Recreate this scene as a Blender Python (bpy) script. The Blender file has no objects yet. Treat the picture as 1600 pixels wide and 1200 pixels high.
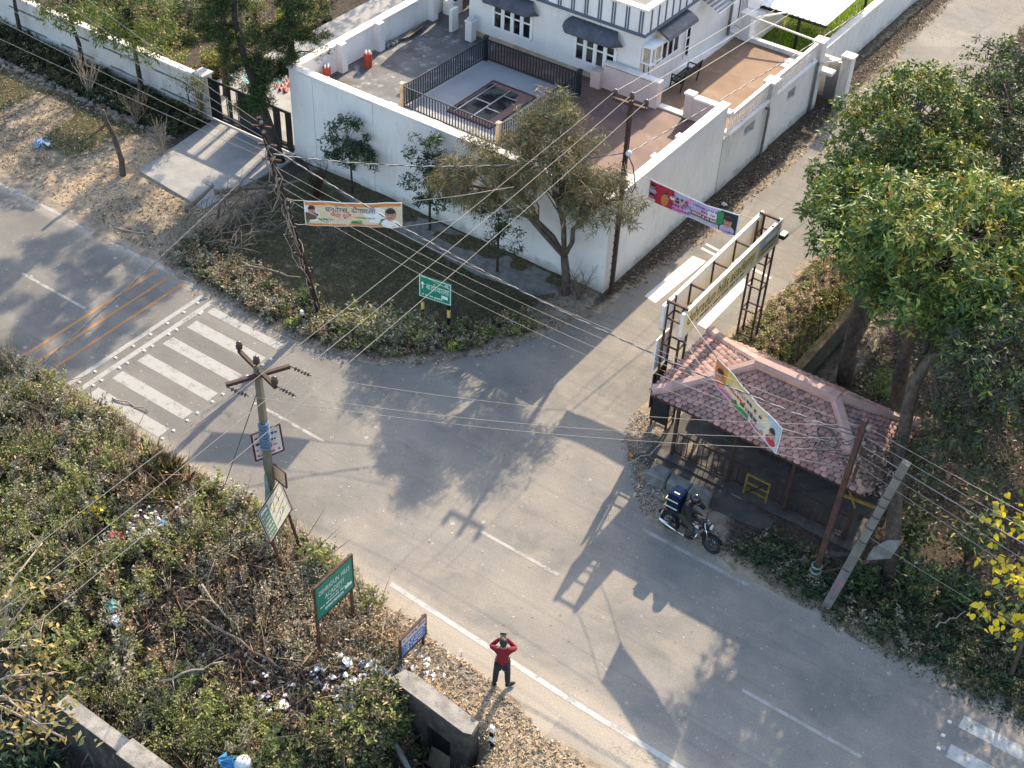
import bpy, bmesh, math, random
import numpy as np
from mathutils import Vector, Matrix

# ------------------------------------------------------------------ camera, sky, sun, exposure
S = bpy.context.scene
C = S.collection
cam_d = bpy.data.cameras.new('camera')
cam = bpy.data.objects.new('camera', cam_d)
C.objects.link(cam)
R_ = Vector((0.8141388, 0.5795060, 0.0367525))
U_ = Vector((-0.4053138, 0.5218143, 0.7506201))
F_ = Vector((-0.4158109, 0.6260052, -0.6597111))
m = Matrix(((R_.x, U_.x, -F_.x, 0), (R_.y, U_.y, -F_.y, 0), (R_.z, U_.z, -F_.z, 26.6), (0, 0, 0, 1)))
cam.matrix_world = m
cam_d.sensor_width = 36.0
cam_d.lens = 2111.32 * 36.0 / 1600.0
cam_d.clip_start = 0.1
cam_d.clip_end = 3000
S.camera = cam

AZ, EL = math.radians(102.0), math.radians(32.0)
W = bpy.data.worlds.new('World')
S.world = W
W.use_nodes = True
nt = W.node_tree
nt.nodes.clear()
sky = nt.nodes.new('ShaderNodeTexSky')
sky.sky_type = 'NISHITA'
sky.sun_disc = False
sky.sun_elevation = EL
sky.sun_rotation = math.radians(-12.0)
sky.air_density = 1.1
sky.dust_density = 1.6
bg = nt.nodes.new('ShaderNodeBackground')
bg.inputs['Strength'].default_value = 0.15
wo = nt.nodes.new('ShaderNodeOutputWorld')
nt.links.new(sky.outputs[0], bg.inputs[0])
nt.links.new(bg.outputs[0], wo.inputs[0])

sun_d = bpy.data.lights.new('sun', 'SUN')
sun_d.energy = 3.2
sun_d.angle = math.radians(0.55)
sun_d.color = (1.0, 0.85, 0.64)
sun = bpy.data.objects.new('sun', sun_d)
C.objects.link(sun)
SUNV = Vector((math.cos(AZ) * math.cos(EL), math.sin(AZ) * math.cos(EL), math.sin(EL)))
sun.rotation_mode = 'QUATERNION'
sun.rotation_quaternion = SUNV.to_track_quat('Z', 'Y')
sun.location = (0, 60, 60)

S.view_settings.view_transform = 'Standard'
S.view_settings.look = 'None'
S.view_settings.exposure = 1.65
S.view_settings.gamma = 1.0
S.render.engine = 'CYCLES'
S.cycles.max_bounces = 6
S.cycles.transparent_max_bounces = 6
S.cycles.use_denoising = True

random.seed(7)
rng = np.random.default_rng(11)

# ------------------------------------------------------------------ materials
MAT = {}

def lin(c):
    return c if len(c) == 4 else (c[0], c[1], c[2], 1.0)

class NT:
    def __init__(self, name, rough=0.8, spec=0.3, metal=0.0):
        self.m = bpy.data.materials.new(name)
        self.m.use_nodes = True
        self.t = self.m.node_tree
        self.b = self.t.nodes['Principled BSDF']
        self.b.inputs['Roughness'].default_value = rough
        self.b.inputs['Specular IOR Level'].default_value = spec
        self.b.inputs['Metallic'].default_value = metal
        self.geo = None
    def n(self, typ, **kw):
        nd = self.t.nodes.new(typ)
        for k, v in kw.items():
            setattr(nd, k, v)
        return nd
    def l(self, a, b):
        self.t.links.new(a, b)
    def pos(self):
        if self.geo is None:
            self.geo = self.n('ShaderNodeNewGeometry')
        return self.geo.outputs['Position']
    def noise(self, scale, detail=4.0, rough=0.55, vec=None, dist=0.0):
        nd = self.n('ShaderNodeTexNoise')
        nd.inputs['Scale'].default_value = scale
        nd.inputs['Detail'].default_value = detail
        nd.inputs['Roughness'].default_value = rough
        nd.inputs['Distortion'].default_value = dist
        self.l(vec if vec is not None else self.pos(), nd.inputs['Vector'])
        return nd.outputs[0]
    def vor(self, scale, vec=None, feature='F1', out='Distance'):
        nd = self.n('ShaderNodeTexVoronoi', feature=feature)
        nd.inputs['Scale'].default_value = scale
        self.l(vec if vec is not None else self.pos(), nd.inputs['Vector'])
        return nd.outputs[out]
    def ramp(self, f, a, b, lo=0.0, hi=1.0):
        nd = self.n('ShaderNodeMapRange')
        nd.interpolation_type = 'SMOOTHSTEP'
        self.l(f, nd.inputs['Value'])
        nd.inputs['From Min'].default_value = a
        nd.inputs['From Max'].default_value = b
        nd.inputs['To Min'].default_value = lo
        nd.inputs['To Max'].default_value = hi
        return nd.outputs[0]
    def mix(self, f, a, b, blend='MIX'):
        nd = self.n('ShaderNodeMix', data_type='RGBA', blend_type=blend)
        if isinstance(f, (int, float)):
            nd.inputs['Factor'].default_value = f
        else:
            self.l(f, nd.inputs['Factor'])
        for s, v in ((6, a), (7, b)):
            if isinstance(v, (tuple, list)):
                nd.inputs[s].default_value = lin(v)
            else:
                self.l(v, nd.inputs[s])
        return nd.outputs[2]
    def math(self, op, a, b=None):
        nd = self.n('ShaderNodeMath', operation=op)
        for i, v in enumerate((a, b)):
            if v is None:
                continue
            if isinstance(v, (int, float)):
                nd.inputs[i].default_value = v
            else:
                self.l(v, nd.inputs[i])
        return nd.outputs[0]
    def island(self):
        if self.geo is None:
            self.geo = self.n('ShaderNodeNewGeometry')
        return self.geo.outputs['Random Per Island']
    def color(self, c):
        if isinstance(c, (tuple, list)):
            self.b.inputs['Base Color'].default_value = lin(c)
        else:
            self.l(c, self.b.inputs['Base Color'])
    def bump(self, f, strength=0.3, dist=0.02):
        nd = self.n('ShaderNodeBump')
        nd.inputs['Strength'].default_value = strength
        nd.inputs['Distance'].default_value = dist
        self.l(f, nd.inputs['Height'])
        self.l(nd.outputs[0], self.b.inputs['Normal'])
    def done(self, key):
        MAT[key] = self.m
        return self.m

def plain(key, c, rough=0.6, metal=0.0, spec=0.4, vary=0.25, scale=3.0, dirt=None, fine=40.0, bump=0.15, bd=0.01):
    """colour with broad patches, optional dirt colour in noisy streaks, fine grain bump"""
    n = NT(key, rough, spec, metal)
    dk = tuple(x * (1 - vary) for x in c)
    col = n.mix(n.ramp(n.noise(scale, 5), 0.3, 0.7), dk, c)
    if dirt:
        v = n.n('ShaderNodeMapping')
        v.inputs['Scale'].default_value = (1.0, 1.0, 0.35)
        n.l(n.pos(), v.inputs['Vector'])
        f = n.ramp(n.noise(scale * 1.7, 6, 0.65, v.outputs[0]), 0.52, 0.75, 0.0, 0.75)
        col = n.mix(f, col, dirt)
    n.color(col)
    n.bump(n.noise(fine, 3), bump, bd)
    return n.done(key)

def wall_mat(key, c, dirt, damp, amount):
    n = NT(key, 0.88, 0.25)
    dk = tuple(x * 0.88 for x in c)
    col = n.mix(n.ramp(n.noise(0.8, 6), 0.3, 0.7), dk, c)
    mp = n.n('ShaderNodeMapping')
    mp.inputs['Scale'].default_value = (7.0, 7.0, 1.1)
    n.l(n.pos(), mp.inputs['Vector'])
    st = n.math('ADD', n.noise(1.0, 5, 0.6, mp.outputs[0]), n.math('MULTIPLY', n.noise(0.7, 3), 0.35))
    col = n.mix(n.ramp(n.math('ADD', st, n.math('MULTIPLY', n.math('SUBTRACT', n.noise(0.45, 3), 0.5), 0.7)), 0.70, 0.98, 0, amount * .75), col, dirt)
    col = n.mix(n.ramp(n.noise(2.6, 7, 0.7), 0.60, 0.72, 0, amount * 0.8), col, dirt)
    sp = n.n('ShaderNodeSeparateXYZ')
    n.l(n.pos(), sp.inputs[0])
    foot = n.math('ADD', n.ramp(sp.outputs['Z'], 0.9, -0.1), n.math('MULTIPLY', n.math('SUBTRACT', n.noise(2.2, 6, 0.7), 0.5), 1.6))
    col = n.mix(n.ramp(foot, 0.45, 1.1, 0, 0.75), col, damp)
    n.color(col)
    n.bump(n.math('ADD', n.noise(60, 3), n.math('MULTIPLY', n.noise(3, 4), 1.2)), 0.2, 0.012)
    return n.done(key)
wall_mat('white_wall', (0.72, 0.685, 0.645), (0.47, 0.44, 0.40), (0.29, 0.25, 0.205), 0.62)
wall_mat('wall_old', (0.58, 0.55, 0.515), (0.33, 0.30, 0.26), (0.25, 0.21, 0.17), 0.85)
plain('coping', (0.72, 0.66, 0.60), 0.85, vary=0.12, scale=2.0, dirt=(0.45, 0.38, 0.32))
plain('pink_plaster', (0.60, 0.46, 0.41), 0.85, vary=0.1, scale=2.0, dirt=(0.45, 0.34, 0.30))
plain('ochre_base', (0.50, 0.38, 0.25), 0.9, vary=0.3, scale=3.0)
plain('slate_paint', (0.085, 0.115, 0.15), 0.55, vary=0.2, scale=4)
plain('awning', (0.075, 0.08, 0.095), 0.6, vary=0.3, scale=3, dirt=(0.14, 0.135, 0.13))
plain('frame_white', (0.75, 0.74, 0.72), 0.55, vary=0.08, scale=6)
plain('black_iron', (0.018, 0.022, 0.026), 0.45, vary=0.3, scale=5, metal=0.3)
plain('rail_iron', (0.022, 0.03, 0.036), 0.5, vary=0.3, scale=6, metal=0.2)
plain('rust', (0.085, 0.042, 0.028), 0.8, vary=0.5, scale=6, dirt=(0.17, 0.085, 0.05), metal=0.2)
plain('rust_dark', (0.05, 0.024, 0.018), 0.75, vary=0.4, scale=7, dirt=(0.11, 0.05, 0.032))
plain('rust_red', (0.090, 0.040, 0.031), 0.8, vary=0.45, scale=5, dirt=(0.06, 0.04, 0.035))
plain('steel', (0.34, 0.36, 0.38), 0.35, vary=0.15, scale=8, metal=0.8)
plain('chrome', (0.55, 0.56, 0.58), 0.2, vary=0.05, scale=8, metal=1.0, bump=0.0)
plain('concrete', (0.36, 0.35, 0.33), 0.92, vary=0.25, scale=1.5, dirt=(0.20, 0.19, 0.175), fine=35, bump=0.3)
plain('apron_concrete', (0.30, 0.285, 0.26), 0.92, vary=0.22, scale=1.6, dirt=(0.20, 0.19, 0.172), fine=50)
plain('mossy_concrete', (0.30, 0.27, 0.23), 0.95, vary=0.4, scale=3, dirt=(0.07, 0.066, 0.05), fine=25, bump=0.5, bd=0.03)
plain('pole_concrete', (0.15, 0.13, 0.092), 0.95, vary=0.25, scale=3, dirt=(0.10, 0.10, 0.07), fine=40, bump=0.35)
plain('pole_grey', (0.165, 0.155, 0.135), 0.95, vary=0.3, scale=3, dirt=(0.13, 0.13, 0.115), fine=40, bump=0.35)
plain('deck_dark', (0.105, 0.10, 0.10), 0.65, vary=0.45, scale=1.5, dirt=(0.36, 0.355, 0.35), fine=30)
plain('dark_floor', (0.085, 0.075, 0.066), 0.9, vary=0.4, scale=2, dirt=(0.16, 0.14, 0.12), fine=30, bump=0.3)
plain('moss_and_shade', (0.060, 0.052, 0.042), 0.95, vary=0.5, scale=3, dirt=(0.16, 0.14, 0.115), fine=25, bump=0.6, bd=0.03)  # dark mossy masonry; also the shaded sides and the shade between tiles
plain('court_floor', (0.27, 0.265, 0.265), 0.7, vary=0.12, scale=0.8, dirt=(0.34, 0.335, 0.335), fine=30)
plain('terracotta_floor', (0.165, 0.092, 0.070), 0.75, vary=0.35, scale=0.9, dirt=(0.27, 0.19, 0.15), fine=30)
plain('yard_floor', (0.225, 0.135, 0.08), 0.85, vary=0.3, scale=0.7, dirt=(0.28, 0.20, 0.14), fine=30)
plain('roof_screed', (0.20, 0.19, 0.175), 0.9, vary=0.2, scale=0.7, dirt=(0.2, 0.2, 0.19))
plain('porcelain', (0.55, 0.55, 0.55), 0.25, vary=0.05, bump=0)
plain('porcelain_dark', (0.07, 0.05, 0.045), 0.25, vary=0.2, bump=0)
plain('red_plastic', (0.42, 0.055, 0.03), 0.5, vary=0.25, scale=6)
plain('yellow_paint', (0.22, 0.135, 0.03), 0.7, vary=0.5, scale=8, dirt=(0.07, 0.045, 0.025))
plain('dead_wood', (0.20, 0.155, 0.115), 0.9, vary=0.4, scale=8, dirt=(0.09, 0.07, 0.055))
plain('pale_twig', (0.34, 0.27, 0.20), 0.9, vary=0.3, scale=9)
plain('bark', (0.115, 0.085, 0.065), 0.95, vary=0.5, scale=6, dirt=(0.20, 0.17, 0.14), fine=30, bump=0.7, bd=0.04)
plain('bark_dark', (0.05, 0.04, 0.033), 0.95, vary=0.4, scale=6, dirt=(0.10, 0.085, 0.07), fine=30, bump=0.7, bd=0.04)
plain('rubber', (0.016, 0.016, 0.017), 0.75, vary=0.2, scale=10)
plain('black_paint', (0.012, 0.012, 0.014), 0.3, vary=0.1, scale=8, spec=0.5)
plain('engine_grey', (0.12, 0.12, 0.125), 0.5, vary=0.3, scale=20, metal=0.6)
plain('seat_vinyl', (0.02, 0.02, 0.022), 0.55, vary=0.2)
plain('headlamp_glass', (0.5, 0.52, 0.55), 0.1, vary=0.05, bump=0)
plain('navy_fabric', (0.008, 0.018, 0.055), 0.9, spec=0.08, vary=0.25, scale=10)
plain('reflective', (0.62, 0.58, 0.30), 0.5, vary=0.1, scale=10)
plain('black_fabric', (0.014, 0.014, 0.016), 0.85, vary=0.3, scale=12)
plain('dark_trousers', (0.018, 0.02, 0.026), 0.85, vary=0.3, scale=12)
plain('khaki_trousers', (0.045, 0.04, 0.03), 0.85, vary=0.3, scale=12)
plain('red_fabric', (0.17, 0.006, 0.012), 0.85, vary=0.25, scale=12)
plain('skin', (0.26, 0.135, 0.085), 0.6, vary=0.1, scale=12)
plain('hair', (0.012, 0.010, 0.009), 0.6, vary=0.2, scale=30)
plain('helmet_black', (0.012, 0.012, 0.013), 0.18, vary=0.05, spec=0.6, bump=0)
plain('paint_white', (0.72, 0.71, 0.68), 0.7, vary=0.08, scale=10)
plain('sign_green', (0.010, 0.215, 0.115), 0.45, vary=0.12, scale=3)
plain('sign_teal', (0.010, 0.19, 0.115), 0.45, vary=0.12, scale=3)
plain('sign_blue', (0.10, 0.16, 0.36), 0.5, vary=0.2, scale=5)
plain('sign_yellow', (0.90, 0.72, 0.36), 0.55, vary=0.06, scale=2.5, dirt=(0.82, 0.70, 0.42))
plain('print_cream', (0.66, 0.52, 0.33), 0.6, vary=0.1, scale=3)
plain('print_saffron', (0.62, 0.22, 0.06), 0.6, vary=0.15, scale=4)
plain('print_green', (0.03, 0.24, 0.08), 0.6, vary=0.15, scale=4)
plain('print_red', (0.50, 0.03, 0.045), 0.6, vary=0.2, scale=5)
plain('print_pink', (0.62, 0.24, 0.36), 0.6, vary=0.15, scale=5)
plain('print_yellow', (0.62, 0.45, 0.12), 0.6, vary=0.15, scale=4)
plain('print_lilac', (0.48, 0.40, 0.56), 0.6, vary=0.15, scale=4)
plain('print_sky', (0.36, 0.46, 0.52), 0.6, vary=0.15, scale=3)
plain('print_navy', (0.05, 0.05, 0.17), 0.6, vary=0.15)
plain('print_magenta', (0.42, 0.06, 0.22), 0.6, vary=0.15)
plain('print_brown', (0.13, 0.075, 0.05), 0.6, vary=0.2)
plain('print_skin', (0.46, 0.24, 0.16), 0.6, vary=0.12)
plain('print_black', (0.03, 0.028, 0.03), 0.6, vary=0.2)
plain('print_olive', (0.10, 0.115, 0.045), 0.6, vary=0.2, scale=5)
plain('map_pale', (0.56, 0.52, 0.40), 0.6, vary=0.2, scale=4, dirt=(0.36, 0.36, 0.22))
plain('board_cream', (0.56, 0.52, 0.48), 0.6, vary=0.15, scale=3)
plain('maroon_paint', (0.075, 0.018, 0.018), 0.6, vary=0.3, scale=6)
plain('board_teal', (0.10, 0.20, 0.17), 0.6, vary=0.25, scale=4, dirt=(0.24, 0.28, 0.22))
plain('stripe_amber', (0.50, 0.27, 0.11), 0.7, vary=0.2, scale=6)
plain('teal_tarp', (0.16, 0.36, 0.31), 0.6, vary=0.25, scale=2)
plain('sunlit_concrete', (0.58, 0.47, 0.34), 0.8, vary=0.15, scale=2)  # concrete colour as the sun lights it, laid as a sheet
plain('blue_plastic', (0.05, 0.26, 0.48), 0.45, vary=0.2, scale=5)
plain('white_plastic', (0.66, 0.67, 0.68), 0.45, vary=0.15, scale=12)
plain('faded_red', (0.30, 0.055, 0.06), 0.55, vary=0.2, scale=8)
plain('mint_plastic', (0.25, 0.42, 0.34), 0.5, vary=0.2, scale=8)
plain('blue_cloth', (0.11, 0.16, 0.23), 0.9, vary=0.4, scale=25, dirt=(0.40, 0.42, 0.42))
plain('green_cloth', (0.16, 0.23, 0.19), 0.85, vary=0.3, scale=10)
plain('shed_white', (0.72, 0.71, 0.69), 0.5, vary=0.08, scale=1.5)
plain('wire_grey', (0.24, 0.21, 0.18), 0.5, vary=0.2, scale=4, bump=0)
plain('wire_dark', (0.05, 0.05, 0.055), 0.6, vary=0.2, scale=4, bump=0)
plain('wire_pale', (0.34, 0.30, 0.265), 0.5, vary=0.15, scale=4, bump=0)
plain('rubble_brown', (0.26, 0.21, 0.165), 0.95, vary=0.45, scale=5, dirt=(0.14, 0.12, 0.10), fine=25, bump=0.5, bd=0.03)
plain('moss_top', (0.22, 0.15, 0.07), 0.95, vary=0.5, scale=4, dirt=(0.10, 0.085, 0.04), fine=25, bump=0.6, bd=0.04)
plain('stud_white', (0.70, 0.62, 0.55), 0.5, vary=0.15, scale=20)
plain('stone', (0.21, 0.20, 0.18), 0.95, vary=0.4, scale=4, dirt=(0.09, 0.085, 0.08), fine=25, bump=0.5, bd=0.03)
plain('hole_shade', (0.012, 0.011, 0.010), 0.95, vary=0.2)  # near-black colour standing in for the shade inside openings
plain('roof_ridge', (0.42, 0.27, 0.225), 0.85, vary=0.25, scale=2.5, dirt=(0.24, 0.18, 0.16))

n = NT('glass_dark', 0.5, 0.05)
n.color(n.mix(n.ramp(n.noise(1.6, 3), 0.42, 0.62), (0.008, 0.009, 0.010), (0.075, 0.07, 0.062)))
n.done('glass_dark')

n = NT('tiles', 0.8, 0.25)
c1 = n.mix(n.island(), (0.215, 0.112, 0.094), (0.42, 0.245, 0.21))
c1 = n.mix(n.ramp(n.math('FRACT', n.math('MULTIPLY', n.island(), 23.7)), 0.88, 0.92, 0, 0.7), c1, (0.12, 0.085, 0.075))
c1 = n.mix(n.ramp(n.noise(1.1, 5), 0.45, 0.7, 0, 0.7), c1, (0.17, 0.135, 0.12))
n.color(n.mix(n.ramp(n.noise(9, 4), 0.55, 0.8, 0, 0.6), c1, (0.46, 0.37, 0.31)))
n.bump(n.noise(45, 3), 0.25, 0.01)
n.done('tiles')

n = NT('brick_inlay', 0.7, 0.3)
br = n.n('ShaderNodeTexBrick')
br.inputs['Scale'].default_value = 7.0
br.inputs['Color1'].default_value = (0.12, 0.028, 0.022, 1)
br.inputs['Color2'].default_value = (0.19, 0.055, 0.042, 1)
br.inputs['Mortar'].default_value = (0.20, 0.13, 0.115, 1)
br.inputs['Mortar Size'].default_value = 0.05
n.l(n.pos(), br.inputs['Vector'])
n.color(br.outputs[0])
n.done('brick_inlay')

def asphalt(key, dusty, mark=None, grey=1.0):
    n = NT(key, 0.9, 0.25)
    dark = (0.150, 0.139, 0.124)
    mid = (0.222, 0.203, 0.176)
    tan = (0.35, 0.295, 0.225)
    col = n.mix(n.ramp(n.noise(0.35, 5, 0.6), 0.3, 0.72), dark, mid)
    col = n.mix(n.ramp(n.noise(0.9, 6, 0.65, dist=1.0), 0.46, 0.74, 0, dusty), col, tan)
    sx0 = n.n('ShaderNodeSeparateXYZ')
    n.l(n.pos(), sx0.inputs[0])
    clean = n.ramp(n.math('ADD', sx0.outputs['X'], n.math('MULTIPLY', n.noise(0.35, 4), 6.0)), -11.0, -19.5)
    col = n.mix(n.math('MULTIPLY', clean, 0.62), col, n.mix(n.ramp(n.noise(0.8, 5), 0.3, 0.7), (0.108, 0.100, 0.088), (0.152, 0.139, 0.121)))
    dusted = n.math('MULTIPLY', n.math('SUBTRACT', 1.0, clean), n.ramp(n.noise(0.5, 5, 0.6), 0.30, 0.70))
    col = n.mix(n.math('MULTIPLY', dusted, 0.55), col, (0.335, 0.285, 0.222))
    # paler wheel paths running along the road
    mp = n.n('ShaderNodeMapping')
    mp.inputs['Scale'].default_value = (0.06, 0.85, 1.0)
    n.l(n.pos(), mp.inputs['Vector'])
    col = n.mix(n.ramp(n.noise(1.0, 3, 0.5, mp.outputs[0]), 0.45, 0.7, 0, 0.28), col, (0.30, 0.268, 0.222))
    if not mark:
        sp = n.n('ShaderNodeSeparateXYZ')
        n.l(n.pos(), sp.inputs[0])
        y = sp.outputs['Y']
        jm = n.math('MULTIPLY', n.ramp(sp.outputs['X'], -23.5, -21.0), n.ramp(sp.outputs['X'], -8.5, -11.0))
        far = n.math('MULTIPLY', n.ramp(y, 21.9, 23.3), n.math('SUBTRACT', 1.0, jm))
        e = n.math('ADD', n.ramp(y, 17.9, 16.7), far)
        e = n.math('ADD', e, n.math('MULTIPLY', n.noise(1.6, 5), 0.6))
        col = n.mix(n.ramp(e, 0.55, 1.3, 0, 0.85), col, (0.40, 0.335, 0.255))
        # pale spat marks, sparse
        vd = n.vor(1.5)
        vc = n.vor(1.5, out='Color')
        sx = n.n('ShaderNodeSeparateXYZ')
        n.l(vc, sx.inputs[0])
        spot = n.math('MULTIPLY', n.ramp(n.math('ADD', vd, n.math('MULTIPLY', n.noise(18, 3), 0.12)), 0.17, 0.14), n.ramp(sx.outputs[0], 0.78, 0.80))
        col = n.mix(n.math('MULTIPLY', spot, 0.5), col, (0.50, 0.47, 0.42))
        vd2 = n.vor(5.5)
        vc2 = n.vor(5.5, out='Color')
        s2 = n.n('ShaderNodeSeparateXYZ')
        n.l(vc2, s2.inputs[0])
        spot2 = n.math('MULTIPLY', n.ramp(vd2, 0.22, 0.15), n.ramp(s2.outputs[0], 0.90, 0.92))
        col = n.mix(n.math('MULTIPLY', spot2, 0.35), col, (0.50, 0.47, 0.42))
        # dark oil stains
        col = n.mix(n.ramp(n.noise(2.3, 3, 0.5), 0.70, 0.78, 0, 0.5), col, (0.10, 0.095, 0.09))
        # cracks: contour lines of a slow noise, broken up
        c_ = n.math('ABSOLUTE', n.math('SUBTRACT', n.noise(0.42, 9, 0.62), 0.5))
        f = n.math('MULTIPLY', n.ramp(c_, 0.0042, 0.0012), n.ramp(n.noise(0.23, 2), 0.50, 0.60))
        c2_ = n.math('ABSOLUTE', n.math('SUBTRACT', n.noise(0.9, 9, 0.6, dist=0.6), 0.48))
        f2 = n.math('MULTIPLY', n.ramp(c2_, 0.004, 0.001), n.ramp(n.noise(0.31, 2), 0.60, 0.66))
        col = n.mix(n.math('MULTIPLY', n.math('ADD', f, f2), 0.6), col, (0.055, 0.05, 0.045))
        # fine streaks rubbed along the road by tyres
        m2 = n.n('ShaderNodeMapping')
        m2.inputs['Scale'].default_value = (0.10, 5.0, 1.0)
        n.l(n.pos(), m2.inputs['Vector'])
        col = n.mix(n.ramp(n.noise(1.0, 4, 0.6, m2.outputs[0]), 0.50, 0.72, 0, 0.30), col, (0.115, 0.106, 0.094))
        # repaired patches with a hard outline
        pv = n.vor(0.16, out='Color')
        ps = n.n('ShaderNodeSeparateXYZ')
        n.l(pv, ps.inputs[0])
        col = n.mix(n.ramp(ps.outputs[0], 0.80, 0.81, 0, 0.22), col, (0.10, 0.093, 0.084))
    g = n.noise(24, 4, 0.8)
    col = n.mix(n.ramp(g, 0.38, 0.66, 0, 1.0), n.mix(0.34, col, (0.07, 0.065, 0.06), 'MIX'), col) if not mark else col
    col = n.mix(n.ramp(n.noise(70, 2), 0.58, 0.7, 0, 0.4), col, (0.46, 0.43, 0.39))
    if mark:
        worn = n.math('ADD', n.noise(3.0, 6, 0.7), n.math('MULTIPLY', n.noise(22, 4), 0.45))
        f = n.ramp(worn, mark[1], mark[1] + 0.22)
        col = n.mix(f, mark[0], col)
    sy = n.n('ShaderNodeSeparateXYZ')
    n.l(n.pos(), sy.inputs[0])
    lane = n.ramp(n.math('ADD', sy.outputs['Y'], n.math('MULTIPLY', n.noise(0.5, 4), 4.0)), 25.0, 31.0)
    if not mark:
        col = n.mix(lane, col, n.mix(1.0, col, (0.93, 0.935, 0.94), 'MULTIPLY'))
    n.color(col)
    n.bump(n.math('ADD', n.noise(55, 3), n.math('MULTIPLY', n.noise(2, 4), 1.5)), 0.35, 0.015)
    return n.done(key)

asphalt('asphalt', 0.55)
asphalt('mark_lane', 0.3, ((0.56, 0.54, 0.50), 0.86))
asphalt('mark_white', 0.5, ((0.31, 0.295, 0.265), 0.72))
asphalt('mark_white_worn', 0.5, ((0.34, 0.32, 0.285), 0.64))
asphalt('mark_bright', 0.5, ((0.42, 0.40, 0.36), 0.70))
asphalt('mark_orange', 0.5, ((0.33, 0.17, 0.075), 0.80))

# ground: bare sand, dry straw, green, dark litter chosen by a painted-on cover map (what lies there, plus pit shade painted as soil)
n = NT('ground', 0.97, 0.1)
at = n.n('ShaderNodeVertexColor')
at.layer_name = 'cover'
sep = n.n('ShaderNodeSeparateColor')
n.l(at.outputs[0], sep.inputs[0])
br1 = n.math('MULTIPLY', n.math('SUBTRACT', n.noise(2.2, 7, 0.65), 0.5), 1.5)
br2 = n.math('MULTIPLY', n.math('SUBTRACT', n.noise(7.0, 6, 0.7), 0.5), 1.1)
sand = n.mix(n.ramp(n.noise(3, 6), 0.3, 0.7), (0.20, 0.155, 0.112), (0.34, 0.275, 0.20))
straw = n.mix(n.ramp(n.noise(16, 6, 0.8, dist=1.5), 0.33, 0.64), (0.20, 0.138, 0.088), (0.52, 0.39, 0.25))
green = n.mix(n.ramp(n.noise(9, 6, 0.7), 0.35, 0.7), (0.055, 0.052, 0.026), (0.15, 0.135, 0.062))
soil = n.mix(n.ramp(n.noise(11, 7, 0.75, dist=1.0), 0.35, 0.7), (0.035, 0.028, 0.022), (0.12, 0.095, 0.072))
col = n.mix(n.ramp(n.math('ADD', sep.outputs[0], br1), 0.35, 0.75), sand, straw)
col = n.mix(n.ramp(n.math('ADD', sep.outputs[1], br1), 0.40, 0.75), col, green)
col = n.mix(n.ramp(n.math('ADD', sep.outputs[2], br2), 0.40, 0.80), col, soil)
n.color(col)
n.bump(n.math('ADD', n.noise(9, 8, 0.75), n.math('MULTIPLY', n.noise(40, 4), 0.5)), 0.8, 0.06)
n.done('ground')

def leafmat(key, c1, c2, c3=None, trans=0.3, rough=0.45, third=0.85):
    n = NT(key, min(.8, rough + .12), 0.22)
    r = n.island()
    col = n.mix(r, c1, c2)
    if c3:
        col = n.mix(n.ramp(n.math('FRACT', n.math('MULTIPLY', r, 17.3)), third, third + 0.04), col, c3)
    n.color(col)
    tr = n.n('ShaderNodeBsdfTranslucent')
    n.l(n.mix(0.5, col, n.mix(1.0, col, (1.3, 1.25, 0.5), 'MULTIPLY')), tr.inputs[0])
    mx = n.n('ShaderNodeMixShader')
    mx.inputs[0].default_value = trans * 0.62
    out = n.t.nodes['Material Output']
    n.l(n.b.outputs[0], mx.inputs[1])
    n.l(tr.outputs[0], mx.inputs[2])
    n.l(mx.outputs[0], out.inputs[0])
    return n.done(key)

leafmat('leaf_mango', (0.036, 0.066, 0.020), (0.115, 0.185, 0.045), (0.26, 0.31, 0.065), 0.34, 0.36, 0.86)
leafmat('leaf_new', (0.22, 0.25, 0.05), (0.38, 0.33, 0.08), (0.30, 0.14, 0.05), 0.35, 0.45)
leafmat('leaf_broad', (0.038, 0.062, 0.020), (0.118, 0.175, 0.048), (0.27, 0.29, 0.07), 0.34, 0.38, 0.86)
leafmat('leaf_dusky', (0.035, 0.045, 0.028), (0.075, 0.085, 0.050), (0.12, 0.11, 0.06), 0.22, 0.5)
leafmat('leaf_feather', (0.085, 0.092, 0.048), (0.20, 0.185, 0.09), (0.32, 0.23, 0.11), 0.3, 0.55, 0.86)
leafmat('leaf_sapling', (0.022, 0.045, 0.022), (0.055, 0.085, 0.038), None, 0.22, 0.4)
leafmat('leaf_pine', (0.016, 0.032, 0.013), (0.042, 0.066, 0.022), (0.10, 0.11, 0.035), 0.12, 0.6)
leafmat('leaf_garden', (0.06, 0.105, 0.03), (0.17, 0.20, 0.055), (0.25, 0.22, 0.06), 0.32, 0.45)
leafmat('leaf_lime', (0.20, 0.24, 0.03), (0.40, 0.40, 0.05), None, 0.4, 0.5)
leafmat('leaf_yellow', (0.66, 0.46, 0.025), (0.78, 0.60, 0.05), (0.20, 0.24, 0.05), 0.4, 0.5, 0.84)
leafmat('leaf_amber', (0.20, 0.15, 0.06), (0.36, 0.27, 0.10), (0.10, 0.13, 0.06), 0.35, 0.5, 0.7)
leafmat('weed_green', (0.090, 0.112, 0.032), (0.285, 0.300, 0.085), (0.40, 0.34, 0.16), 0.34, 0.6, 0.80)
leafmat('weed_dark', (0.032, 0.044, 0.020), (0.105, 0.112, 0.045), (0.22, 0.18, 0.11), 0.25, 0.6, 0.85)
leafmat('weed_grey', (0.115, 0.110, 0.068), (0.27, 0.245, 0.160), (0.46, 0.39, 0.28), 0.25, 0.7, 0.78)
leafmat('weed_brown', (0.085, 0.052, 0.031), (0.26, 0.165, 0.098), (0.42, 0.30, 0.19), 0.2, 0.7, 0.75)
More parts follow.
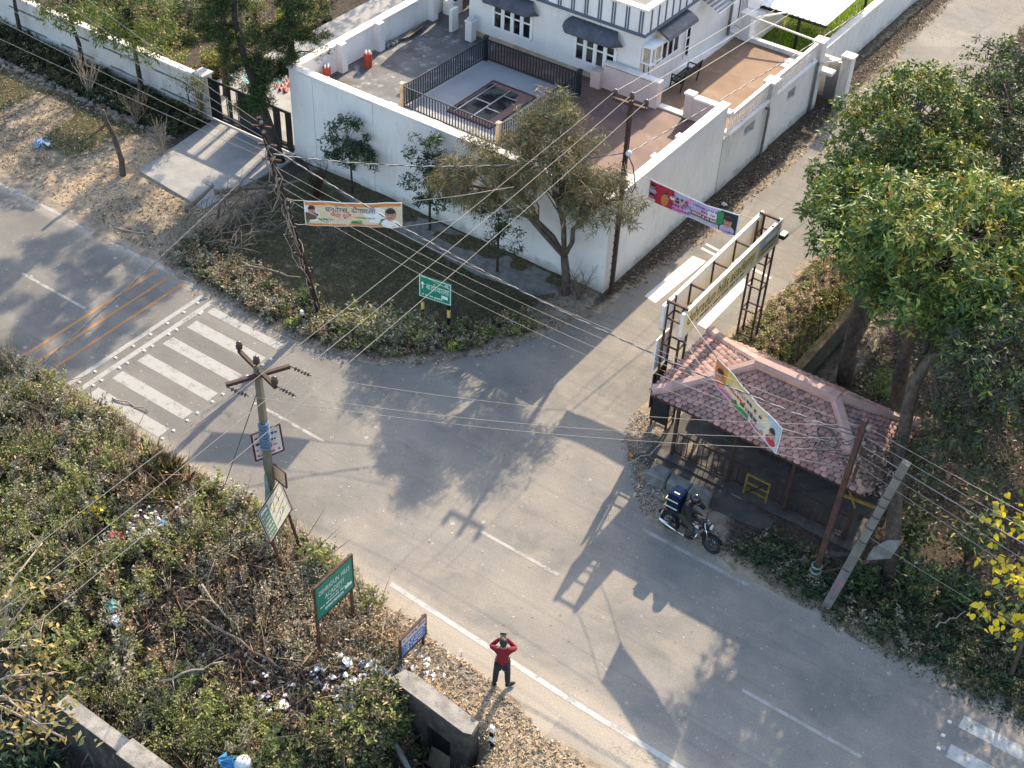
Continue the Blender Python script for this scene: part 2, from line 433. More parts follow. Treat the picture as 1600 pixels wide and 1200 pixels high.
leafmat('litter_leaf', (0.050, 0.036, 0.027), (0.21, 0.145, 0.098), (0.40, 0.30, 0.21), 0.1, 0.7, 0.80)
leafmat('straw_blade', (0.28, 0.195, 0.115), (0.52, 0.40, 0.255), (0.62, 0.51, 0.36), 0.15, 0.7, 0.8)
leafmat('grass_blade', (0.070, 0.076, 0.030), (0.16, 0.148, 0.065), (0.28, 0.22, 0.12), 0.3, 0.6, 0.72)
leafmat('grass_dark', (0.022, 0.034, 0.016), (0.055, 0.065, 0.028), (0.11, 0.09, 0.05), 0.25, 0.6, 0.88)
leafmat('lawn_blade', (0.13, 0.24, 0.02), (0.27, 0.42, 0.03), None, 0.45, 0.5)
leafmat('rubbish', (0.62, 0.60, 0.58), (0.38, 0.36, 0.34), (0.30, 0.33, 0.40), 0.1, 0.5, 0.8)

# ------------------------------------------------------------------ building helpers
def V(*a):
    return Vector(a)

class MB:
    """collects shapes (world coordinates) and links them as ONE mesh object"""
    def __init__(self):
        self.v, self.f, self.mi, self.sm = [], [], [], []
    def add(self, verts, faces, mi=0, smooth=False):
        b = len(self.v)
        self.v += [tuple(p) for p in verts]
        for f in faces:
            self.f.append(tuple(b + i for i in f))
            self.mi.append(mi)
            self.sm.append(smooth)
        return self
    def box(self, x0, x1, y0, y1, z0, z1, mi=0):
        p = [(x, y, z) for z in (z0, z1) for y in (y0, y1) for x in (x0, x1)]
        return self.add(p, [(0, 2, 3, 1), (4, 5, 7, 6), (0, 1, 5, 4), (2, 6, 7, 3), (0, 4, 6, 2), (1, 3, 7, 5)], mi)
    def cbox(self, c, s, rz=0.0, mi=0, taper=1.0):
        cs, sn = math.cos(rz), math.sin(rz)
        p = []
        for k, z in enumerate((-.5, .5)):
            t = taper if k else 1.0
            for y in (-.5, .5):
                for x in (-.5, .5):
                    X, Y = x * s[0] * t, y * s[1] * t
                    p.append((c[0] + X * cs - Y * sn, c[1] + X * sn + Y * cs, c[2] + z * s[2]))
        return self.add(p, [(0, 2, 3, 1), (4, 5, 7, 6), (0, 1, 5, 4), (2, 6, 7, 3), (0, 4, 6, 2), (1, 3, 7, 5)], mi)
    def beam(self, a, b, w, h, mi=0, up=(0, 0, 1)):
        a, b = Vector(a), Vector(b)
        d = (b - a).normalized()
        u = Vector(up)
        if abs(d.dot(u)) > 0.98:
            u = Vector((1, 0, 0))
        s = d.cross(u).normalized()
        t = s.cross(d).normalized()
        p = [q + s * (i * w / 2) + t * (j * h / 2) for q in (a, b) for (i, j) in ((-1, -1), (1, -1), (1, 1), (-1, 1))]
        return self.add(p, [(3, 2, 1, 0), (4, 5, 6, 7), (0, 1, 5, 4), (1, 2, 6, 5), (2, 3, 7, 6), (3, 0, 4, 7)], mi)
    def tube(self, pts, r, n=6, mi=0, cap=True, smooth=True):
        pts = [Vector(p) for p in pts]
        rs = r if isinstance(r, (list, tuple)) else [r] * len(pts)
        vs, fs = [], []
        prev = None
        for i, p in enumerate(pts):
            d = (pts[min(i + 1, len(pts) - 1)] - pts[max(i - 1, 0)]).normalized()
            if prev is None:
                a = d.orthogonal().normalized()
            else:
                a = (prev - d * prev.dot(d)).normalized()
            prev = a
            b = d.cross(a)
            for k in range(n):
                t = 2 * math.pi * k / n
                vs.append(p + (a * math.cos(t) + b * math.sin(t)) * rs[i])
        for i in range(len(pts) - 1):
            for k in range(n):
                k2 = (k + 1) % n
                fs.append((i * n + k, i * n + k2, (i + 1) * n + k2, (i + 1) * n + k))
        if cap:
            fs.append(tuple(range(n - 1, -1, -1)))
            fs.append(tuple((len(pts) - 1) * n + k for k in range(n)))
        return self.add(vs, fs, mi, smooth)
    def lathe(self, prof, c=(0, 0, 0), n=14, mi=0, axis=(0, 0, 1), smooth=True):
        ax = Vector(axis).normalized()
        a = ax.orthogonal().normalized()
        b = ax.cross(a)
        c = Vector(c)
        vs, fs = [], []
        for (r, h) in prof:
            for k in range(n):
                t = 2 * math.pi * k / n
                vs.append(c + ax * h + (a * math.cos(t) + b * math.sin(t)) * r)
        for i in range(len(prof) - 1):
            for k in range(n):
                k2 = (k + 1) % n
                fs.append((i * n + k, i * n + k2, (i + 1) * n + k2, (i + 1) * n + k))
        fs.append(tuple(range(n - 1, -1, -1)))
        fs.append(tuple((len(prof) - 1) * n + k for k in range(n)))
        return self.add(vs, fs, mi, smooth)
    def torus(self, c, R, r, axis, n=28, m=8, mi=0):
        pts = []
        ax = Vector(axis).normalized()
        a = ax.orthogonal().normalized()
        b = ax.cross(a)
        c = Vector(c)
        vs, fs = [], []
        for i in range(n):
            t = 2 * math.pi * i / n
            d = a * math.cos(t) + b * math.sin(t)
            for k in range(m):
                u = 2 * math.pi * k / m
                vs.append(c + d * (R + r * math.cos(u)) + ax * (r * math.sin(u)))
        for i in range(n):
            for k in range(m):
                fs.append((i * m + k, ((i + 1) % n) * m + k, ((i + 1) % n) * m + (k + 1) % m, i * m + (k + 1) % m))
        return self.add(vs, fs, mi, True)
    def ell(self, c, r, n=14, k=8, mi=0, M=None):
        c = Vector(c)
        vs, fs = [], []
        for i in range(1, k):
            t = math.pi * i / k
            for j in range(n):
                p = 2 * math.pi * j / n
                q = Vector((r[0] * math.sin(t) * math.cos(p), r[1] * math.sin(t) * math.sin(p), r[2] * math.cos(t)))
                vs.append(c + (M @ q if M else q))
        top, bot = Vector((0, 0, r[2])), Vector((0, 0, -r[2]))
        vs += [c + (M @ top if M else top), c + (M @ bot if M else bot)]
        for i in range(k - 2):
            for j in range(n):
                j2 = (j + 1) % n
                fs.append((i * n + j, (i + 1) * n + j, (i + 1) * n + j2, i * n + j2))
        T, B = len(vs) - 2, len(vs) - 1
        for j in range(n):
            j2 = (j + 1) % n
            fs.append((T, j, j2))
            fs.append((B, (k - 2) * n + j2, (k - 2) * n + j))
        return self.add(vs, fs, mi, True)
    def prism(self, poly, z0, z1, mi=0):
        k = len(poly)
        vs = [(x, y, z0) for x, y in poly] + [(x, y, z1) for x, y in poly]
        fs = [tuple(range(k - 1, -1, -1)), tuple(range(k, 2 * k))]
        fs += [(i, (i + 1) % k, k + (i + 1) % k, k + i) for i in range(k)]
        return self.add(vs, fs, mi)
    def build(self, name, mats, parent=None, base=None, bevel=0.0):
        """shapes are in world coordinates; the object's origin is the parent's base (or base)"""
        me = bpy.data.meshes.new(name)
        o0 = Vector(parent['_w']) if parent is not None else Vector(base if base is not None else (0, 0, 0))
        me.from_pydata([(x - o0.x, y - o0.y, z - o0.z) for x, y, z in self.v], [], self.f)
        if not isinstance(mats, (list, tuple)):
            mats = [mats]
        for k in mats:
            me.materials.append(MAT[k])
        me.polygons.foreach_set('material_index', self.mi)
        me.polygons.foreach_set('use_smooth', self.sm)
        me.update()
        o = bpy.data.objects.new(name, me)
        C.objects.link(o)
        if parent is not None:
            o.parent = parent
        else:
            o.location = o0
        o['_w'] = tuple(o0)
        if bevel:
            b = o.modifiers.new('bevel', 'BEVEL')
            b.width = bevel
            b.segments = 1
            b.limit_method = 'ANGLE'
        return o

def thing(name, label, cat, loc, group=None):
    o = bpy.data.objects.new(name, None)
    C.objects.link(o)
    o.location = loc
    o.empty_display_size = 0.2
    o['_w'] = tuple(float(x) for x in loc)
    return tag(o, label, cat, group)

def tag(o, label, cat, group=None):
    o['label'] = label
    o['category'] = cat
    if group:
        o['group'] = group
    return o

def struct(o, kind='structure', label=None):
    o['kind'] = kind
    if label:
        o['label'] = label
    return o

def copy_tree(o, parent=None):
    c = o.copy()
    C.objects.link(c)
    if parent is not None:
        c.parent = parent
    for ch in o.children:
        copy_tree(ch, c)
    return c

def npmesh(name, verts, tris, mats, parent=None, base=(0, 0, 0), mi=None, nper=3, smooth=False):
    me = bpy.data.meshes.new(name)
    o0 = np.array(parent['_w'] if parent is not None else base, float)
    v = (np.asarray(verts, float) - o0).astype(np.float32)
    t = np.asarray(tris, np.int32)
    me.vertices.add(len(v))
    me.vertices.foreach_set('co', v.ravel())
    me.loops.add(t.size)
    me.loops.foreach_set('vertex_index', t.ravel())
    me.polygons.add(len(t))
    me.polygons.foreach_set('loop_start', np.arange(0, t.size, t.shape[1], dtype=np.int32))
    if not isinstance(mats, (list, tuple)):
        mats = [mats]
    for k in mats:
        me.materials.append(MAT[k])
    if mi is not None:
        me.polygons.foreach_set('material_index', np.asarray(mi, np.int32))
    if smooth:
        me.polygons.foreach_set('use_smooth', np.ones(len(t), bool))
    me.update(calc_edges=True)
    me.validate()
    o = bpy.data.objects.new(name, me)
    C.objects.link(o)
    if parent is not None:
        o.parent = parent
    else:
        o.location = tuple(o0)
    o['_w'] = tuple(float(x) for x in o0)
    return o

def unit(a):
    return a / np.maximum(np.linalg.norm(a, axis=-1, keepdims=True), 1e-9)

class Leaves:
    """many small folded leaves, each a two-triangle island"""
    def __init__(self):
        self.P, self.D, self.N, self.L, self.W, self.K = [], [], [], [], [], []
    def add(self, pos, d, nrm, L, W_, k=0):
        pos = np.asarray(pos, float)
        n = len(pos)
        self.P.append(pos)
        self.D.append(unit(np.asarray(d, float)))
        self.N.append(np.broadcast_to(np.asarray(nrm, float), (n, 3)))
        self.L.append(np.broadcast_to(np.asarray(L, float), (n,)))
        self.W.append(np.broadcast_to(np.asarray(W_, float), (n,)))
        self.K.append(np.broadcast_to(np.asarray(k), (n,)))
    def count(self):
        return sum(len(p) for p in self.P)
    def build(self, name, mats, parent=None, base=(0, 0, 0), fold=0.18, curl=0.0, heart=False):
        P, D, N = np.concatenate(self.P), np.concatenate(self.D), np.concatenate(self.N)
        L, W_, K = np.concatenate(self.L)[:, None], np.concatenate(self.W)[:, None], np.concatenate(self.K)
        s = unit(np.cross(D, N))
        up = np.cross(s, D)
        if heart:
            f = lambda a, w: P + D * L * a + s * W_ * w + up * W_ * fold * abs(w)
            v = np.stack([P, f(-.12, .26), f(.16, .5), f(.55, .36), P + D * L, f(.55, -.36), f(.16, -.5), f(-.12, -.26)], 1)
            b = np.arange(len(P))[:, None] * 8
            t = np.concatenate([b + np.array([[0, i, i + 1]]) for i in range(1, 7)], 1).reshape(-1, 3)
            return npmesh(name, v.reshape(-1, 3), t, mats, parent, base, np.repeat(K, 6))
        mid = P + D * L * 0.45
        v = np.stack([P, mid + s * W_ * .5 + up * W_ * fold, P + D * L - up * L * curl, mid - s * W_ * .5 + up * W_ * fold], 1)
        n = len(P)
        b = np.arange(n)[:, None] * 4
        t = np.concatenate([b + np.array([[0, 1, 2]]), b + np.array([[0, 2, 3]])], 1).reshape(-1, 3)
        return npmesh(name, v.reshape(-1, 3), t, mats, parent, base, np.repeat(K, 2))

def rdir(n, up=0.0, sp=1.0):
    d = rng.normal(size=(n, 3)) * sp
    d[:, 2] += up
    return unit(d)

# ---- flat print and lettering laid on a surface S(u, v, off) -> world point
def flat_surface(o, xd, yd):
    o, xd, yd = Vector(o), Vector(xd).normalized(), Vector(yd).normalized()
    nn = xd.cross(yd).normalized()
    return lambda u, v, off=0.0: o + xd * u + yd * v + nn * off

class Print:
    def __init__(self, surf):
        self.s, self.b, self.mats = surf, MB(), []
    def k(self, m):
        if m not in self.mats:
            self.mats.append(m)
        return self.mats.index(m)
    def poly(self, pts, m, off):
        self.b.add([self.s(u, v, off) for u, v in pts], [tuple(range(len(pts)))], self.k(m))
        return self
    def rect(self, x0, x1, y0, y1, m, off, nx=1):
        for i in range(nx):
            a, b = x0 + (x1 - x0) * i / nx, x0 + (x1 - x0) * (i + 1) / nx
            self.poly([(a, y0), (b, y0), (b, y1), (a, y1)], m, off)
        return self
    def oval(self, cx, cy, rx, ry, m, off, n=16):
        return self.poly([(cx + rx * math.cos(2 * math.pi * i / n), cy + ry * math.sin(2 * math.pi * i / n)) for i in range(n)], m, off)
    def marks(self, x0, x1, y, h, m, off, seed=1):
        """a line of print too small to read: uneven short strokes"""
        r = random.Random(seed)
        x = x0
        while x < x1:
            w = h * r.uniform(0.35, 1.1)
            if x + w > x1:
                break
            self.rect(x, x + w, y + h * r.uniform(0, .15), y + h * r.uniform(.6, 1.0), m, off)
            x += w + h * (0.25 if r.random() < .8 else 0.9)
        return self
    def build(self, name, parent):
        return self.b.build(name, self.mats, parent)

def text_polys(body, size):
    cu = bpy.data.curves.new('lettering', 'FONT')
    cu.body = body
    cu.size = size
    cu.align_x = 'CENTER'
    cu.align_y = 'CENTER'
    cu.resolution_u = 2
    o = bpy.data.objects.new('lettering', cu)
    C.objects.link(o)
    dg = bpy.context.evaluated_depsgraph_get()
    me = bpy.data.meshes.new_from_object(o.evaluated_get(dg))
    vs = [(v.co.x, v.co.y) for v in me.vertices]
    fs = [tuple(p.vertices) for p in me.polygons]
    bpy.data.objects.remove(o)
    bpy.data.curves.remove(cu)
    bpy.data.meshes.remove(me)
    return vs, fs

def lettering(parent, surf, lines, name='lettering'):
    """lines: (text, cx, cy, size, material, off, stretch_x, slant)"""
    for ln in lines:
        b, mats = MB(), []
        body, cx, cy, size, mk, off = ln[:6]
        sx = ln[6] if len(ln) > 6 else 1.0
        sl = ln[7] if len(ln) > 7 else 0.0
        if mk not in mats:
            mats.append(mk)
        vs, fs = text_polys(body, size)
        if vs:
            b.add([surf(cx + x * sx + y * sl, cy + y, off) for x, y in vs], fs, mats.index(mk))
        if b.f:
            b.build(name, mats, parent)

def skin_body(name, mat, parent, pts, edges, radii, root=0, sub=1):
    """one continuous tapered surface grown over a joint skeleton"""
    o0 = Vector(parent['_w'])
    bm = bmesh.new()
    lay = bm.verts.layers.skin.verify()
    vs = []
    for i, p in enumerate(pts):
        v = bm.verts.new(Vector(p) - o0)
        r = radii[i]
        v[lay].radius = r if isinstance(r, tuple) else (r, r)
        v[lay].use_root = (i == root)
        vs.append(v)
    for a, b in edges:
        bm.edges.new((vs[a], vs[b]))
    me0 = bpy.data.meshes.new('skeleton')
    bm.to_mesh(me0)
    bm.free()
    o = bpy.data.objects.new('skeleton', me0)
    C.objects.link(o)
    sk = o.modifiers.new('skin', 'SKIN')
    sk.use_smooth_shade = True
    sk.branch_smoothing = 0.6
    ss = o.modifiers.new('sub', 'SUBSURF')
    ss.levels = ss.render_levels = sub
    dg = bpy.context.evaluated_depsgraph_get()
    me = bpy.data.meshes.new_from_object(o.evaluated_get(dg))
    bpy.data.objects.remove(o)
    me.name = name
    me.materials.clear()
    me.materials.append(MAT[mat])
    for p in me.polygons:
        p.use_smooth = True
        p.material_index = 0
    ob = bpy.data.objects.new(name, me)
    C.objects.link(ob)
    ob.parent = parent
    ob['_w'] = tuple(o0)
    return ob

# ------------------------------------------------------------------ terrain
def vnoise(x, y, s, seed):
    r = np.random.default_rng(seed).random((256, 256))
    X, Y = x / s + 100.3, y / s + 100.7
    i, j = np.floor(X).astype(int), np.floor(Y).astype(int)
    u, v = X - i, Y - j
    u, v = u * u * (3 - 2 * u), v * v * (3 - 2 * v)
    g = lambda a, b: r[a % 256, b % 256]
    return (g(i, j) * (1 - u) + g(i + 1, j) * u) * (1 - v) + (g(i, j + 1) * (1 - u) + g(i + 1, j + 1) * u) * v

def sstep(x, a, b):
    t = np.clip((x - a) / (b - a), 0, 1)
    return t * t * (3 - 2 * t)

LEFT_EDGE = [(-21.8, 22.80), (-20.6, 23.25), (-19.5, 24.06), (-18.2, 25.56), (-17.05, 27.7), (-16.35, 30.3), (-15.95, 34), (-15.7, 38), (-15.6, 44), (-15.85, 50), (-16.1, 60), (-16.6, 90)]
RIGHT_EDGE = [(-10.2, 22.78), (-11.6, 23.6), (-12.5, 24.6), (-13.05, 25.6), (-13.4, 26.8), (-13.45, 29), (-13.2, 31), (-12.75, 34), (-12.5, 37.5), (-12.5, 48), (-12.7, 60), (-13.2, 90)]
ROAD_POLY = [(-140, 17.0), (-18, 17.02), (-14.8, 16.75), (-11.3, 16.35), (-7.3, 15.8), (60, 15.0), (60, 22.78)] + RIGHT_EDGE + LEFT_EDGE[::-1] + [(-140, 22.80)]

def poly_sdist(x, y, poly):
    d = np.full(x.shape, 1e9)
    ins = np.zeros(x.shape, bool)
    k = len(poly)
    for i in range(k):
        (ax, ay), (bx, by) = poly[i], poly[(i + 1) % k]
        ex, ey = bx - ax, by - ay
        t = np.clip(((x - ax) * ex + (y - ay) * ey) / (ex * ex + ey * ey), 0, 1)
        d = np.minimum(d, np.hypot(x - ax - t * ex, y - ay - t * ey))
        c = ((ay > y) != (by > y)) & (x < (bx - ax) * (y - ay) / ((by - ay) if by != ay else 1e-9) + ax)
        ins ^= c
    return np.where(ins, -d, d)

def ground_z(x, y):
    x, y = np.asarray(x, float), np.asarray(y, float)
    d = poly_sdist(x, y, ROAD_POLY)
    n1 = vnoise(x, y, 1.7, 1) - .5
    n2 = vnoise(x, y, .6, 2) - .5
    z = -0.06 + 0.10 * sstep(d + n1 * .35 + n2 * .35, -0.12, 0.30) + np.where(d > .3, n1 * .12 + n2 * .06, 0) * sstep(d, .3, 1.5)
    near = sstep(16.2 - y, 0, 6.0)
    z -= 0.75 * near * sstep(-9.0 - x, -1.5, 1.0)
    pit = sstep(14.85 - y, 0, .35) * sstep(y, 11.6, 12.6) * sstep(x, -12.2, -11.75) * sstep(-9.75 - x, 0, .4)
    z -= 1.5 * pit
    z -= 1.3 * sstep(9.75 - y, 0, .3) * sstep(-14.0 - x, 0, .6)
    lot = sstep(x, -29.6, -28.2) * sstep(-17.0 - x, 0, 1.2) * sstep(d, .6, 2.2) * sstep(29.9 - y, 0, .4) * (y > 20)
    z -= 0.28 * lot
    z -= 0.75 * sstep(x, -11.7, -10.7) * sstep(-9.75 - x, 0, .25) * sstep(y, 29.2, 30.4) * (y < 60)
    return z

def axis_pts(lo, hi, step, far):
    a = list(np.arange(lo, hi, step))
    return np.array([-far, -far * .5, lo - 60, lo - 20] + a + [hi + 20, hi + 60, far * .5, far])

gx = axis_pts(-56.0, 9.0, 0.27, 900.0)
gy = axis_pts(2.0, 72.0, 0.27, 900.0)
GX, GY = np.meshgrid(gx, gy)
GZ = ground_z(GX, GY)
gv = np.stack([GX, GY, GZ], -1).reshape(-1, 3)
nx_, ny_ = len(gx), len(gy)
ii = (np.arange(ny_ - 1)[:, None] * nx_ + np.arange(nx_ - 1)[None, :]).reshape(-1)
gq = np.stack([ii, ii + 1, ii + nx_ + 1, ii + nx_], 1)
ground = npmesh('ground', gv, gq, 'ground', smooth=True)
struct(ground, label='sandy, weedy ground around the road junction')

# cover map: R straw, G green, B dark soil and litter (what lies on the ground, and painted shade in the pits)
def cover(x, y):
    d = poly_sdist(x, y, ROAD_POLY)
    n1 = vnoise(x, y, 2.6, 5)
    n2 = vnoise(x, y, 1.1, 6)
    off = sstep(d + (n2 - .5) * .8, .25, 1.1)
    r = np.zeros_like(x); g = np.zeros_like(x); b = np.zeros_like(x)
    near = (y < 17)
    man = sstep(x, -15.5, -13.0) * near
    r += near * off * (.55 + .5 * man)
    g += near * off * (1 - man) * .45 * n1
    b += near * sstep(d, 1.0, 2.2) * (1 - man * .75) * .75
    leftv = (y > 22.7) & (x < -29.3)
    r += leftv * off * (.15 + .55 * sstep(n1, .4, .65))
    g += leftv * sstep(d, 1.6, 3.2) * sstep(n1, .45, .25) * .95
    b += leftv * sstep(y, 28.0, 28.8) * .9
    b += leftv * sstep(d, .8, 2.0) * sstep(n2, .4, .7) * .5
    lot = (y > 22.7) & (x > -29.3) & (x < -16.0)
    r += lot * off * .55 * sstep(2.2 - d, -.5, 1.0)
    g += lot * sstep(d, .8, 2.4) * .8
    b += lot * sstep(d, .5, 2.0) * .55
    b += lot * sstep(x, -18.6, -17.2) * .4
    rv = (y > 22.6) & (x > -13.5)
    b += rv * sstep(d, .35, 1.2) * sstep(x, -9.4, -8.2) * (y < 60) * .95
    strip = rv * (x < -9.9) * sstep(y, 28.6, 30)
    r += strip * off * 1.0
    g += strip * sstep(d, .8, 1.6) * .55 * n1 * 1.3
    b += strip * sstep(x, -11.0, -10.5) * .8
    b += rv * (x > -8.6) * sstep(d, .1, .7) * .6
    sh = rv * (x < -5) * (y < 30) * (x > -13)
    b += sh * sstep(d, .8, 1.5) * .25
    pit = (x > -13.2) & (x < -9.3) & (y < 14.4)
    b = np.maximum(b, pit * sstep(y, 11.2, 12.0) * 1.0); r = np.where(pit, r * .2, r); g = np.where(pit, g * .2, g)  # dark soil colour doubles as shade in the culvert pit
    low = (y < 9.9) & (x < -12.5); b = np.maximum(b, low * 1.0); r = np.where(low, 0, r)  # same dark cover paints the shade in the hollow below the wall
    garden = sstep(x, -60, -40) * (x < -30.3) * sstep(y, 31, 32) * sstep(-36.0 - x, 0, .8)
    b += garden * .8; r += garden * .3
    wallside = (x > -17.0) & (x < -15.4) & (y > 29)
    b += wallside * sstep(d, .15, .6) * .5
    r += wallside * off * .3
    return np.stack([np.clip(r, 0, 1), np.clip(g, 0, 1), np.clip(b, 0, 1), np.ones_like(x)], -1)
ca = ground.data.color_attributes.new('cover', 'FLOAT_COLOR', 'POINT')
ca.data.foreach_set('color', cover(gv[:, 0], gv[:, 1]).astype(np.float32).ravel())

# ------------------------------------------------------------------ roads and paint
def strip_sheet(name, poly, z, mat, label):
    b = MB()
    b.add([(x, y, z) for x, y in poly], [tuple(range(len(poly)))])
    return struct(b.build(name, mat), label=label)

strip_sheet('main_road', [(-140, 16.4), (-18, 16.4), (-14.8, 16.1), (-7.3, 15.1), (60, 14.3), (60, 23.2), (-140, 23.2)], 0.0, 'asphalt', 'worn grey asphalt road running across the picture')
SIDE = [(-10.0, 22.9)] + [(x + .45, y) for x, y in RIGHT_EDGE[1:]] + [(x - .45, y) for x, y in LEFT_EDGE[::-1][:-1]] + [(-22.4, 22.9)]
b = MB()
rp, lp = [(x + .45, y) for x, y in RIGHT_EDGE[1:]], [(x - .45, y) for x, y in LEFT_EDGE[1:]]
rp = [(-9.8, 22.6)] + rp
lp = [(-22.6, 22.6)] + lp
k = min(len(rp), len(lp))
b.add([(x, y, -0.004) for x, y in rp[:k]] + [(x, y, -0.004) for x, y in lp[:k]], [(i, i + 1, k + i + 1, k + i) for i in range(k - 1)])
struct(b.build('side_road', 'asphalt'), label='narrow dusty lane leaving between the compound wall and the trees')

def paint(name, quads, mat, label, z=0.004):
    b = MB()
    for q in quads:
        b.add([(x, y, z) for x, y in q], [(0, 1, 2, 3)])
    return struct(b.build(name, mat), label=label)

def rq(x0, x1, y0, y1, sk=0.0):
    return [(x0, y0), (x1, y0), (x1 + sk, y1), (x0 + sk, y1)]

paint('zebra_crossing', [rq(-26.25, -23.33, y, y + .42) for y in (17.27, 18.20, 19.20, 20.22, 21.23)] + [rq(-26.30, -23.35, 22.14, 22.44)], 'mark_white', 'white zebra crossing of six bars over the main road')
paint('zebra_crossing', [rq(-1.4 + .05 * i, 1.6, 22.14 - i * .95 - .4, 22.14 - i * .95) for i in range(5)], 'mark_bright', 'zebra crossing cut off by the lower right corner')
paint('stop_line', [rq(-27.12, -26.96, 17.25, 22.68, .03), rq(-26.68, -26.50, 17.25, 22.65, .04)], 'mark_white', 'pair of thin white stop lines beside the zebra crossing')
paint('rumble_stripes', [rq(x - .055, x + .055, 17.2, 22.82, -.03) for x in (-29.08, -28.53, -27.93)], 'mark_orange', 'three worn orange rumble stripes across the road')
paint('edge_line', [rq(-140, -26.95, 22.82, 22.96), rq(-10.6, -7.4, 22.53, 22.65)], 'mark_white_worn', 'worn white line along the far edge of the road')
paint('edge_line', [[(-140, 17.06), (-29.2, 17.06), (-29.2, 17.18), (-140, 17.18)], [(-14.75, 17.0), (-9.0, 16.80), (-9.0, 16.95), (-14.75, 17.14)], [(-8.99, 16.80), (20, 16.55), (20, 16.71), (-8.99, 16.95)]], 'mark_bright', 'solid white line along the near edge of the road')
paint('centre_line', [rq(a, a + 3.0, 19.90, 20.0) for a in (-50.5, -41.5, -32.4)] + [rq(-22.2, -19.55, 19.92, 20.02), rq(-14.0, -11.5, 19.86, 19.96), rq(-6.0, -2.9, 19.55, 19.65), rq(3, 6, 19.3, 19.4)], 'mark_white_worn', 'broken white centre line of the main road')
paint('lane_crossing_bars', [[(-15.88, 31.40), (-15.40, 31.30), (-15.22, 34.34), (-15.74, 34.33)], [(-13.92, 31.2), (-13.45, 31.15), (-13.47, 34.22), (-13.77, 34.27)], [(-15.73, 34.85), (-14.3, 34.68), (-14.3, 34.80), (-15.73, 34.97)], [(-15.73, 35.15), (-13.05, 34.78), (-13.05, 34.90), (-15.73, 35.27)]], 'mark_lane', 'fresh white bars and lines across the lane mouth', z=0.0)

# concrete apron before the gate, plinth strip along the compound wall
b = MB()
b.prism([(-33.85, 26.35), (-30.35, 26.05), (-30.15, 30.45), (-34.3, 30.5)], -.5, 0.12)
struct(b.build('driveway', 'apron_concrete'), label='pale concrete driveway sloping from the black gate')
b = MB()
b.prism([(-36.3, 31.0), (-30.5, 31.0), (-30.5, 60), (-36.0, 60)], -.5, 0.16)
struct(b.build('driveway', 'apron_concrete'), label='pale concrete driveway inside the garden compound')
b = MB()
b.prism([(-29.7, 30.5), (-28.6, 29.95), (-24.2, 29.42), (-21, 29.2), (-18.8, 29.55), (-17.5, 30.05), (-17.0, 30.5)], -.5, 0.02)
struct(b.build('pavement', 'stone'), label='low paved strip at the foot of the white compound wall')

# ------------------------------------------------------------------ white compound: wall, deck, house
wall = thing('compound_wall', 'tall white rendered compound wall turning the street corner, with balustrade and small openings on the lane', 'wall', (-17.05, 30.6, 0))
b = MB()
TOP = 3.6
def wall_run(b, x0, x1, y0, y1, z1, z0=-.6, mi=0):
    b.box(x0, x1, y0, y1, z0, z1, mi)
wall_run(b, -30.30, -17.0, 30.62, 30.84, TOP)                    # front
wall_run(b, -30.30, -30.08, 30.842, 60, TOP)                     # garden side
wall_run(b, -17.22, -17.0, 30.842, 38.1, TOP)                    # lane side, high part
b.build('front_wall', 'white_wall', wall)
b = MB()
# lane side, low part with two window holes (leave the holes open)
def holed(b, x0, x1, y0, y1, z0, z1, holes):
    ys = sorted([y0, y1] + [h for q in holes for h in q[:2]])
    for a, c in zip(ys[:-1], ys[1:]):
        hit = [q for q in holes if abs(q[0] - a) < 1e-6]
        if hit:
            b.box(x0, x1, a, c, z0, hit[0][2])
            b.box(x0, x1, a, c, hit[0][3], z1)
        else:
            b.box(x0, x1, a, c, z0, z1)
holed(b, -17.2, -16.98, 38.104, 45.6, -.6, 2.25, [(39.74, 40.56, 1.56, 1.96), (43.2, 43.86, 1.48, 1.90)])
b.build('lane_wall', 'wall_old', wall)
b = MB()
for (y0, y1, z0, z1) in [(39.74, 40.56, 1.56, 1.96), (43.2, 43.86, 1.48, 1.90)]:
    b.box(-17.35, -17.21, y0 - .1, y1 + .1, z0 - .1, z1 + .1, 0)  # near-black backing paints the shade behind the bars
    for i in range(1, 4):
        b.beam((-17.06, y0 + (y1 - y0) * i / 4, z0), (-17.06, y0 + (y1 - y0) * i / 4, z1), .025, .025, 1)
    b.beam((-17.09, y0, (z0 + z1) / 2), (-17.09, y1, (z0 + z1) / 2), .03, .03, 1)
b.build('vent_opening', ['hole_shade', 'wall_old'], wall)
b = MB()
b.box(-30.34, -16.96, 30.56, 30.90, TOP, TOP + .06)
b.box(-30.36, -30.02, 30.902, 60, TOP, TOP + .06)
b.box(-17.27, -16.94, 30.902, 38.16, TOP, TOP + .06)
b.box(-17.28, -16.92, 38.162, 38.45, TOP - .5, TOP - .32)
b.build('coping', 'coping', wall)
b = MB()
for y in (33.0, 35.1, 38.3, 41.0):
    b.box(-30.078, -29.80, y - .15, y + .15, 2.6, TOP + .10)
for x in (-25.9, -24.0, -20.4):
    b.box(x - .16, x + .16, 30.842, 31.02, 2.6, TOP + .02)
for y in (32.2, 33.8, 35.4):
    b.box(-17.46, -17.222, y - .14, y + .14, 2.6, TOP - .04)
b.build('pier', 'white_wall', wall)
b = MB()                                                         # faint pilaster joints on the street face
for x in (-29.55, -26.85, -24.1, -21.3):
    b.box(x - .33, x + .33, 30.592, 30.62, -.3, TOP - .05)
b.build('pilaster', 'white_wall', wall)
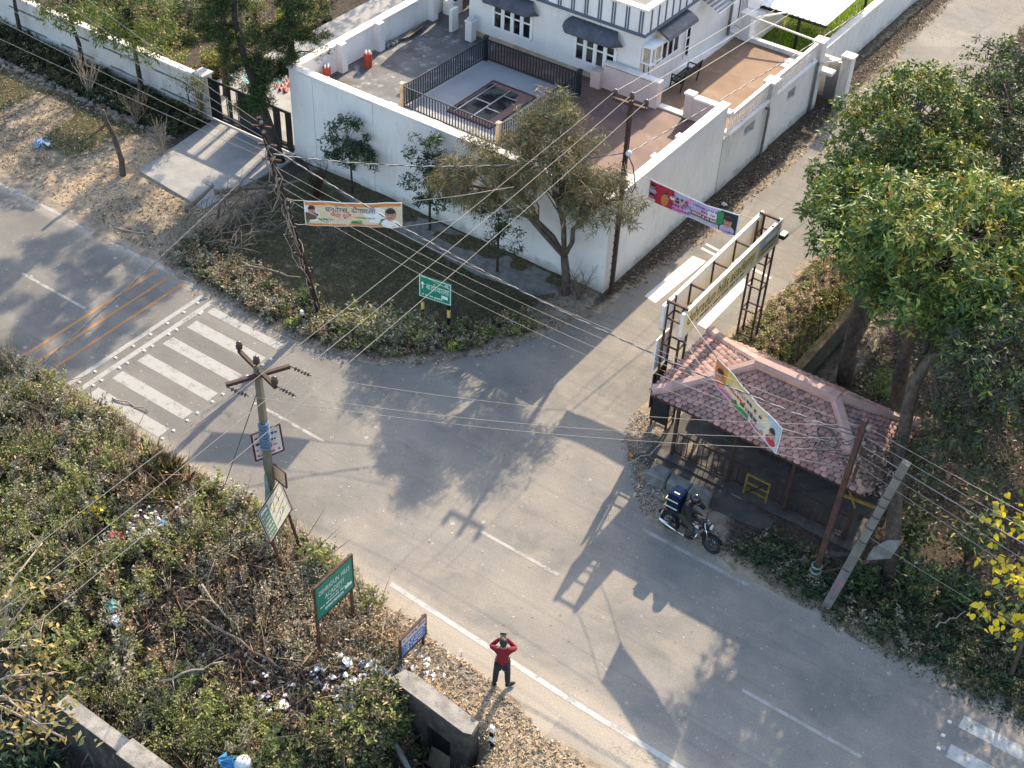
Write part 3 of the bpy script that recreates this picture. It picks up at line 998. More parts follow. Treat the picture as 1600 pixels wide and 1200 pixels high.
def balustrade(y0, y1, z0, z1):
    b = MB()
    nb = int((y1 - y0) / .17)
    for i in range(nb):
        y = y0 + (y1 - y0) * (i + .5) / nb
        b.lathe([(.045, z0), (.03, z0 + .08), (.055, z0 + .22), (.025, z0 + .36), (.045, z1 - .02)], (-17.09, y, 0), 6)
    b.box(-17.16, -17.02, y0, y1, z1, z1 + .07, 1)
    b.box(-17.24, -16.93, y0, y1, z0 - .07, z0, 2)
    return b.build('balustrade', ['coping', 'coping', 'coping'], wall)
balustrade(38.46, 41.55, 2.32, 2.93)
balustrade(42.05, 45.45, 2.32, 2.90)
b = MB()
b.box(-17.30, -16.93, 41.56, 42.04, -.3, 2.90)
b.box(-17.34, -16.88, 41.52, 42.08, 2.90, 2.98, 1)
b.box(-17.28, -16.91, 45.6, 46.05, -.3, 2.90)
b.box(-17.33, -16.86, 45.55, 46.10, 2.90, 2.98, 1)
b.build('post', ['wall_old', 'coping'], wall)
b = MB()
b.tube([(-16.92, 41.25, 2.1), (-16.90, 41.42, 2.05), (-16.88, 41.42, 1.9), (-16.88, 41.36, -.1)], .05, 8)
b.build('drain_pipe', 'stone', wall)
b = MB(); b.tube([(-16.90, 45.5, 2.2), (-16.89, 45.55, -.1)], .05, 8)
b.build('drain_pipe', 'stone', wall)

door_pier = thing('gate_pier', 'square white pier with beige cap beside the grey lane doorway', 'gate pier', (-16.2, 46.9, 0))
b = MB()
b.box(-16.42, -16.02, 46.65, 47.05, -.3, 2.12)
b.box(-16.47, -15.97, 46.60, 47.10, 2.12, 2.20, 1)
b.build('pier', ['wall_old', 'coping'], door_pier)
b = MB()
b.box(-17.0, -16.42, 46.9, 47.0, -.2, 1.75)
b.build('door_panel', 'steel', door_pier)
b = MB()
b.tube([(-16.9, 45.75, 2.05), (-16.3, 46.66, 2.05)], .04, 6)
b.build('beam', 'coping', door_pier)
b = MB(); b.box(-16.98, -16.45, 45.95, 46.35, 1.55, 1.68)
b.build('ledge', 'coping', door_pier)

far = thing('boundary_wall', 'long plain white boundary wall running up the lane past the green garden', 'wall', (-17.6, 52, 0))
b = MB()
b.box(-17.75, -17.5, 46.6, 90, -.4, 1.72)
b.box(-17.5, -16.40, 47.06, 47.25, -.4, 1.72)
b.build('wall', 'wall_old', far)
b = MB()
b.box(-17.78, -17.47, 46.58, 90, 1.72, 1.77)
b.build('coping', 'coping', far)

# raised deck inside the wall
deck = thing('terrace_deck', 'raised terrace deck with dark stained, pale and terracotta floors inside the white wall', 'terrace', (-23.6, 34.5, 2.6))
b = MB(); b.box(-30.08, -26.61, 30.842, 38.30, 1.9, 2.60); b.box(-30.08, -28.25, 38.30, 60, 1.9, 2.598); b.build('dark_floor', 'deck_dark', deck)
b = MB(); b.box(-26.61, -22.41, 32.26, 36.97, 1.9, 2.612); b.build('court_floor', 'court_floor', deck)
b = MB(); b.box(-22.41, -17.222, 30.842, 38.30, 1.9, 2.602); b.box(-26.61, -22.41, 36.97, 38.3, 1.9, 2.604); b.box(-26.61, -22.41, 30.842, 32.26, 1.9, 2.604); b.build('terracotta_floor', 'terracotta_floor', deck)
b = MB(); b.box(-20.7, -17.2, 38.30, 45.3, 1.6, 2.25); b.build('yard_floor', 'yard_floor', deck)
b = MB()
b.box(-29.9, -26.9, 30.845, 31.25, 2.6, 2.85)
b.build('ledge', 'coping', deck)
b = MB()
b.box(-21.9, -17.0, 45.2, 45.42, 1.0, 2.42)
b.box(-17.9, -17.22, 44.2, 45.19, 2.25, 2.27)
b.build('end_beam', 'coping', deck)

sk = thing('skylight', 'dark glass skylight with red brick border set in the pale court floor', 'skylight', (-24.3, 34.4, 2.612))
b = MB(); b.box(-25.22, -23.40, 33.12, 35.78, 2.612, 2.640); b.build('brick_border', 'brick_inlay', sk)
b = MB()
for (x0, x1, y0, y1) in [(-24.98, -24.36, 33.42, 34.35), (-24.28, -23.72, 33.42, 34.05), (-24.98, -24.36, 34.43, 35.52), (-24.28, -23.72, 34.15, 35.1), (-25.17, -25.04, 33.3, 34.0), (-25.17, -25.04, 34.1, 34.7), (-25.17, -25.04, 34.8, 35.6), (-24.28, -23.9, 35.2, 35.55)]:
    b.box(x0, x1, y0, y1, 2.640, 2.646)
b.build('glass', 'glass_dark', sk)
b = MB()
b.box(-25.03, -24.99, 33.2, 35.7, 2.64, 2.665); b.box(-24.345, -24.295, 33.2, 35.6, 2.64, 2.665)
b.box(-24.98, -24.36, 34.36, 34.42, 2.64, 2.660); b.box(-24.28, -23.72, 34.07, 34.13, 2.64, 2.660); b.box(-24.28, -23.72, 35.12, 35.17, 2.64, 2.660)
b.build('frame', 'steel', sk)
b = MB()
for (x0, x1, y0, y1) in [(-25.26, -23.36, 33.06, 33.12), (-25.26, -23.36, 35.78, 35.84), (-25.26, -25.22, 33.12, 35.78), (-23.40, -23.36, 33.12, 35.78)]:
    b.box(x0, x1, y0, y1, 2.612, 2.66)
b.build('rim', 'maroon_paint', sk)

rail = thing('court_railing', 'black iron railing enclosing the court with the skylight', 'railing', (-24.5, 34.6, 2.6))
def rail_run(a, c, name='rail_panel'):
    b = MB()
    a, c = Vector(a), Vector(c)
    L = (c - a).length
    for z in (.12, .86):
        b.beam(a + V(0, 0, z), c + V(0, 0, z), .035, .04)
    nb = int(L / .125)
    for i in range(nb):
        p = a + (c - a) * ((i + .5) / nb)
        b.beam(p + V(0, 0, .13), p + V(0, 0, .86), .028, .028)
    b.build(name, 'rail_iron', rail)
P1, P2, P3, P4 = V(-26.58, 32.30, 2.6), V(-26.40, 36.92, 2.6), V(-22.32, 36.96, 2.6), V(-22.45, 32.25, 2.6)
rail_run(P1, P2); rail_run(P2, P3); rail_run(P3, P4); rail_run(P4, P1)
for p, mk in ((P1, 'ochre_base'), (P2, 'rail_iron'), (P3, 'rail_iron'), (P4, 'ochre_base')):
    b = MB(); b.cbox((p.x, p.y, 3.08), (.13, .13, .96)); b.cbox((p.x, p.y, 3.575), (.17, .17, .05)); b.build('post', mk, rail)

# partition walls between the terrace and the side yard
pw = thing('partition_wall', 'low pink plastered partition wall joined to the house corner on the terrace', 'wall', (-21, 38.1, 2.6))
b = MB()
b.box(-22.35, -21.95, 37.75, 38.15, 2.6, 3.25); b.box(-21.95, -19.95, 37.95, 38.12, 2.6, 3.50); b.box(-19.95, -19.65, 37.85, 38.2, 2.6, 3.56)
b.build('wall', 'pink_plaster', pw)
b = MB(); b.box(-21.95, -19.62, 37.90, 38.18, 3.56, 3.62); b.build('coping', 'coping', pw)
pw = thing('partition_wall', 'short pink partition wall with cream coping joined to the high lane wall', 'wall', (-17.8, 38.1, 2.6))
b = MB(); b.box(-18.62, -18.32, 37.98, 38.24, 2.3, 3.50); b.box(-18.32, -17.23, 38.0, 38.2, 2.3, 3.42); b.build('wall', 'pink_plaster', pw)
b = MB(); b.box(-18.66, -18.28, 37.94, 38.28, 3.50, 3.57); b.box(-18.28, -17.23, 37.95, 38.25, 3.42, 3.49); b.box(-19.64, -18.63, 38.0, 38.28, 2.3, 2.66); b.build('coping', 'coping', pw)

# --- the house
house = thing('house', 'white single storey house with slate striped parapet, hooded windows and a flat roof', 'house', (-24.4, 42.5, 2.6))
HX0, HX1, HY0, HY1 = -28.2, -20.7, 38.30, 50.0
b = MB(); b.box(HX0, HX1, HY0, HY1, 1.2, 4.94); b.build('wall', 'white_wall', house)
b = MB(); b.box(HX0 + .0, HX1 - .4, HY0 - .02, HY0, 2.58, 2.80); b.box(HX1, HX1 + .32, 39.3, HY1 - .2, 1.2, 2.34, 1); b.build('plinth', ['ochre_base', 'coping'], house)
b = MB()
PX0, PX1, PY0, PY1 = HX0 - .18, HX1 + .18, HY0 - .18, HY1
b.box(PX0, PX1, PY0, PY0 + .16, 5.02, 5.90); b.box(PX1 - .16, PX1, PY0 + .16, PY1, 5.02, 5.90)
b.build('parapet', 'white_wall', house)
b = MB()
b.box(PX0 - .03, PX1 + .03, PY0 - .03, PY0 + .18, 4.94, 5.06); b.box(PX1 - .18, PX1 + .03, PY0 + .18, PY1, 4.94, 5.06)
b.build('lower_band', 'slate_paint', house)
b = MB()
x = PX1 - .12
k = 0
while x > PX0:
    for dx in (0, .10):
        b.box(x - dx - .055, x - dx, PY0 - .022, PY0, 5.06, 5.90)
    x -= .56
y = PY0 + .30
while y < PY1:
    b.box(PX1, PX1 + .022, y, y + .075, 5.06, 5.90)
    y += .50
b.build('parapet_stripes', 'slate_paint', house)
b = MB()
b.box(PX0 - .05, PX1 + .05, PY0 - .05, PY0 + .25, 5.90, 5.98); b.box(PX1 - .25, PX1 + .05, PY0 + .25, PY1, 5.90, 5.98)
b.build('roof_coping', 'coping', house)
b = MB(); b.box(PX0, PX1 - .16, PY0 + .16, PY1, 5.50, 5.62); b.build('roof', 'roof_screed', house)

def window_front(x0, x1, z0, z1, y=HY0):
    fr = MB()
    nb = 4
    fr.box(x0, x1, y - .05, y - .001, z0 - .09, z0); fr.box(x0, x1, y - .05, y - .001, z1, z1 + .06)
    for i in range(nb + 1):
        xx = x0 + (x1 - x0) * i / nb
        w = .075 if i % 4 else .06
        fr.box(xx - w, xx + w, y - .06, y - .002, z0, z1)
    fr.box(x0 + .06, x1 - .06, y - .045, y - .003, z0 + (z1 - z0) * .62, z0 + (z1 - z0) * .62 + .06)
    f = fr.build('window', 'frame_white', house)
    gl = MB()
    gl.box(x0 + .06, x1 - .06, y - .018, y - .004, z0, z1)
    g = gl.build('pane', 'glass_dark', f)
    return f
def awning_front(x0, x1, z0, z1, out, y=HY0):
    """ribbed hood with hipped ends"""
    b = MB()
    n_ = 22
    def row(t):
        pts = []
        for i in range(n_ + 1):
            u = i / n_
            x = x0 + (x1 - x0) * u
            inset = .32 * (1 - t)
            x = max(x0 + inset, min(x1 - inset, x))
            bulge = math.sin(t * math.pi / 2)
            edge = min(1.0, min(x - x0, x1 - x) / .34)
            o = out * (0.05 + .95 * t) * (.25 + .75 * min(1, edge + (1 - t)))
            pts.append((x, y - o, z1 - (z1 - z0) * (t ** 1.5) + (.008 if i % 2 else 0)))
        return pts
    T = [0, .2, .4, .6, .8, 1.0]
    vs, fs = [], []
    for t in T:
        vs += row(t)
    for a in range(len(T) - 1):
        for i in range(n_):
            q = a * (n_ + 1) + i
            fs.append((q, q + n_ + 1, q + n_ + 2, q + 1))
    b.add(vs, fs)
    k = len(T) - 1
    v2 = [(x, yy, z - .05) for (x, yy, z) in row(1.0)]
    b.add(row(1.0) + v2, [(i, i + 1 + 0, n_ + 2 + i, n_ + 1 + i) for i in range(n_)])
    e = b.build('awning', 'awning', house)
    sm = e.modifiers.new('thick', 'SOLIDIFY'); sm.thickness = .02
window_front(-27.05, -25.33, 3.27, 4.12)
window_front(-23.40, -21.70, 3.20, 4.06)
awning_front(-27.55, -24.98, 4.38, 4.76, .52)
awning_front(-23.92, -21.38, 4.34, 4.74, .52)
# lane face: boxed-in air conditioner, hood, windows
acb = MB()
for y in (38.38, 38.62, 39.08):
    for x in (-20.66, -20.32):
        acb.beam((x, y, 3.9), (x, y, 4.46), .06, .06)
acb.box(-20.699, -20.26, 38.34, 39.12, 4.46, 4.52); acb.box(-20.699, -20.26, 38.34, 39.12, 3.85, 3.90)
ac = acb.build('air_conditioner', 'frame_white', house)
b = MB(); b.box(-20.66, -20.34, 38.41, 38.59, 3.91, 4.45); b.box(-20.66, -20.34, 38.65, 39.05, 3.91, 4.45); b.build('grille', 'ochre_base', ac)
b = MB()
for i in range(4):
    y0 = 39.35 + i * .42
    b.box(-20.698, -20.66, y0 + .06, y0 + .34, 3.36, 4.0, 1)
b.box(-20.699, -20.64, 39.3, 41.2, 3.28, 3.36); b.box(-20.699, -20.64, 39.3, 41.2, 4.0, 4.06)
for i in range(5):
    b.box(-20.699, -20.645, 39.3 + i * .42, 39.39 + i * .42, 3.36, 4.0)
b.build('window', ['frame_white', 'glass_dark'], house)
b = MB()
vs = [(-20.70, 39.2, 4.80), (-20.70, 41.3, 4.80), (-20.45, 41.3, 4.77), (-20.45, 39.2, 4.77), (-20.16, 41.3, 4.62), (-20.16, 39.2, 4.62), (-20.10, 41.3, 4.50), (-20.10, 39.2, 4.50)]
b.add(vs, [(0, 1, 2, 3), (3, 2, 4, 5), (5, 4, 6, 7), (0, 3, 5, 7), (1, 6, 4, 2)])
b.build('awning', 'awning', house)
b = MB()
for i in range(3):
    b.box(-20.698, -20.66, 41.62, 41.86, 2.8 + i * .36, 3.1 + i * .36, 1)
b.box(-20.699, -20.65, 41.54, 41.62, 2.7, 3.9); b.box(-20.699, -20.65, 41.86, 41.94, 2.7, 3.9); b.box(-20.699, -20.648, 41.62, 41.86, 3.11, 3.155); b.box(-20.699, -20.648, 41.62, 41.86, 3.47, 3.515)
b.build('window', ['frame_white', 'glass_dark'], house)
b = MB()
for i in range(5):
    b.add([(-20.69, 42.5, 4.62 - i * .001), (-20.69, 44.0, 4.62), (-19.95, 44.0, 4.40), (-19.95, 42.5, 4.40)][:0] or [(-20.66 + i * .16, 42.5, 4.70 - i * .07), (-20.66 + i * .16, 44.0, 4.70 - i * .07), (-20.56 + i * .16, 44.0, 4.66 - i * .07), (-20.56 + i * .16, 42.5, 4.66 - i * .07)], [(0, 1, 2, 3)])
b.build('louvre_hood', 'slate_paint', house)
b = MB()
b.tube([(-20.60, 38.45, 4.3), (-20.60, 38.45, 2.6)], .035, 6); b.build('drain_pipe', 'stone', house)
b = MB(); b.tube([(-20.62, 38.85, 3.5), (-20.62, 38.85, 2.6)], .025, 6); b.build('drain_pipe', 'stone', house)
b = MB(); b.tube([(-20.6, 45.0, 5.0), (-20.6, 45.0, 2.3)], .06, 6); b.build('drain_pipe', 'stone', house)
b = MB()
b.box(-20.699, -20.66, 45.9, 46.6, 2.7, 3.5, 1)
for i in range(6):
    b.box(-20.70, -20.64, 45.9 + i * .13, 45.94 + i * .13, 2.7, 3.5)
b.build('window', ['frame_white', 'glass_dark'], house)
b = MB()   # flank wall of the porch at the far left, with its pillar block
b.box(-29.95, -29.45, 38.95, 39.55, 2.6, 3.15); b.box(-29.82, -29.58, 39.1, 39.4, 3.15, 5.0)
b.build('porch_pillar', 'white_wall', house)
b = MB(); b.box(-28.85, -28.7, 37.9, 38.29, 2.6, 3.5); b.build('wing_wall', 'white_wall', house)
b = MB(); b.box(-30.25, -28.39, 39.3, 50, 5.0, 5.9); b.build('porch_roof', 'white_wall', house)
b = MB(); b.box(-29.572, -29.50, 39.15, 39.35, 3.15, 5.0); b.build('porch_post', 'black_iron', house)
b = MB(); b.box(-27.95, -27.65, 37.72, 38.02, 2.6, 3.35); b.cbox((-27.8, 37.87, 3.38), (.34, .34, .06)); b.build('pedestal', 'white_wall', house)

pot = thing('white_bowl', 'small white bowl standing on the pedestal by the house wall', 'bowl', (-27.8, 37.87, 3.41))
b = MB(); b.lathe([(.05, 0), (.10, .03), (.13, .09), (.11, .09), (.08, .04)], (-27.8, 37.87, 3.41), 12); b.build('bowl', 'porcelain', pot)

# things on the deck
def red_stack(x, y, h, r, label):
    t = thing('red_drum', label, 'drum', (x, y, 2.6), 'red drums on the terrace')
    b = MB()
    b.lathe([(r, 0), (r * 1.04, .03), (r, .06), (r, h * .5), (r * 1.03, h * .52), (r, h * .55), (r, h - .03), (r * 1.03, h), (r * .8, h), (r * .8, h - .05)], (x, y, 2.6), 14)
    b.build('body', 'red_plastic', t)
    b = MB()
    for i in range(4):
        a = i * 1.57
        b.tube([(x + .5 * r * math.cos(a), y + .5 * r * math.sin(a), 2.6 + h - .05), (x + .6 * r * math.cos(a), y + .6 * r * math.sin(a), 2.6 + h + .09)], .035, 6)
    b.build('prong', 'coping', t)
red_stack(-29.45, 33.85, .52, .15, 'red drum standing alone in the middle of the dark terrace floor')
red_stack(-29.83, 32.05, .58, .14, 'tallest red drum in the huddle by the terrace wall corner')
red_stack(-29.55, 31.72, .30, .16, 'short red drum lying nearest the street wall on the terrace')
red_stack(-29.90, 31.62, .24, .15, 'lowest red drum tucked in the terrace wall corner')
tg = thing('rubble_bundle', 'bundle of old boards and stones against the garden side parapet on the terrace', 'boards', (-29.7, 37.0, 2.6))
b = MB()
for i in range(5):
    b.beam((-29.86 + .07 * i, 35.9 + .1 * i, 2.66 + .02 * i), (-29.88 + .06 * i, 37.7 - .1 * i, 2.75 + .05 * (i % 3)), .06, .03)
b.build('boards', 'dead_wood', tg)
b = MB()
for i in range(6):
    b.ell((-29.8 + random.uniform(-.1, .15), 35.4 + i * .1, 2.68), (.11, .1, .09), 8, 5)
b.build('stones', 'stone', tg)

bench = thing('garden_bench', 'black iron garden bench against the house on the side yard', 'bench', (-20.0, 40.6, 2.25))
def park_bench(t, x, y, z, rz, mk, L=1.2):
    cs, sn = math.cos(rz), math.sin(rz)
    Tn = lambda u, v, w: (x + u * cs - v * sn, y + u * sn + v * cs, z + w)
    b = MB()
    for i in range(4):
        b.beam(Tn(-L / 2, -.18 + i * .11, .42), Tn(L / 2, -.18 + i * .11, .42), .08, .025)
    b.build('seat', mk, t)
    b = MB()
    for i in range(4):
        b.beam(Tn(-L / 2, .24 + i * .03, .52 + i * .10), Tn(L / 2, .24 + i * .03, .52 + i * .10), .02, .07)
    b.build('backrest', mk, t)
    for s in (-1, 1):
        b = MB()
        b.beam(Tn(s * L / 2, -.22, 0), Tn(s * L / 2, -.2, .62), .04, .04); b.beam(Tn(s * L / 2, .22, 0), Tn(s * L / 2, .35, .88), .04, .04)
        b.beam(Tn(s * L / 2, -.22, .62), Tn(s * L / 2, .28, .62), .04, .035); b.beam(Tn(s * L / 2, -.2, .38), Tn(s * L / 2, .24, .38), .04, .035)
        b.build('leg', mk, t)
park_bench(bench, -20.05, 40.6, 2.25, math.radians(-90), 'black_iron')
lg = thing('deck_lounger', 'pale wooden slatted lounger beyond the yard end post', 'lounger', (-20.2, 46.4, 1.9))
b = MB()
for i in range(5):
    b.beam((-20.6 + i * .16, 45.7, 2.45), (-20.6 + i * .16, 46.7, 2.85), .13, .03)
b.build('backrest', 'coping', lg)
b = MB()
for i in range(3):
    b.beam((-20.7, 45.45 + i * .14, 2.42), (-19.8, 45.45 + i * .14, 2.42), .11, .03)
for x in (-20.6, -19.9):
    b.beam((x, 45.6, 2.0), (x, 45.6, 2.42), .05, .05)
b.build('seat', 'coping', lg)
for x, y, lab in ((-20.0, 45.35, 'square white end post at the near end of the garden pergola beam'),):
    t = thing('end_post', 'square white post with cream cap at the end of the brown yard', 'post', (x, y, 2.25))
    b = MB(); b.box(x - .22, x + .22, y - .2, y + .2, 2.0, 3.28); b.build('shaft', 'white_wall', t)
    b = MB(); b.box(x - .26, x + .26, y - .24, y + .24, 3.28, 3.36); b.build('cap', 'coping', t)
pg = thing('pergola_rails', 'thin white rails spanning from the yard end posts to the garden shed', 'pergola', (-18.5, 45.4, 3.2))
b = MB()
b.beam((-19.78, 45.35, 3.2), (-17.2, 45.8, 2.86), .06, .06); b.beam((-19.78, 45.45, 3.15), (-19.3, 48.0, 2.62), .06, .06)
b.build('rail', 'coping', pg)

shed = thing('garden_shed', 'open shed with white corrugated sheet roof on dark posts in the bright green garden', 'shed', (-19.0, 50.5, 1.0))
b = MB()
RX0, RX1, RY0, RY1 = -20.75, -17.78, 47.9, 52.5
nr = 60
vs, fs = [], []
for i in range(nr + 1):
    x = RX0 + (RX1 - RX0) * i / nr
    dz = .03 if (i % 5) == 0 else 0.0
    for y in (RY0, RY1):
        vs.append((x, y, 2.52 + dz + (y - RY0) * .03))
for i in range(nr):
    fs.append((2 * i, 2 * i + 2, 2 * i + 3, 2 * i + 1))
b.add(vs, fs)
o = b.build('roof', 'shed_white', shed)
sm = o.modifiers.new('thick', 'SOLIDIFY'); sm.thickness = .025
b = MB(); b.beam((RX0, RY0 + .06, 2.42), (RX1, RY0 + .06, 2.42), .10, .10); b.build('beam', 'black_iron', shed)
b = MB(); b.beam((RX0, RY1 - .1, 2.5), (RX1, RY1 - .1, 2.5), .1, .1); b.build('beam', 'black_iron', shed)
for x, y in ((-20.7, RY0 + .06), (-18.95, RY0 + .06), (-20.7, RY1 - .1), (-17.95, RY1 - .1)):
    b = MB(); b.beam((x, y, .9), (x, y, 2.45), .10, .10); b.build('post', 'black_iron', shed)
b = MB(); b.box(-23.0, -17.76, 46.2, 90, .3, .98)
struct(b.build('garden_bed', 'ground'), label='raised garden bed beyond the yard')
b = MB(); b.box(-50, -30.6, 60, 60.2, -.3, .2); 

# ------------------------------------------------------------------ bus shelter
sh = thing('bus_shelter', 'open roadside shelter with a pink clay tiled hip roof on dark posts', 'shelter', (-8.8, 26.6, 0))
b = MB(); b.box(-12.0, -5.7, 25.2, 28.1, -.5, .10); b.build('floor', 'dark_floor', sh)
for x in (-11.39, -9.61, -7.87, -6.08):
    for y in (25.48, 27.85):
        b = MB(); b.beam((x, y, 0), (x, y, 2.45), .09, .09); b.build('post', 'rust_dark', sh)
b = MB(); b.box(-11.9, -5.75, 27.95, 28.08, .1, 1.0); b.build('back_wall', 'stone', sh)
b = MB(); b.box(-11.2, -6.3, 27.35, 27.8, .38, .46); 
for x in (-11, -9.3, -7.9, -6.5):
    b.box(x, x + .1, 27.4, 27.75, .1, .38)
b.build('seat', 'concrete', sh)
def bar_fence(x0, x1, y, name='railing'):
    b = MB()
    for z in (.16, .86):
        b.beam((x0, y, z), (x1, y, z), .035, .035)
    nb = max(3, int((x1 - x0) / .16))
    for i in range(nb + 1):
        xx = x0 + (x1 - x0) * i / nb
        b.beam((xx, y, .10), (xx, y, .86), .03, .018)
    b.build(name, 'rust_dark', sh)
bar_fence(-11.33, -9.68, 25.56); bar_fence(-9.54, -9.1, 25.56); bar_fence(-8.3, -7.93, 25.56); bar_fence(-7.8, -6.15, 25.56)
RZ0, RZ1 = 2.42, 3.52
E_ = [(-12.05, 25.0), (-5.75, 25.0), (-5.75, 28.25), (-12.05, 28.25)]
RA, RB = V(-9.80, 26.62, RZ1), V(-7.62, 26.62, RZ1)
EV = [V(x, y, RZ0) for x, y in E_]
tile = MB()
def slope(p0, p1, q0, q1):
    """p0-p1 eave (left to right seen from outside), q0-q1 the upper edge"""
    ud = (p1 - p0).normalized()
    W0 = (p1 - p0).length
    v = (q0 - p0) - ud * (q0 - p0).dot(ud)
    Hs = v.length
    vd = v.normalized()
    nn = ud.cross(vd).normalized()
    a1, b1 = (q0 - p0).dot(ud), (q1 - p0).dot(ud)
    lo = lambda t: a1 * t
    hi = lambda t: W0 + (b1 - W0) * t
    tile.add([p0 - nn * .01, p1 - nn * .01, q1 - nn * .01, q0 - nn * .01], [(0, 1, 2, 3)], 1)
    ex, tw = .122, .195
    rows = int(Hs / ex) + 1
    for r in range(rows):
        v0 = r * ex - .05
        v1 = min(v0 + ex * 1.25, Hs)
        t = max(0, min(1, (v0 + v1) / 2 / Hs))
        c = -2
        off = (tw / 2 if r % 2 else 0) + random.uniform(-.01, .01)
        while True:
            u0 = off + c * tw
            c += 1
            if u0 > hi(t):
                break
            if u0 + tw < lo(t):
                continue
            vs, fs = [], []
            jl = random.uniform(-.008, .012)
            for k in range(6):
                s = k / 5
                bow = math.sin(math.pi * s)
                for (vv, lift) in ((v0 - .030 * bow, .060), (v1, .008)):
                    tt = max(0, min(1, vv / Hs))
                    u = max(lo(tt), min(hi(tt), u0 + tw * s * .90))
                    vs.append(p0 + ud * u + vd * vv + nn * (lift + jl + .026 * bow * (1.0 if lift > .03 else .6)))
            for k in range(5):
                fs.append((2 * k, 2 * k + 2, 2 * k + 3, 2 * k + 1))
            n0 = len(vs)
            for k in range(6):
                vs.append(vs[2 * k] - nn * .06)
            for k in range(5):
                fs.append((2 * k, n0 + k, n0 + k + 1, 2 * k + 2))
            tile.add(vs, fs)
slope(EV[0], EV[1], RA, RB)
slope(EV[1], EV[2], RB, RB)
slope(EV[2], EV[3], RB, RA)
slope(EV[3], EV[0], RA, RA)
tile.build('roof_tiles', ['tiles', 'moss_and_shade'], sh)  # dark underlay paints the shade in the tile gaps
b = MB()
def cap(a, c, r=.15):
    a, c = Vector(a), Vector(c)
    sag = .05 if abs(a.z - c.z) > .3 else .0
    pts = [a + (c - a) * (i / 8) - V(0, 0, sag * math.sin(math.pi * i / 8)) for i in range(9)]
    pts[0] = pts[0] + V(0, 0, sag)
    d = (c - a).normalized(); s = d.cross(V(0, 0, 1)).normalized(); u = s.cross(d)
    prof = [(-1, -.35), (-.95, .25), (-.55, .62), (.55, .62), (.95, .25), (1, -.35)]
    vs = [p + s * (x * r) + u * (y * r) for p in pts for x, y in prof]
    fs = [(i * 6 + k, i * 6 + k + 1, (i + 1) * 6 + k + 1, (i + 1) * 6 + k) for i in range(8) for k in range(5)] + [tuple(range(6)), tuple(range(53, 47, -1))]
    b.add(vs, fs)
cap(RA + V(-.1, 0, .03), RB + V(.1, 0, .03), .20)
for e, r in ((EV[0], RA), (EV[1], RB), (EV[2], RB), (EV[3], RA)):
    cap(e + V(0, 0, .05), r + V(0, 0, .06), .155)
b.build('ridge_cap', 'roof_ridge', sh)
b = MB()
for i in range(4):
    b.beam(EV[i] - V(0, 0, .07), EV[(i + 1) % 4] - V(0, 0, .07), .06, .12)
b.build('fascia', 'rust_dark', sh)
b = MB()
b.prism([(-12.3, 24.75), (-9.6, 24.35), (-6.2, 24.6), (-5.6, 25.2), (-12.0, 25.2)], -.3, .05)
struct(b.build('pavement', 'dark_floor'), label='dusty raised platform in front of the shelter')

t = thing('stone_bench', 'low rough stone slab bench in the dust behind the motorcycle', 'bench', (-10.6, 24.45, 0))
b = MB()
pts = [(-11.55, 24.1), (-11.35, 24.72), (-10.9, 24.68), (-9.62, 24.62), (-9.55, 24.25), (-10.4, 24.2)]
b.prism([(-11.55, 24.1), (-11.38, 24.70), (-10.95, 24.68), (-10.88, 24.18)], -.1, .40)
b.build('slab', 'stone', t, bevel=.05)
b = MB(); b.prism([(-10.86, 24.20), (-10.93, 24.66), (-10.20, 24.62), (-10.22, 24.21)], -.1, .37); b.build('slab', 'stone', t, bevel=.05)
b = MB(); b.prism([(-10.19, 24.20), (-10.18, 24.64), (-9.62, 24.60), (-9.56, 24.25)], -.1, .41); b.build('slab', 'stone', t, bevel=.05)
t = thing('barricade', 'small yellow metal barricade standing in the gap of the shelter railing', 'barricade', (-8.7, 25.6, 0.05))
b = MB()
for x in (-9.05, -8.38):
    b.beam((x, 25.36, .05), (x, 25.42, .82), .05, .05)
for z in (.25, .5, .80):
    b.beam((-9.05, 25.4, z), (-8.38, 25.4, z), .04, .06)
b.build('frame', 'yellow_paint', t)
b = MB(); b.beam((-8.95, 25.38, .2), (-8.45, 25.39, .75), .05, .03); b.build('brace', 'black_iron', t)
t = thing('notice_board', 'black painted notice board standing at the lane edge between the arch towers', 'board', (-12.7, 28.8, 0))
b = MB(); b.box(-12.72, -12.66, 28.3, 29.35, .55, 1.25); b.build('panel', 'black_iron', t)
for y in (28.4, 29.25):
    b = MB(); b.beam((-12.73, y, -.1), (-12.73, y, .6), .05, .05); b.build('leg', 'black_iron', t)
t = thing('rusty_bracket', 'broken yellow and black bracket hanging off the shelter corner by the leaning pole', 'bracket', (-5.6, 24.9, 2.0))
b = MB(); b.beam((-6.3, 24.95, 2.1), (-5.3, 24.9, 2.25), .05, .09); b.beam((-6.2, 25.0, 2.3), (-5.9, 24.9, 1.9), .04, .04); b.build('arm', 'yellow_paint', t)

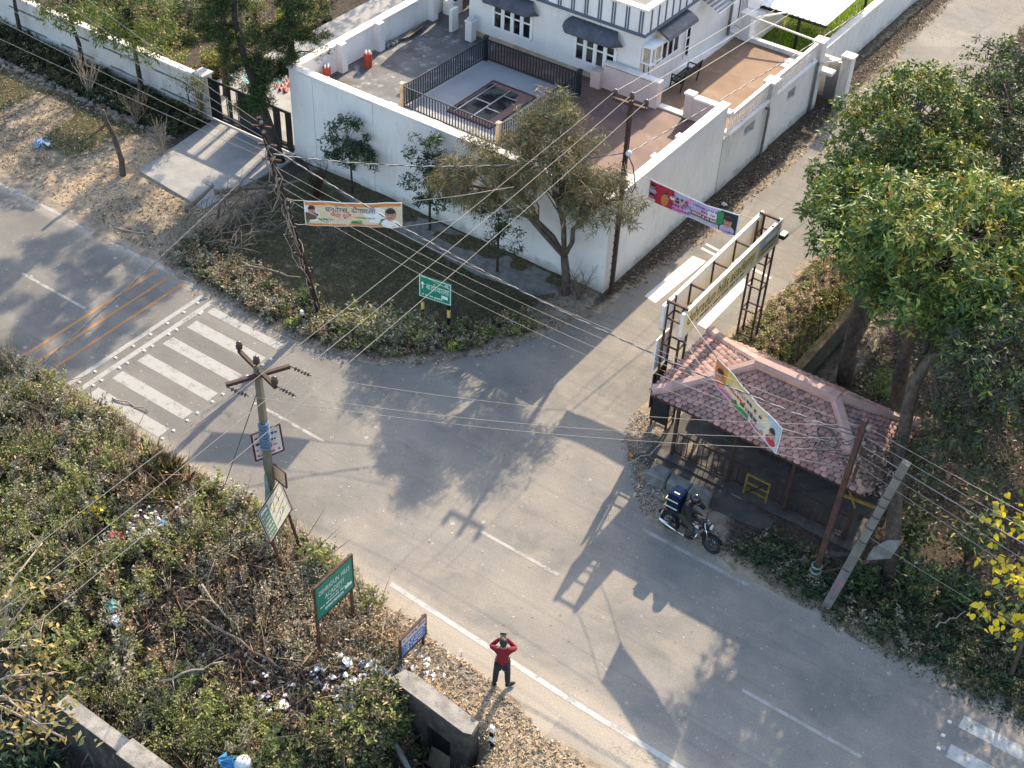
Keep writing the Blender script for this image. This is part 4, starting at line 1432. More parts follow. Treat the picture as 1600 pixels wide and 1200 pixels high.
# ------------------------------------------------------------------ school gate arch
ar = thing('gate_arch', 'rusty lattice gate arch carrying a long yellow school sign along the lane edge', 'arch', (-12.25, 29, 0))
def tower(cx, cy, z1):
    b = MB()
    for dx in (-.24, .24):
        for dy in (-.21, .21):
            b.beam((cx + dx, cy + dy, -.2), (cx + dx, cy + dy, z1), .055, .055)
    z = .3
    while z < z1:
        for dx in (-.24, .24):
            b.beam((cx + dx, cy - .21, z), (cx + dx, cy + .21, z), .04, .04)
        for dy in (-.21, .21):
            b.beam((cx - .24, cy + dy, z), (cx + .24, cy + dy, z), .04, .04)
        z += .92
    b.build('tower', 'rust', ar)
tower(-12.30, 26.46, 4.48)
tower(-12.22, 31.50, 4.48)
def sign_board(x, facing, nm):
    b = MB(); b.box(x - .035, x + .035, 26.12, 31.80, 3.66, 4.40); bo = b.build(nm, 'sign_yellow' if facing else 'frame_white', ar)
    b = MB()
    b.box(x - .05, x + .05, 26.08, 31.84, 4.40, 4.46); b.box(x - .05, x + .05, 26.08, 26.12, 3.64, 4.40); b.box(x - .05, x + .05, 31.80, 31.84, 3.64, 4.40); b.box(x - .05, x + .05, 26.08, 31.84, 3.60, 3.66)
    b.build('frame', 'coping', bo)
    return bo
fb = sign_board(-11.98, True, 'sign_panel')
sign_board(-12.58, False, 'back_panel')
for y in (27.5, 28.8, 30.1):
    b = MB(); b.beam((-12.54, y, 4.36), (-12.02, y, 4.36), .05, .05); b.beam((-12.53, y, 3.66), (-12.53, y, 4.4), .05, .05); b.build('tie_bar', 'rust', ar)
for y in (26.3, 31.65):
    b = MB(); b.beam((-12.6, y, 4.5), (-11.95, y, 4.5), .06, .06); b.build('tie_bar', 'rust', ar)
sf = flat_surface((-11.945, 26.12, 3.66), (0, 1, 0), (0, 0, 1))
lettering(fb, sf, [('dehradun hills academy', 2.16, .43, .56, 'print_black', .006, .74, .12)])
pr = Print(sf)
pr.marks(.75, 3.6, .07, .09, 'print_brown', .006, 3)
pr.rect(4.35, 5.64, .04, .70, 'map_pale', .004)
pr.rect(4.45, 5.0, .36, .50, 'print_sky', .008); pr.rect(4.75, 5.45, .44, .60, 'frame_white', .009); pr.rect(4.5, 5.5, .30, .36, 'print_navy', .010); pr.rect(4.4, 5.5, .10, .24, 'print_yellow', .007)
pr.marks(4.5, 5.3, .13, .08, 'print_olive', .011, 8)
pr.build('print', fb)
b = MB(); b.box(-12.62, -12.58, 26.1, 26.85, .75, 2.0); b.box(-12.58, -12.05, 26.16, 26.20, .3, 1.75); b.build('skirt_panel', 'black_iron', ar)
b = MB(); b.box(-12.68, -12.64, 26.12, 26.8, 2.1, 3.2); b.build('side_panel', 'frame_white', ar)
lamp = MB(); lamp.cbox((-11.85, 31.95, 3.85), (.18, .3, .14)); lamp.build('floodlight', 'black_iron', ar)

# ------------------------------------------------------------------ poles
def insulator(parent, p, up=True, mk='porcelain', s=1.0):
    b = MB()
    x, y, z = p
    b.tube([(x, y, z - .1 * s), (x, y, z)], .02, 6)
    b.lathe([(.035 * s, 0), (.075 * s, .02 * s), (.06 * s, .06 * s), (.08 * s, .08 * s), (.055 * s, .13 * s), (.065 * s, .16 * s), (.03 * s, .2 * s)], p, 10)
    return b.build('insulator', mk, parent)

wp = thing('utility_pole', 'slim rusty steel pole with one crossarm rising at the white wall corner', 'pole', (-16.87, 30.95, 0))
WPX, WPY = -16.80, 30.82
wp['_w'] = (WPX, WPY, 0)
wp.location = (WPX, WPY, 0)
b = MB(); b.beam((WPX, WPY, -.3), (WPX, WPY, 7.05), .13, .11)
for k in range(24):
    z = .4 + k * .27
    b.beam((WPX - .075, WPY - .06, z), (WPX + .075, WPY - .06, z + .13), .03, .03)
b.build('shaft', 'rust_dark', wp)
b = MB(); b.beam((-17.40, 30.80, 6.92), (-16.28, 30.86, 6.92), .09, .09); b.build('crossarm', 'rust', wp)
WI = [(-17.35, 30.80, 7.02), (WPX, WPY, 7.10), (-16.33, 30.86, 7.02)]
for p in WI:
    insulator(wp, p, mk='porcelain_dark', s=1.1)
b = MB(); b.ell((WPX + .12, WPY - .05, 5.35), (.1, .1, .1), 10, 6); b.build('shackle', 'porcelain', wp)
b = MB()
lp = [(WPX + .1, WPY - .05, 5.3), (WPX + .35, WPY - .1, 5.0), (WPX + .52, WPY - .15, 4.4), (WPX + .4, WPY - .12, 4.1), (WPX + .15, WPY - .08, 4.3), (WPX + .02, WPY - .08, 4.75)]
b.tube(lp, .02, 6); b.build('cable_loop', 'wire_dark', wp)

rp_ = thing('utility_pole', 'leaning dark rail pole overgrown with a dry creeper beside the lot', 'pole', (-23.41, 24.24, 0))
RB0, RT0 = V(-23.41, 24.24, -.3), V(-24.27, 23.22, 7.2)
def rpp(z):
    return RB0 + (RT0 - RB0) * ((z + .3) / 7.5)
b = MB(); b.beam(RB0, RT0, .14, .06); b.beam(RB0, RT0, .05, .14); b.beam(RB0 + V(.07, 0, 0), RT0 + V(.07, 0, 0), .03, .12); b.build('shaft', 'rust_dark', rp_)
b = MB()
for z in (4.2, 5.2, 5.9, 6.3, 6.8, 7.1):
    p = rpp(z)
    b.ell(p + V(.1, -.06, 0), (.055, .055, .07), 9, 6)
b.build('insulator', 'stone', rp_)
b = MB()
for z in (6.9, 6.3, 5.8):
    p = rpp(z); b.beam(p + V(-.25, -.12, 0), p + V(.25, .12, 0), .05, .05)
b.build('crossarm', 'rust', rp_)
b = MB()
for s in range(5):
    q = []
    for i in range(14):
        z = .2 + i * .33 + random.uniform(-.05, .05)
        p = rpp(z)
        q.append(p + V(random.uniform(-.12, .12), random.uniform(-.12, .1), 0))
    b.tube(q, [.02] * 14, 5)
for s in range(16):
    z = random.uniform(3.2, 7.0); p = rpp(z)
    q = [p + V(random.uniform(-.1, .1), -.05, 0)]
    for i in range(5):
        q.append(q[-1] + V(random.uniform(-.16, .2), random.uniform(-.15, .1), random.uniform(-.35, .05)))
    b.tube(q, .011, 4)
b.build('creeper', 'pale_twig', rp_)
lv = Leaves()
pp = np.array([rpp(z) for z in rng.uniform(.3, 3.4, 150)]) + rng.normal(size=(150, 3)) * [.1, .1, .1]
lv.add(pp, rdir(150, -.5), rdir(150), rng.uniform(.06, .12, 150), .04)
lv.build('dry_leaves', 'weed_brown', rp_)

cp = thing('utility_pole', 'square concrete pole with crossed arms on top and boards tied along it', 'pole', (-17.95, 16.35, 0))
CPX, CPY = -17.93, 16.33
b = MB(); b.cbox((CPX, CPY, 2.7), (.20, .17, 6.9), 0.3, taper=.72); b.build('shaft', 'pole_concrete', cp)
b = MB()
b.beam((-18.72, 16.55, 6.02), (-17.17, 16.13, 6.02), .09, .09); b.build('crossarm', 'rust_dark', cp)
b = MB(); b.beam((-18.25, 15.62, 5.86), (-17.55, 17.0, 5.86), .09, .09); b.build('crossarm', 'rust_dark', cp)
CI = [(-18.70, 16.55, 6.1), (CPX, CPY, 6.2), (-17.2, 16.14, 6.1)]
for p in CI:
    insulator(cp, p, mk='porcelain_dark', s=1.1)
def string_ins(a, d):
    a, d = Vector(a), Vector(d).normalized()
    b = MB()
    b.tube([a, a + d * .62], .014, 5)
    for k in range(5):
        b.lathe([(.015, -.02), (.055, 0), (.05, .015), (.015, .03)], a + d * (.16 + k * .09), 8, axis=d)
    b.build('insulator', 'porcelain_dark', cp)
    return a + d * .62
SI = [string_ins((-17.55, 17.0, 5.86), (1, .1, -.03)), string_ins((-17.2, 16.14, 6.05), (1, .05, -.03)), string_ins((-18.25, 15.62, 5.8), (1, .15, -.03))]
b = MB()
for k in range(9):
    z = 3.55 + k * .095
    b.torus((CPX, CPY, z), .105, .04, (0.1 * random.uniform(-1, 1), .1 * random.uniform(-1, 1), 1), 14, 6)
b.build('cloth_wrap', 'blue_cloth', cp)
b = MB()
b.add([(CPX + .10, CPY - .20, 2.75), (CPX + .02, CPY - .20, 2.75), (CPX + .14, CPY - .18, 2.2), (CPX + .0, CPY - .21, 2.2), (CPX + .05, CPY - .19, 1.6), (CPX - .1, CPY - .17, 1.6)], [(0, 1, 3, 2), (2, 3, 5, 4)])
o = b.build('cloth_strip', 'green_cloth', cp); sm = o.modifiers.new('thick', 'SOLIDIFY'); sm.thickness = .01
b = MB(); b.tube([(CPX, CPY, 5.5), (-20.5, 17.0, 0)], .012, 5); b.build('stay_wire', 'wire_dark', cp)

ry = thing('utility_pole', 'rust red steel pole leaning at the shelter corner over the dark verge', 'pole', (-6.16, 23.79, 0))
YB, YT = V(-6.16, 23.79, -.3), V(-6.02, 23.90, 5.65)
b = MB(); b.beam(YB, YT, .15, .13); b.build('shaft', 'rust_red', ry)
b = MB(); b.beam(YT + V(.14, 0, -.5), YT + V(.12, 0, -2.0), .04, .07); b.build('side_strap', 'rust', ry)
for dz in (-.15, -.65, -1.15):
    b = MB(); b.ell(YT + V(.13, -.06, dz), (.055, .055, .075), 10, 6); b.build('insulator', 'stone', ry)
b = MB()
for s in range(7):
    q = [YT + V(-.1, 0, -1.0 + random.uniform(-.4, .4))]
    for i in range(7):
        q.append(q[-1] + V(random.uniform(-.35, .05), random.uniform(-.15, .15), random.uniform(-.22, .12)))
    b.tube(q, .012, 4)
b.torus(YT + V(-.75, 0, -1.0), .3, .02, (.2, .9, .2), 20, 5)
b.build('cable_coil', 'wire_dark', ry)
b = MB(); b.torus((-6.15, 23.78, .35), .12, .04, (0, 0, 1), 12, 5); b.torus((-6.15, 23.78, .55), .12, .035, (0.1, 0, 1), 12, 5); b.build('cloth_tie', 'green_cloth', ry)

lp_ = thing('utility_pole', 'thick leaning grey concrete pole propped beside the dark tree trunk', 'pole', (-5.49, 23.15, 0))
LB, LT = V(-5.52, 23.15, -.3), V(-4.72, 23.35, 5.45)
b = MB()
d_ = (LT - LB)
b.beam(LB, LB + d_ * .5, .23, .20, up=(0, 1, 0)); b.beam(LB + d_ * .5, LT, .20, .17, up=(0, 1, 0))
b.build('shaft', 'pole_grey', lp_)
b = MB()
for z in (1.6, 2.7, 3.2, 3.6, 4.0, 4.3, 5.0):
    b.torus(LB + d_ * ((z + .3) / 5.75), .135, .012, d_, 14, 5)
b.build('tie_wire', 'wire_dark', lp_)
sfp = flat_surface(LB + d_ * .17 + V(-.10, -.115, 0), (.95, .1, -.14), d_)
pr = Print(sfp)
pr.oval(.10, .12, .055, .075, 'print_magenta', .004).oval(.10, .12, .03, .045, 'pole_grey', .006).rect(.04, .16, .30, .33, 'print_magenta', .004).rect(.05, .08, .30, .46, 'print_magenta', .005).rect(.05, .16, .50, .53, 'print_magenta', .004).rect(.13, .16, .52, .62, 'print_magenta', .005)
pr.build('painted_number', lp_)
t = thing('torn_tin_sheet', 'torn grey tin sheet lodged between the leaning concrete pole and the trunk', 'sheet', (-4.9, 24.3, 1.6))
b = MB()
b.add([(-5.05, 23.95, 1.35), (-4.55, 24.2, 1.55), (-4.45, 24.45, 2.05), (-4.75, 24.3, 2.0), (-5.0, 24.1, 1.75)], [(0, 1, 2, 3, 4)])
o = b.build('sheet', 'stone', t); sm = o.modifiers.new('thick', 'SOLIDIFY'); sm.thickness = .01
t = thing('fallen_pole', 'rusty strut lying across the leaves at the foot of the leaning poles', 'strut', (-5.6, 23.9, .3))
b = MB(); b.beam((-6.0, 23.95, .25), (-4.9, 24.5, .95), .06, .05); b.build('strut', 'rust_red', t)

# ------------------------------------------------------------------ signs
gs = thing('road_sign', 'green direction sign in Hindi with an up arrow on striped legs in the lot corner', 'road sign', (-20.15, 25.95, 0))
GA, GB = V(-20.72, 25.84, 0), V(-19.62, 26.03, 0)
xd = (GB - GA).normalized()
for p in (GA + xd * .09, GA + xd * 1.0):
    b = MB()
    for k in range(6):
        b.beam(p + V(0, 0, -.3 + k * .3), p + V(0, 0, -.3 + (k + 1) * .3), .075, .075, k % 2)
    b.build('leg', ['black_paint', 'print_yellow'], gs)
nn_ = xd.cross(V(0, 0, 1))
o0 = GA + V(0, 0, 1.12) + nn_ * .05
sf = flat_surface(o0, xd, (0, 0, 1))
b = MB()
b.add([sf(0, 0, 0), sf(1.12, 0, 0), sf(1.12, .82, 0), sf(0, .82, 0), sf(0, 0, .02), sf(1.12, 0, .02), sf(1.12, .82, .02), sf(0, .82, .02)], [(3, 2, 1, 0), (4, 5, 6, 7), (0, 1, 5, 4), (1, 2, 6, 5), (2, 3, 7, 6), (3, 0, 4, 7)])
bp = b.build('panel', 'sign_green', gs)
pr = Print(sf)
for r in ((0.02, 1.10, .02, .045), (.02, 1.10, .775, .80), (.02, .045, .045, .775), (1.075, 1.10, .045, .775)):
    pr.rect(*r, 'paint_white', .024)
pr.rect(.115, .15, .34, .56, 'paint_white', .024).poly([(.06, .50), (.205, .50), (.1325, .62)], 'paint_white', .025)
pr.marks(.10, .82, .10, .06, 'paint_white', .024, 4)
pr.rect(.78, 1.0, .18, .30, 'paint_white', .024).rect(.90, 1.02, .66, .75, 'print_sky', .024)
pr.build('print', bp)
lettering(bp, sf, [('बडोवाला', .645, .45, .31, 'paint_white', .026, .80)])

mb = thing('map_board', 'faded green and cream map board on leaning maroon posts before the concrete pole', 'board', (-17.1, 16.0, 0))
B0, B1, T0, T1 = V(-17.24, 15.48, 1.3), V(-17.60, 16.63, 1.3), V(-17.46, 15.35, 2.2), V(-17.75, 16.41, 2.2)
ux, uy = (B1 - B0), (T0 - B0)
Wm, Hm = ux.length, uy.length
xd = ux.normalized(); nn_ = xd.cross(uy).normalized(); yd = nn_.cross(xd).normalized()
sf = flat_surface(B0, xd, yd)
b = MB()
b.add([sf(0, 0, -.05), sf(Wm, 0, -.05), sf(Wm, Hm, -.05), sf(0, Hm, -.05), sf(0, 0, 0), sf(Wm, 0, 0), sf(Wm, Hm, 0), sf(0, Hm, 0)], [(3, 2, 1, 0), (4, 5, 6, 7), (0, 1, 5, 4), (1, 2, 6, 5), (2, 3, 7, 6), (3, 0, 4, 7)])
bp = b.build('panel', 'map_pale', mb)
pr = Print(sf)
for r in ((-.03, Wm + .03, -.04, .0), (-.03, Wm + .03, Hm, Hm + .05), (-.05, .0, -.04, Hm + .05), (Wm, Wm + .04, -.04, Hm + .05)):
    pr.rect(*r, 'maroon_paint', .012)
pr.rect(.03, .43, .03, Hm - .03, 'board_teal', .004)
for k in range(7):
    pr.marks(.06, .40, .10 + k * .115, .05, 'print_cream', .008, 20 + k)
pr.marks(.08, .36, Hm - .12, .08, 'paint_white', .009, 40)
for k in range(9):
    x0, y0 = .5 + random.random() * .45, .08 + random.random() * .65
    pr.poly([(x0, y0), (x0 + .14 * random.random() + .05, y0 + .03), (x0 + .16, y0 + .12), (x0 + .03, y0 + .14)], random.choice(['board_teal', 'print_cream', 'board_cream', 'board_cream']), .005 + k * .0006)
for k in range(4):
    y0 = .12 + k * .2
    pr.poly([(.48, y0), (Wm - .06, y0 + .16), (Wm - .06, y0 + .175), (.48, y0 + .018)], 'print_olive', .013)
pr.build('print', bp)
b = MB()
b.beam(sf(.12, .0, -.04), V(-16.95, 15.66, -.3), .06, .05); b.build('post', 'maroon_paint', mb)
b = MB(); b.beam(sf(Wm - .12, 0.0, -.04), V(-17.2, 16.5, -.3), .06, .05); b.build('post', 'maroon_paint', mb)

def leg_sign(name, label, x, y0, y1, z0, z1, mk, frame, legmk):
    t = thing(name, label, 'sign', (x, (y0 + y1) / 2, 0))
    for y in (y0 + .03, y1 - .03):
        b = MB(); b.beam((x - .04, y, -.6), (x - .04, y, z1 + .02), .06, .05); b.build('leg', legmk, t)
    b = MB(); b.box(x - .015, x + .015, y0, y1, z0, z1); bp = b.build('panel', mk, t)
    b = MB()
    b.box(x - .03, x + .028, y0 - .03, y1 + .03, z1, z1 + .04); b.box(x - .03, x + .028, y0 - .03, y1 + .03, z0 - .03, z0); b.box(x - .03, x + .028, y0 - .03, y0, z0, z1); b.box(x - .03, x + .028, y1, y1 + .03, z0, z1)
    b.build('frame', frame, bp)
    return t, bp, flat_surface((x + .016, y0, z0), (0, 1, 0), (0, 0, 1))
t, bp, sf = leg_sign('school_sign', 'green school sign lettered in white on two rusty legs among the dry weeds', -14.57, 14.22, 15.50, 1.50, 2.62, 'sign_teal', 'rust', 'rust')
lettering(bp, sf, [('DEHRADUN  HILLS', .64, .82, .22, 'paint_white', .004, .58), ('ACADEMY', .64, .57, .22, 'paint_white', .004, .66)])
pr = Print(sf)
pr.marks(.38, .90, .40, .045, 'paint_white', .004, 5); pr.marks(.12, 1.16, .29, .06, 'paint_white', .004, 6); pr.rect(.28, .92, .13, .21, 'paint_white', .004); pr.marks(.31, .90, .145, .05, 'sign_teal', .008, 7); pr.rect(.98, 1.22, .20, .30, 'paint_white', .005)
pr.build('print', bp)
t, bp, sf = leg_sign('low_sign', 'small low blue and pale sign near the man at the straw edge', -12.86, 15.18, 16.10, .42, 1.10, 'sign_blue', 'rust', 'rust')
pr = Print(sf)
pr.rect(.0, .92, .42, .68, 'board_cream', .002); pr.marks(.06, .88, .52, .10, 'print_magenta', .006, 9)
for k in range(3):
    pr.marks(.08, .82, .08 + k * .11, .07, 'paint_white', .004, 30 + k)
pr.build('print', bp)

def hung_board(name, label, c, xd, w, h, rot, mats, seed):
    t = thing(name, label, 'board', c)
    xd = Vector(xd).normalized()
    up = V(0, 0, 1)
    x2 = xd * math.cos(rot) + up * math.sin(rot)
    y2 = up * math.cos(rot) - xd * math.sin(rot)
    sf = flat_surface(Vector(c) - x2 * w / 2 - y2 * h / 2, x2, y2)
    b = MB()
    b.add([sf(0, 0, -.02), sf(w, 0, -.02), sf(w, h, -.02), sf(0, h, -.02), sf(0, 0, 0), sf(w, 0, 0), sf(w, h, 0), sf(0, h, 0)], [(3, 2, 1, 0), (4, 5, 6, 7), (0, 1, 5, 4), (1, 2, 6, 5), (2, 3, 7, 6), (3, 0, 4, 7)])
    bp = b.build('panel', mats[0], t)
    b = MB()
    for (a, c_) in (((0, 0), (w, 0)), ((w, 0), (w, h)), ((w, h), (0, h)), ((0, h), (0, 0))):
        b.beam(sf(a[0], a[1], 0), sf(c_[0], c_[1], 0), .035, .035)
    b.build('frame', mats[1], bp)
    pr = Print(sf)
    for k, mk in enumerate(mats[2:]):
        n_ = len(mats) - 2
        pr.marks(.06, w - .06, .08 + (h - .12) * k / n_, (h - .2) / n_ * .55, mk, .006, seed + k)
    pr.build('print', bp)
    return t
hung_board('notice_board', 'larger pale notice board tied behind the square concrete pole, upper of two', (CPX - .1, CPY + .15, 3.5), (.42, .95, 0), .74, .90, 0.05, ['board_cream', 'maroon_paint', 'print_magenta', 'print_magenta', 'print_navy', 'print_navy'], 50)
hung_board('notice_board', 'smaller orange tinted notice board tied low on the square concrete pole, below the pale one', (CPX + .06, CPY + .14, 2.6), (1, -.15, 0), .86, .52, 0.0, ['print_cream', 'maroon_paint', 'print_saffron', 'print_saffron', 'print_pink'], 60)

# ------------------------------------------------------------------ banners
def banner(label, A, B, h, sag, draw, strings):
    A, B = Vector(A), Vector(B)
    c = (A + B) / 2
    t = thing('banner', label, 'banner', tuple(c))
    L = (B - A).length
    xd = (B - A) / L
    nn = xd.cross(V(0, 0, 1)).normalized()
    def sf(u, v, off=0.0):
        s = u / L
        dz = -sag * 4 * s * (1 - s) * (.55 + .45 * v / h)
        wob = .02 * math.sin(s * 9 + v * 3) + .012 * math.sin(s * 21)
        return A + xd * u + V(0, 0, v - h + dz) + nn * (wob + off * 2.2)
    n_ = 24
    b = MB()
    for i in range(n_):
        for j in range(4):
            a, c_ = L * i / n_, L * (i + 1) / n_
            p, q = h * j / 4, h * (j + 1) / 4
            b.add([sf(a, p), sf(c_, p), sf(c_, q), sf(a, q)], [(0, 1, 2, 3)])
    cl = b.build('cloth', 'paint_white', t)
    sm = cl.modifiers.new('thick', 'SOLIDIFY'); sm.thickness = .006; sm.offset = -1
    pr = Print(sf)
    txt = draw(pr, L, h)
    pr.build('print', cl)
    if txt:
        lettering(cl, sf, txt)
    for (u, v, q) in strings:
        b = MB()
        p = sf(u * L, v * h)
        q = Vector(q)
        b.tube([p, (p + q) / 2 - V(0, 0, .05), q], .010, 4)
        b.build('string', 'wire_pale', t)
    return t
def portrait(pr, cx, cy, s, shirt, off, hat=None):
    pr.oval(cx, cy - s * .62, s * .62, s * .38, shirt, off)
    pr.oval(cx, cy + .12 * s, s * .36, s * .46, 'print_brown' if hat is None else hat, off + .003)
    pr.oval(cx, cy, s * .33, s * .44, 'print_skin', off + .006)
    pr.oval(cx, cy + s * .30, s * .34, s * .17, 'print_black' if hat is None else hat, off + .009)
    pr.rect(cx - s * .2, cx - s * .07, cy + s * .04, cy + s * .09, 'print_black', off + .009).rect(cx + s * .07, cx + s * .2, cy + s * .04, cy + s * .09, 'print_black', off + .009)
    pr.rect(cx - s * .13, cx + s * .13, cy - s * .19, cy - s * .13, 'print_brown', off + .009)
def draw1(pr, L, h):
    e = .03
    pr.rect(e, L - e, e, h - e, 'print_cream', .003, 24)
    pr.rect(e, L - e, h - .13, h - e, 'print_saffron', .006, 24)
    pr.poly([(e, .10), (e, .30), (.5 * L, .20), (.5 * L, .10)], 'print_green', .007).poly([(.5 * L, .10), (.5 * L, .20), (.86 * L, .32), (.86 * L, .10)], 'print_green', .007)
    pr.rect(e, L - e, e, .09, 'print_saffron', .008, 24)
    portrait(pr, .88 * L, h * .5, h * .52, 'paint_white', .010)
    portrait(pr, .075 * L, h * .66, h * .34, 'print_brown', .010)
    pr.poly([(e, .2), (.32, .25), (.42, .42), (e, .48)], 'print_brown', .009)
    pr.marks(.5 * L, .74 * L, .36 * h, .05, 'print_green', .012, 71)
    return [('धनतेरस, दीपावली', .47 * L, h * .68, .25, 'print_navy', .014, .92), ('भैया दूज', .37 * L, h * .46, .20, 'print_red', .014, 1.0), ('नवीन सिंह', .32 * L, h * .19, .21, 'paint_white', .016, 1.1)]
banner('cream, saffron and green festival banner with Hindi lettering strung beside the leaning rail pole', (-23.48, 23.92, 4.42), (-21.1, 25.52, 4.50), .86, .05, draw1,
       [(0, 1, rpp(4.5)), (0, .02, rpp(3.6)), (1, 1, (-18.6, 27.6, 5.0)), (1, .02, (-18.6, 27.7, 4.2))])
def draw2(pr, L, h):
    e = .03
    pr.rect(e, L - e, e, h - e, 'print_lilac', .003, 24)
    pr.rect(e, .28 * L, e, h - e, 'print_red', .006, 8)
    pr.poly([(.26 * L, .04), (.26 * L, h - .04), (.5 * L, h - .04), (.38 * L, .04)], 'print_pink', .005)
    pr.rect(.48 * L, .80 * L, .30 * h, .44 * h, 'print_red', .007, 8).rect(.46 * L, .80 * L, .22 * h, .29 * h, 'print_green', .008, 8)
    pr.rect(.80 * L, L - e, e, h - e, 'print_black', .006, 5).rect(.77 * L, .84 * L, .3 * h, h - .08, 'print_green', .009, 2)
    portrait(pr, .895 * L, h * .52, h * .55, 'print_lilac', .012)
    for k, (x, y, s) in enumerate(((.05, .74, .26), (.05, .30, .24), (.20, .62, .2), (.27, .72, .16), (.33, .66, .14), (.38, .7, .13), (.43, .68, .13))):
        portrait(pr, x * L, y * h, s * h * 1.2, ['print_lilac', 'paint_white', 'print_saffron', 'paint_white', 'print_black', 'print_yellow', 'print_magenta'][k], .012 + .001 * k)
    pr.oval(.19 * L, .35 * h, .12, .2, 'print_saffron', .010)
    pr.marks(.50 * L, .78 * L, .33 * h, .09 * h, 'paint_white', .013, 81).marks(.5 * L, .78 * L, .75 * h, .07 * h, 'print_navy', .013, 82).marks(.22 * L, .5 * L, .14 * h, .1 * h, 'print_magenta', .013, 83).marks(.25 * L, .44 * L, .32 * h, .1 * h, 'print_navy', .013, 84).marks(.84 * L, .97 * L, .08 * h, .06 * h, 'print_navy', .018, 85).marks(.6 * L, .78 * L, .55 * h, .12 * h, 'print_magenta', .013, 86)
    return [('2025', .435 * L, h * .50, .17, 'print_navy', .016, 1.0)]
banner('magenta and red banner with portraits hung across the lane mouth', (-16.08, 31.2, 4.5), (-13.02, 31.2, 4.46), .74, .10, draw2,
       [(0, 1, (WPX, WPY, 4.7)), (0, .02, (WPX, WPY, 3.9)), (1, 1, (-12.45, 31.5, 4.45)), (1, .02, (-12.45, 31.5, 3.7))])
def draw3(pr, L, h):
    e = .03
    pr.rect(e, L - e, e, h - e, 'print_cream', .003, 24)
    pr.rect(.12 * L, .6 * L, .5 * h, h - e, 'print_yellow', .0045, 12).rect(.3 * L, L - e, .45 * h, .9 * h, 'print_cream', .005, 12).rect(.55 * L, L - e, e, .5 * h, 'board_cream', .006, 10).rect(.8 * L, L - e, e, h - e, 'print_sky', .007, 5)
    pr.rect(e, .18 * L, .4 * h, h - e, 'print_saffron', .006, 4).rect(e, .3 * L, e, .25 * h, 'print_pink', .007, 6).rect(.3 * L, .55 * L, e, .22 * h, 'print_green', .0075, 6)
    portrait(pr, .10 * L, h * .6, h * .4, 'print_saffron', .012)
    portrait(pr, .90 * L, h * .5, h * .4, 'print_red', .012)
    pr.marks(.22 * L, .5 * L, .42 * h, .12 * h, 'print_red', .012, 91).marks(.5 * L, .8 * L, .62 * h, .16 * h, 'print_navy', .012, 92).marks(.42 * L, .72 * L, .28 * h, .2 * h, 'print_brown', .012, 93).marks(.08 * L, .4 * L, .12 * h, .07 * h, 'print_magenta', .012, 94).marks(.6 * L, .8 * L, .1 * h, .12 * h, 'print_magenta', .012, 95)
    pr.oval(.36 * L, .24 * h, .05, .06, 'print_olive', .014).oval(.77 * L, .2 * h, .06, .07, 'print_saffron', .014)
    return [('2025', .42 * L, h * .70, .19, 'print_navy', .016, 1.0)]
banner('pale yellow and pink banner strung over the tiled shelter roof', (-10.33, 24.94, 4.6), (-7.78, 23.54, 4.6), .84, .04, draw3,
       [(0, 1, (-12.1, 26.3, 4.45)), (0, .02, (-12.1, 26.3, 3.6)), (1, 1, YT + V(-.05, 0, -.9)), (1, .02, YT + V(-.05, 0, -1.6))])

# ------------------------------------------------------------------ overhead lines
def catenary(a, c, sag, n_=18):
    a, c = Vector(a), Vector(c)
    return [a + (c - a) * (i / n_) - V(0, 0, sag * 4 * (i / n_) * (1 - i / n_)) for i in range(n_ + 1)]
def wire(label, a, c, sag=.3, r=.012, mk='wire_grey', group=None, n_=18):
    mid = (Vector(a) + Vector(c)) / 2
    b = MB(); b.tube(catenary(a, c, sag, n_), r, 5, cap=False)
    o = b.build('power_line', mk, base=tuple(mid))
    return tag(o, label, 'wire', group)
def twisted(label, a, c, sag, r=.013, pitch=.55, n_=150, mk=('wire_pale', 'wire_dark')):
    a, c = Vector(a), Vector(c)
    d = (c - a).normalized(); s = d.cross(V(0, 0, 1)).normalized(); u = s.cross(d)
    L = (c - a).length
    t = thing('twisted_cable', label, 'cable', tuple((a + c) / 2))
    for k in (0, 1):
        pts = []
        for i, p in enumerate(catenary(a, c, sag, n_)):
            ph = 2 * math.pi * (i / n_) * L / pitch + k * math.pi
            pts.append(p + (s * math.cos(ph) + u * math.sin(ph)) * r)
        b = MB(); b.tube(pts, r, 5, cap=False); b.build('strand', mk[k], t)
    return t
for k, (p, lab) in enumerate(zip(WI, ('leftmost', 'middle', 'rightmost'))):
    wire(f'bare wire from the {lab} insulator of the wall corner pole over the scrub', (p[0], p[1], p[2] + .15), (-17.15 + k * 1.0, -14, 7.3), .75, .008, 'wire_grey', 'wires over the scrub', 30)
    wire(f'bare wire up the lane from the {lab} insulator of the wall corner pole', (p[0], p[1], p[2] + .15), (p[0] + 1.0, 72, 7.3), .9, .008, 'wire_pale', 'wires up the lane', 24)
twisted('twisted pale cable running from the wall corner pole up the lane', (WPX + .12, WPY, 5.35), (-13.2, 70, 6.4), .8)
twisted('thick twisted cable sweeping from the rail pole to the rust red pole', rpp(6.3), YT + V(-.05, 0, -.6), .65)
twisted('dark twisted cable dropping from the rail pole across the road to the lower left', rpp(6.0), (-19.6, 2, 6.6), .35, mk=('wire_dark', 'wire_dark'))
twisted('twisted cable between the rail pole and the wall corner pole', rpp(6.0), (WPX, WPY, 5.3), .45, r=.012)
LE = [(-39, 25.9, 7.2), (-39, 25.3, 7.0), (-39, 24.5, 6.8), (-39, 23.9, 6.6), (-39, 23.2, 6.4), (-39, 26.8, 7.3)]
names = ('second', 'third', 'fourth', 'fifth', 'lowest', 'topmost')
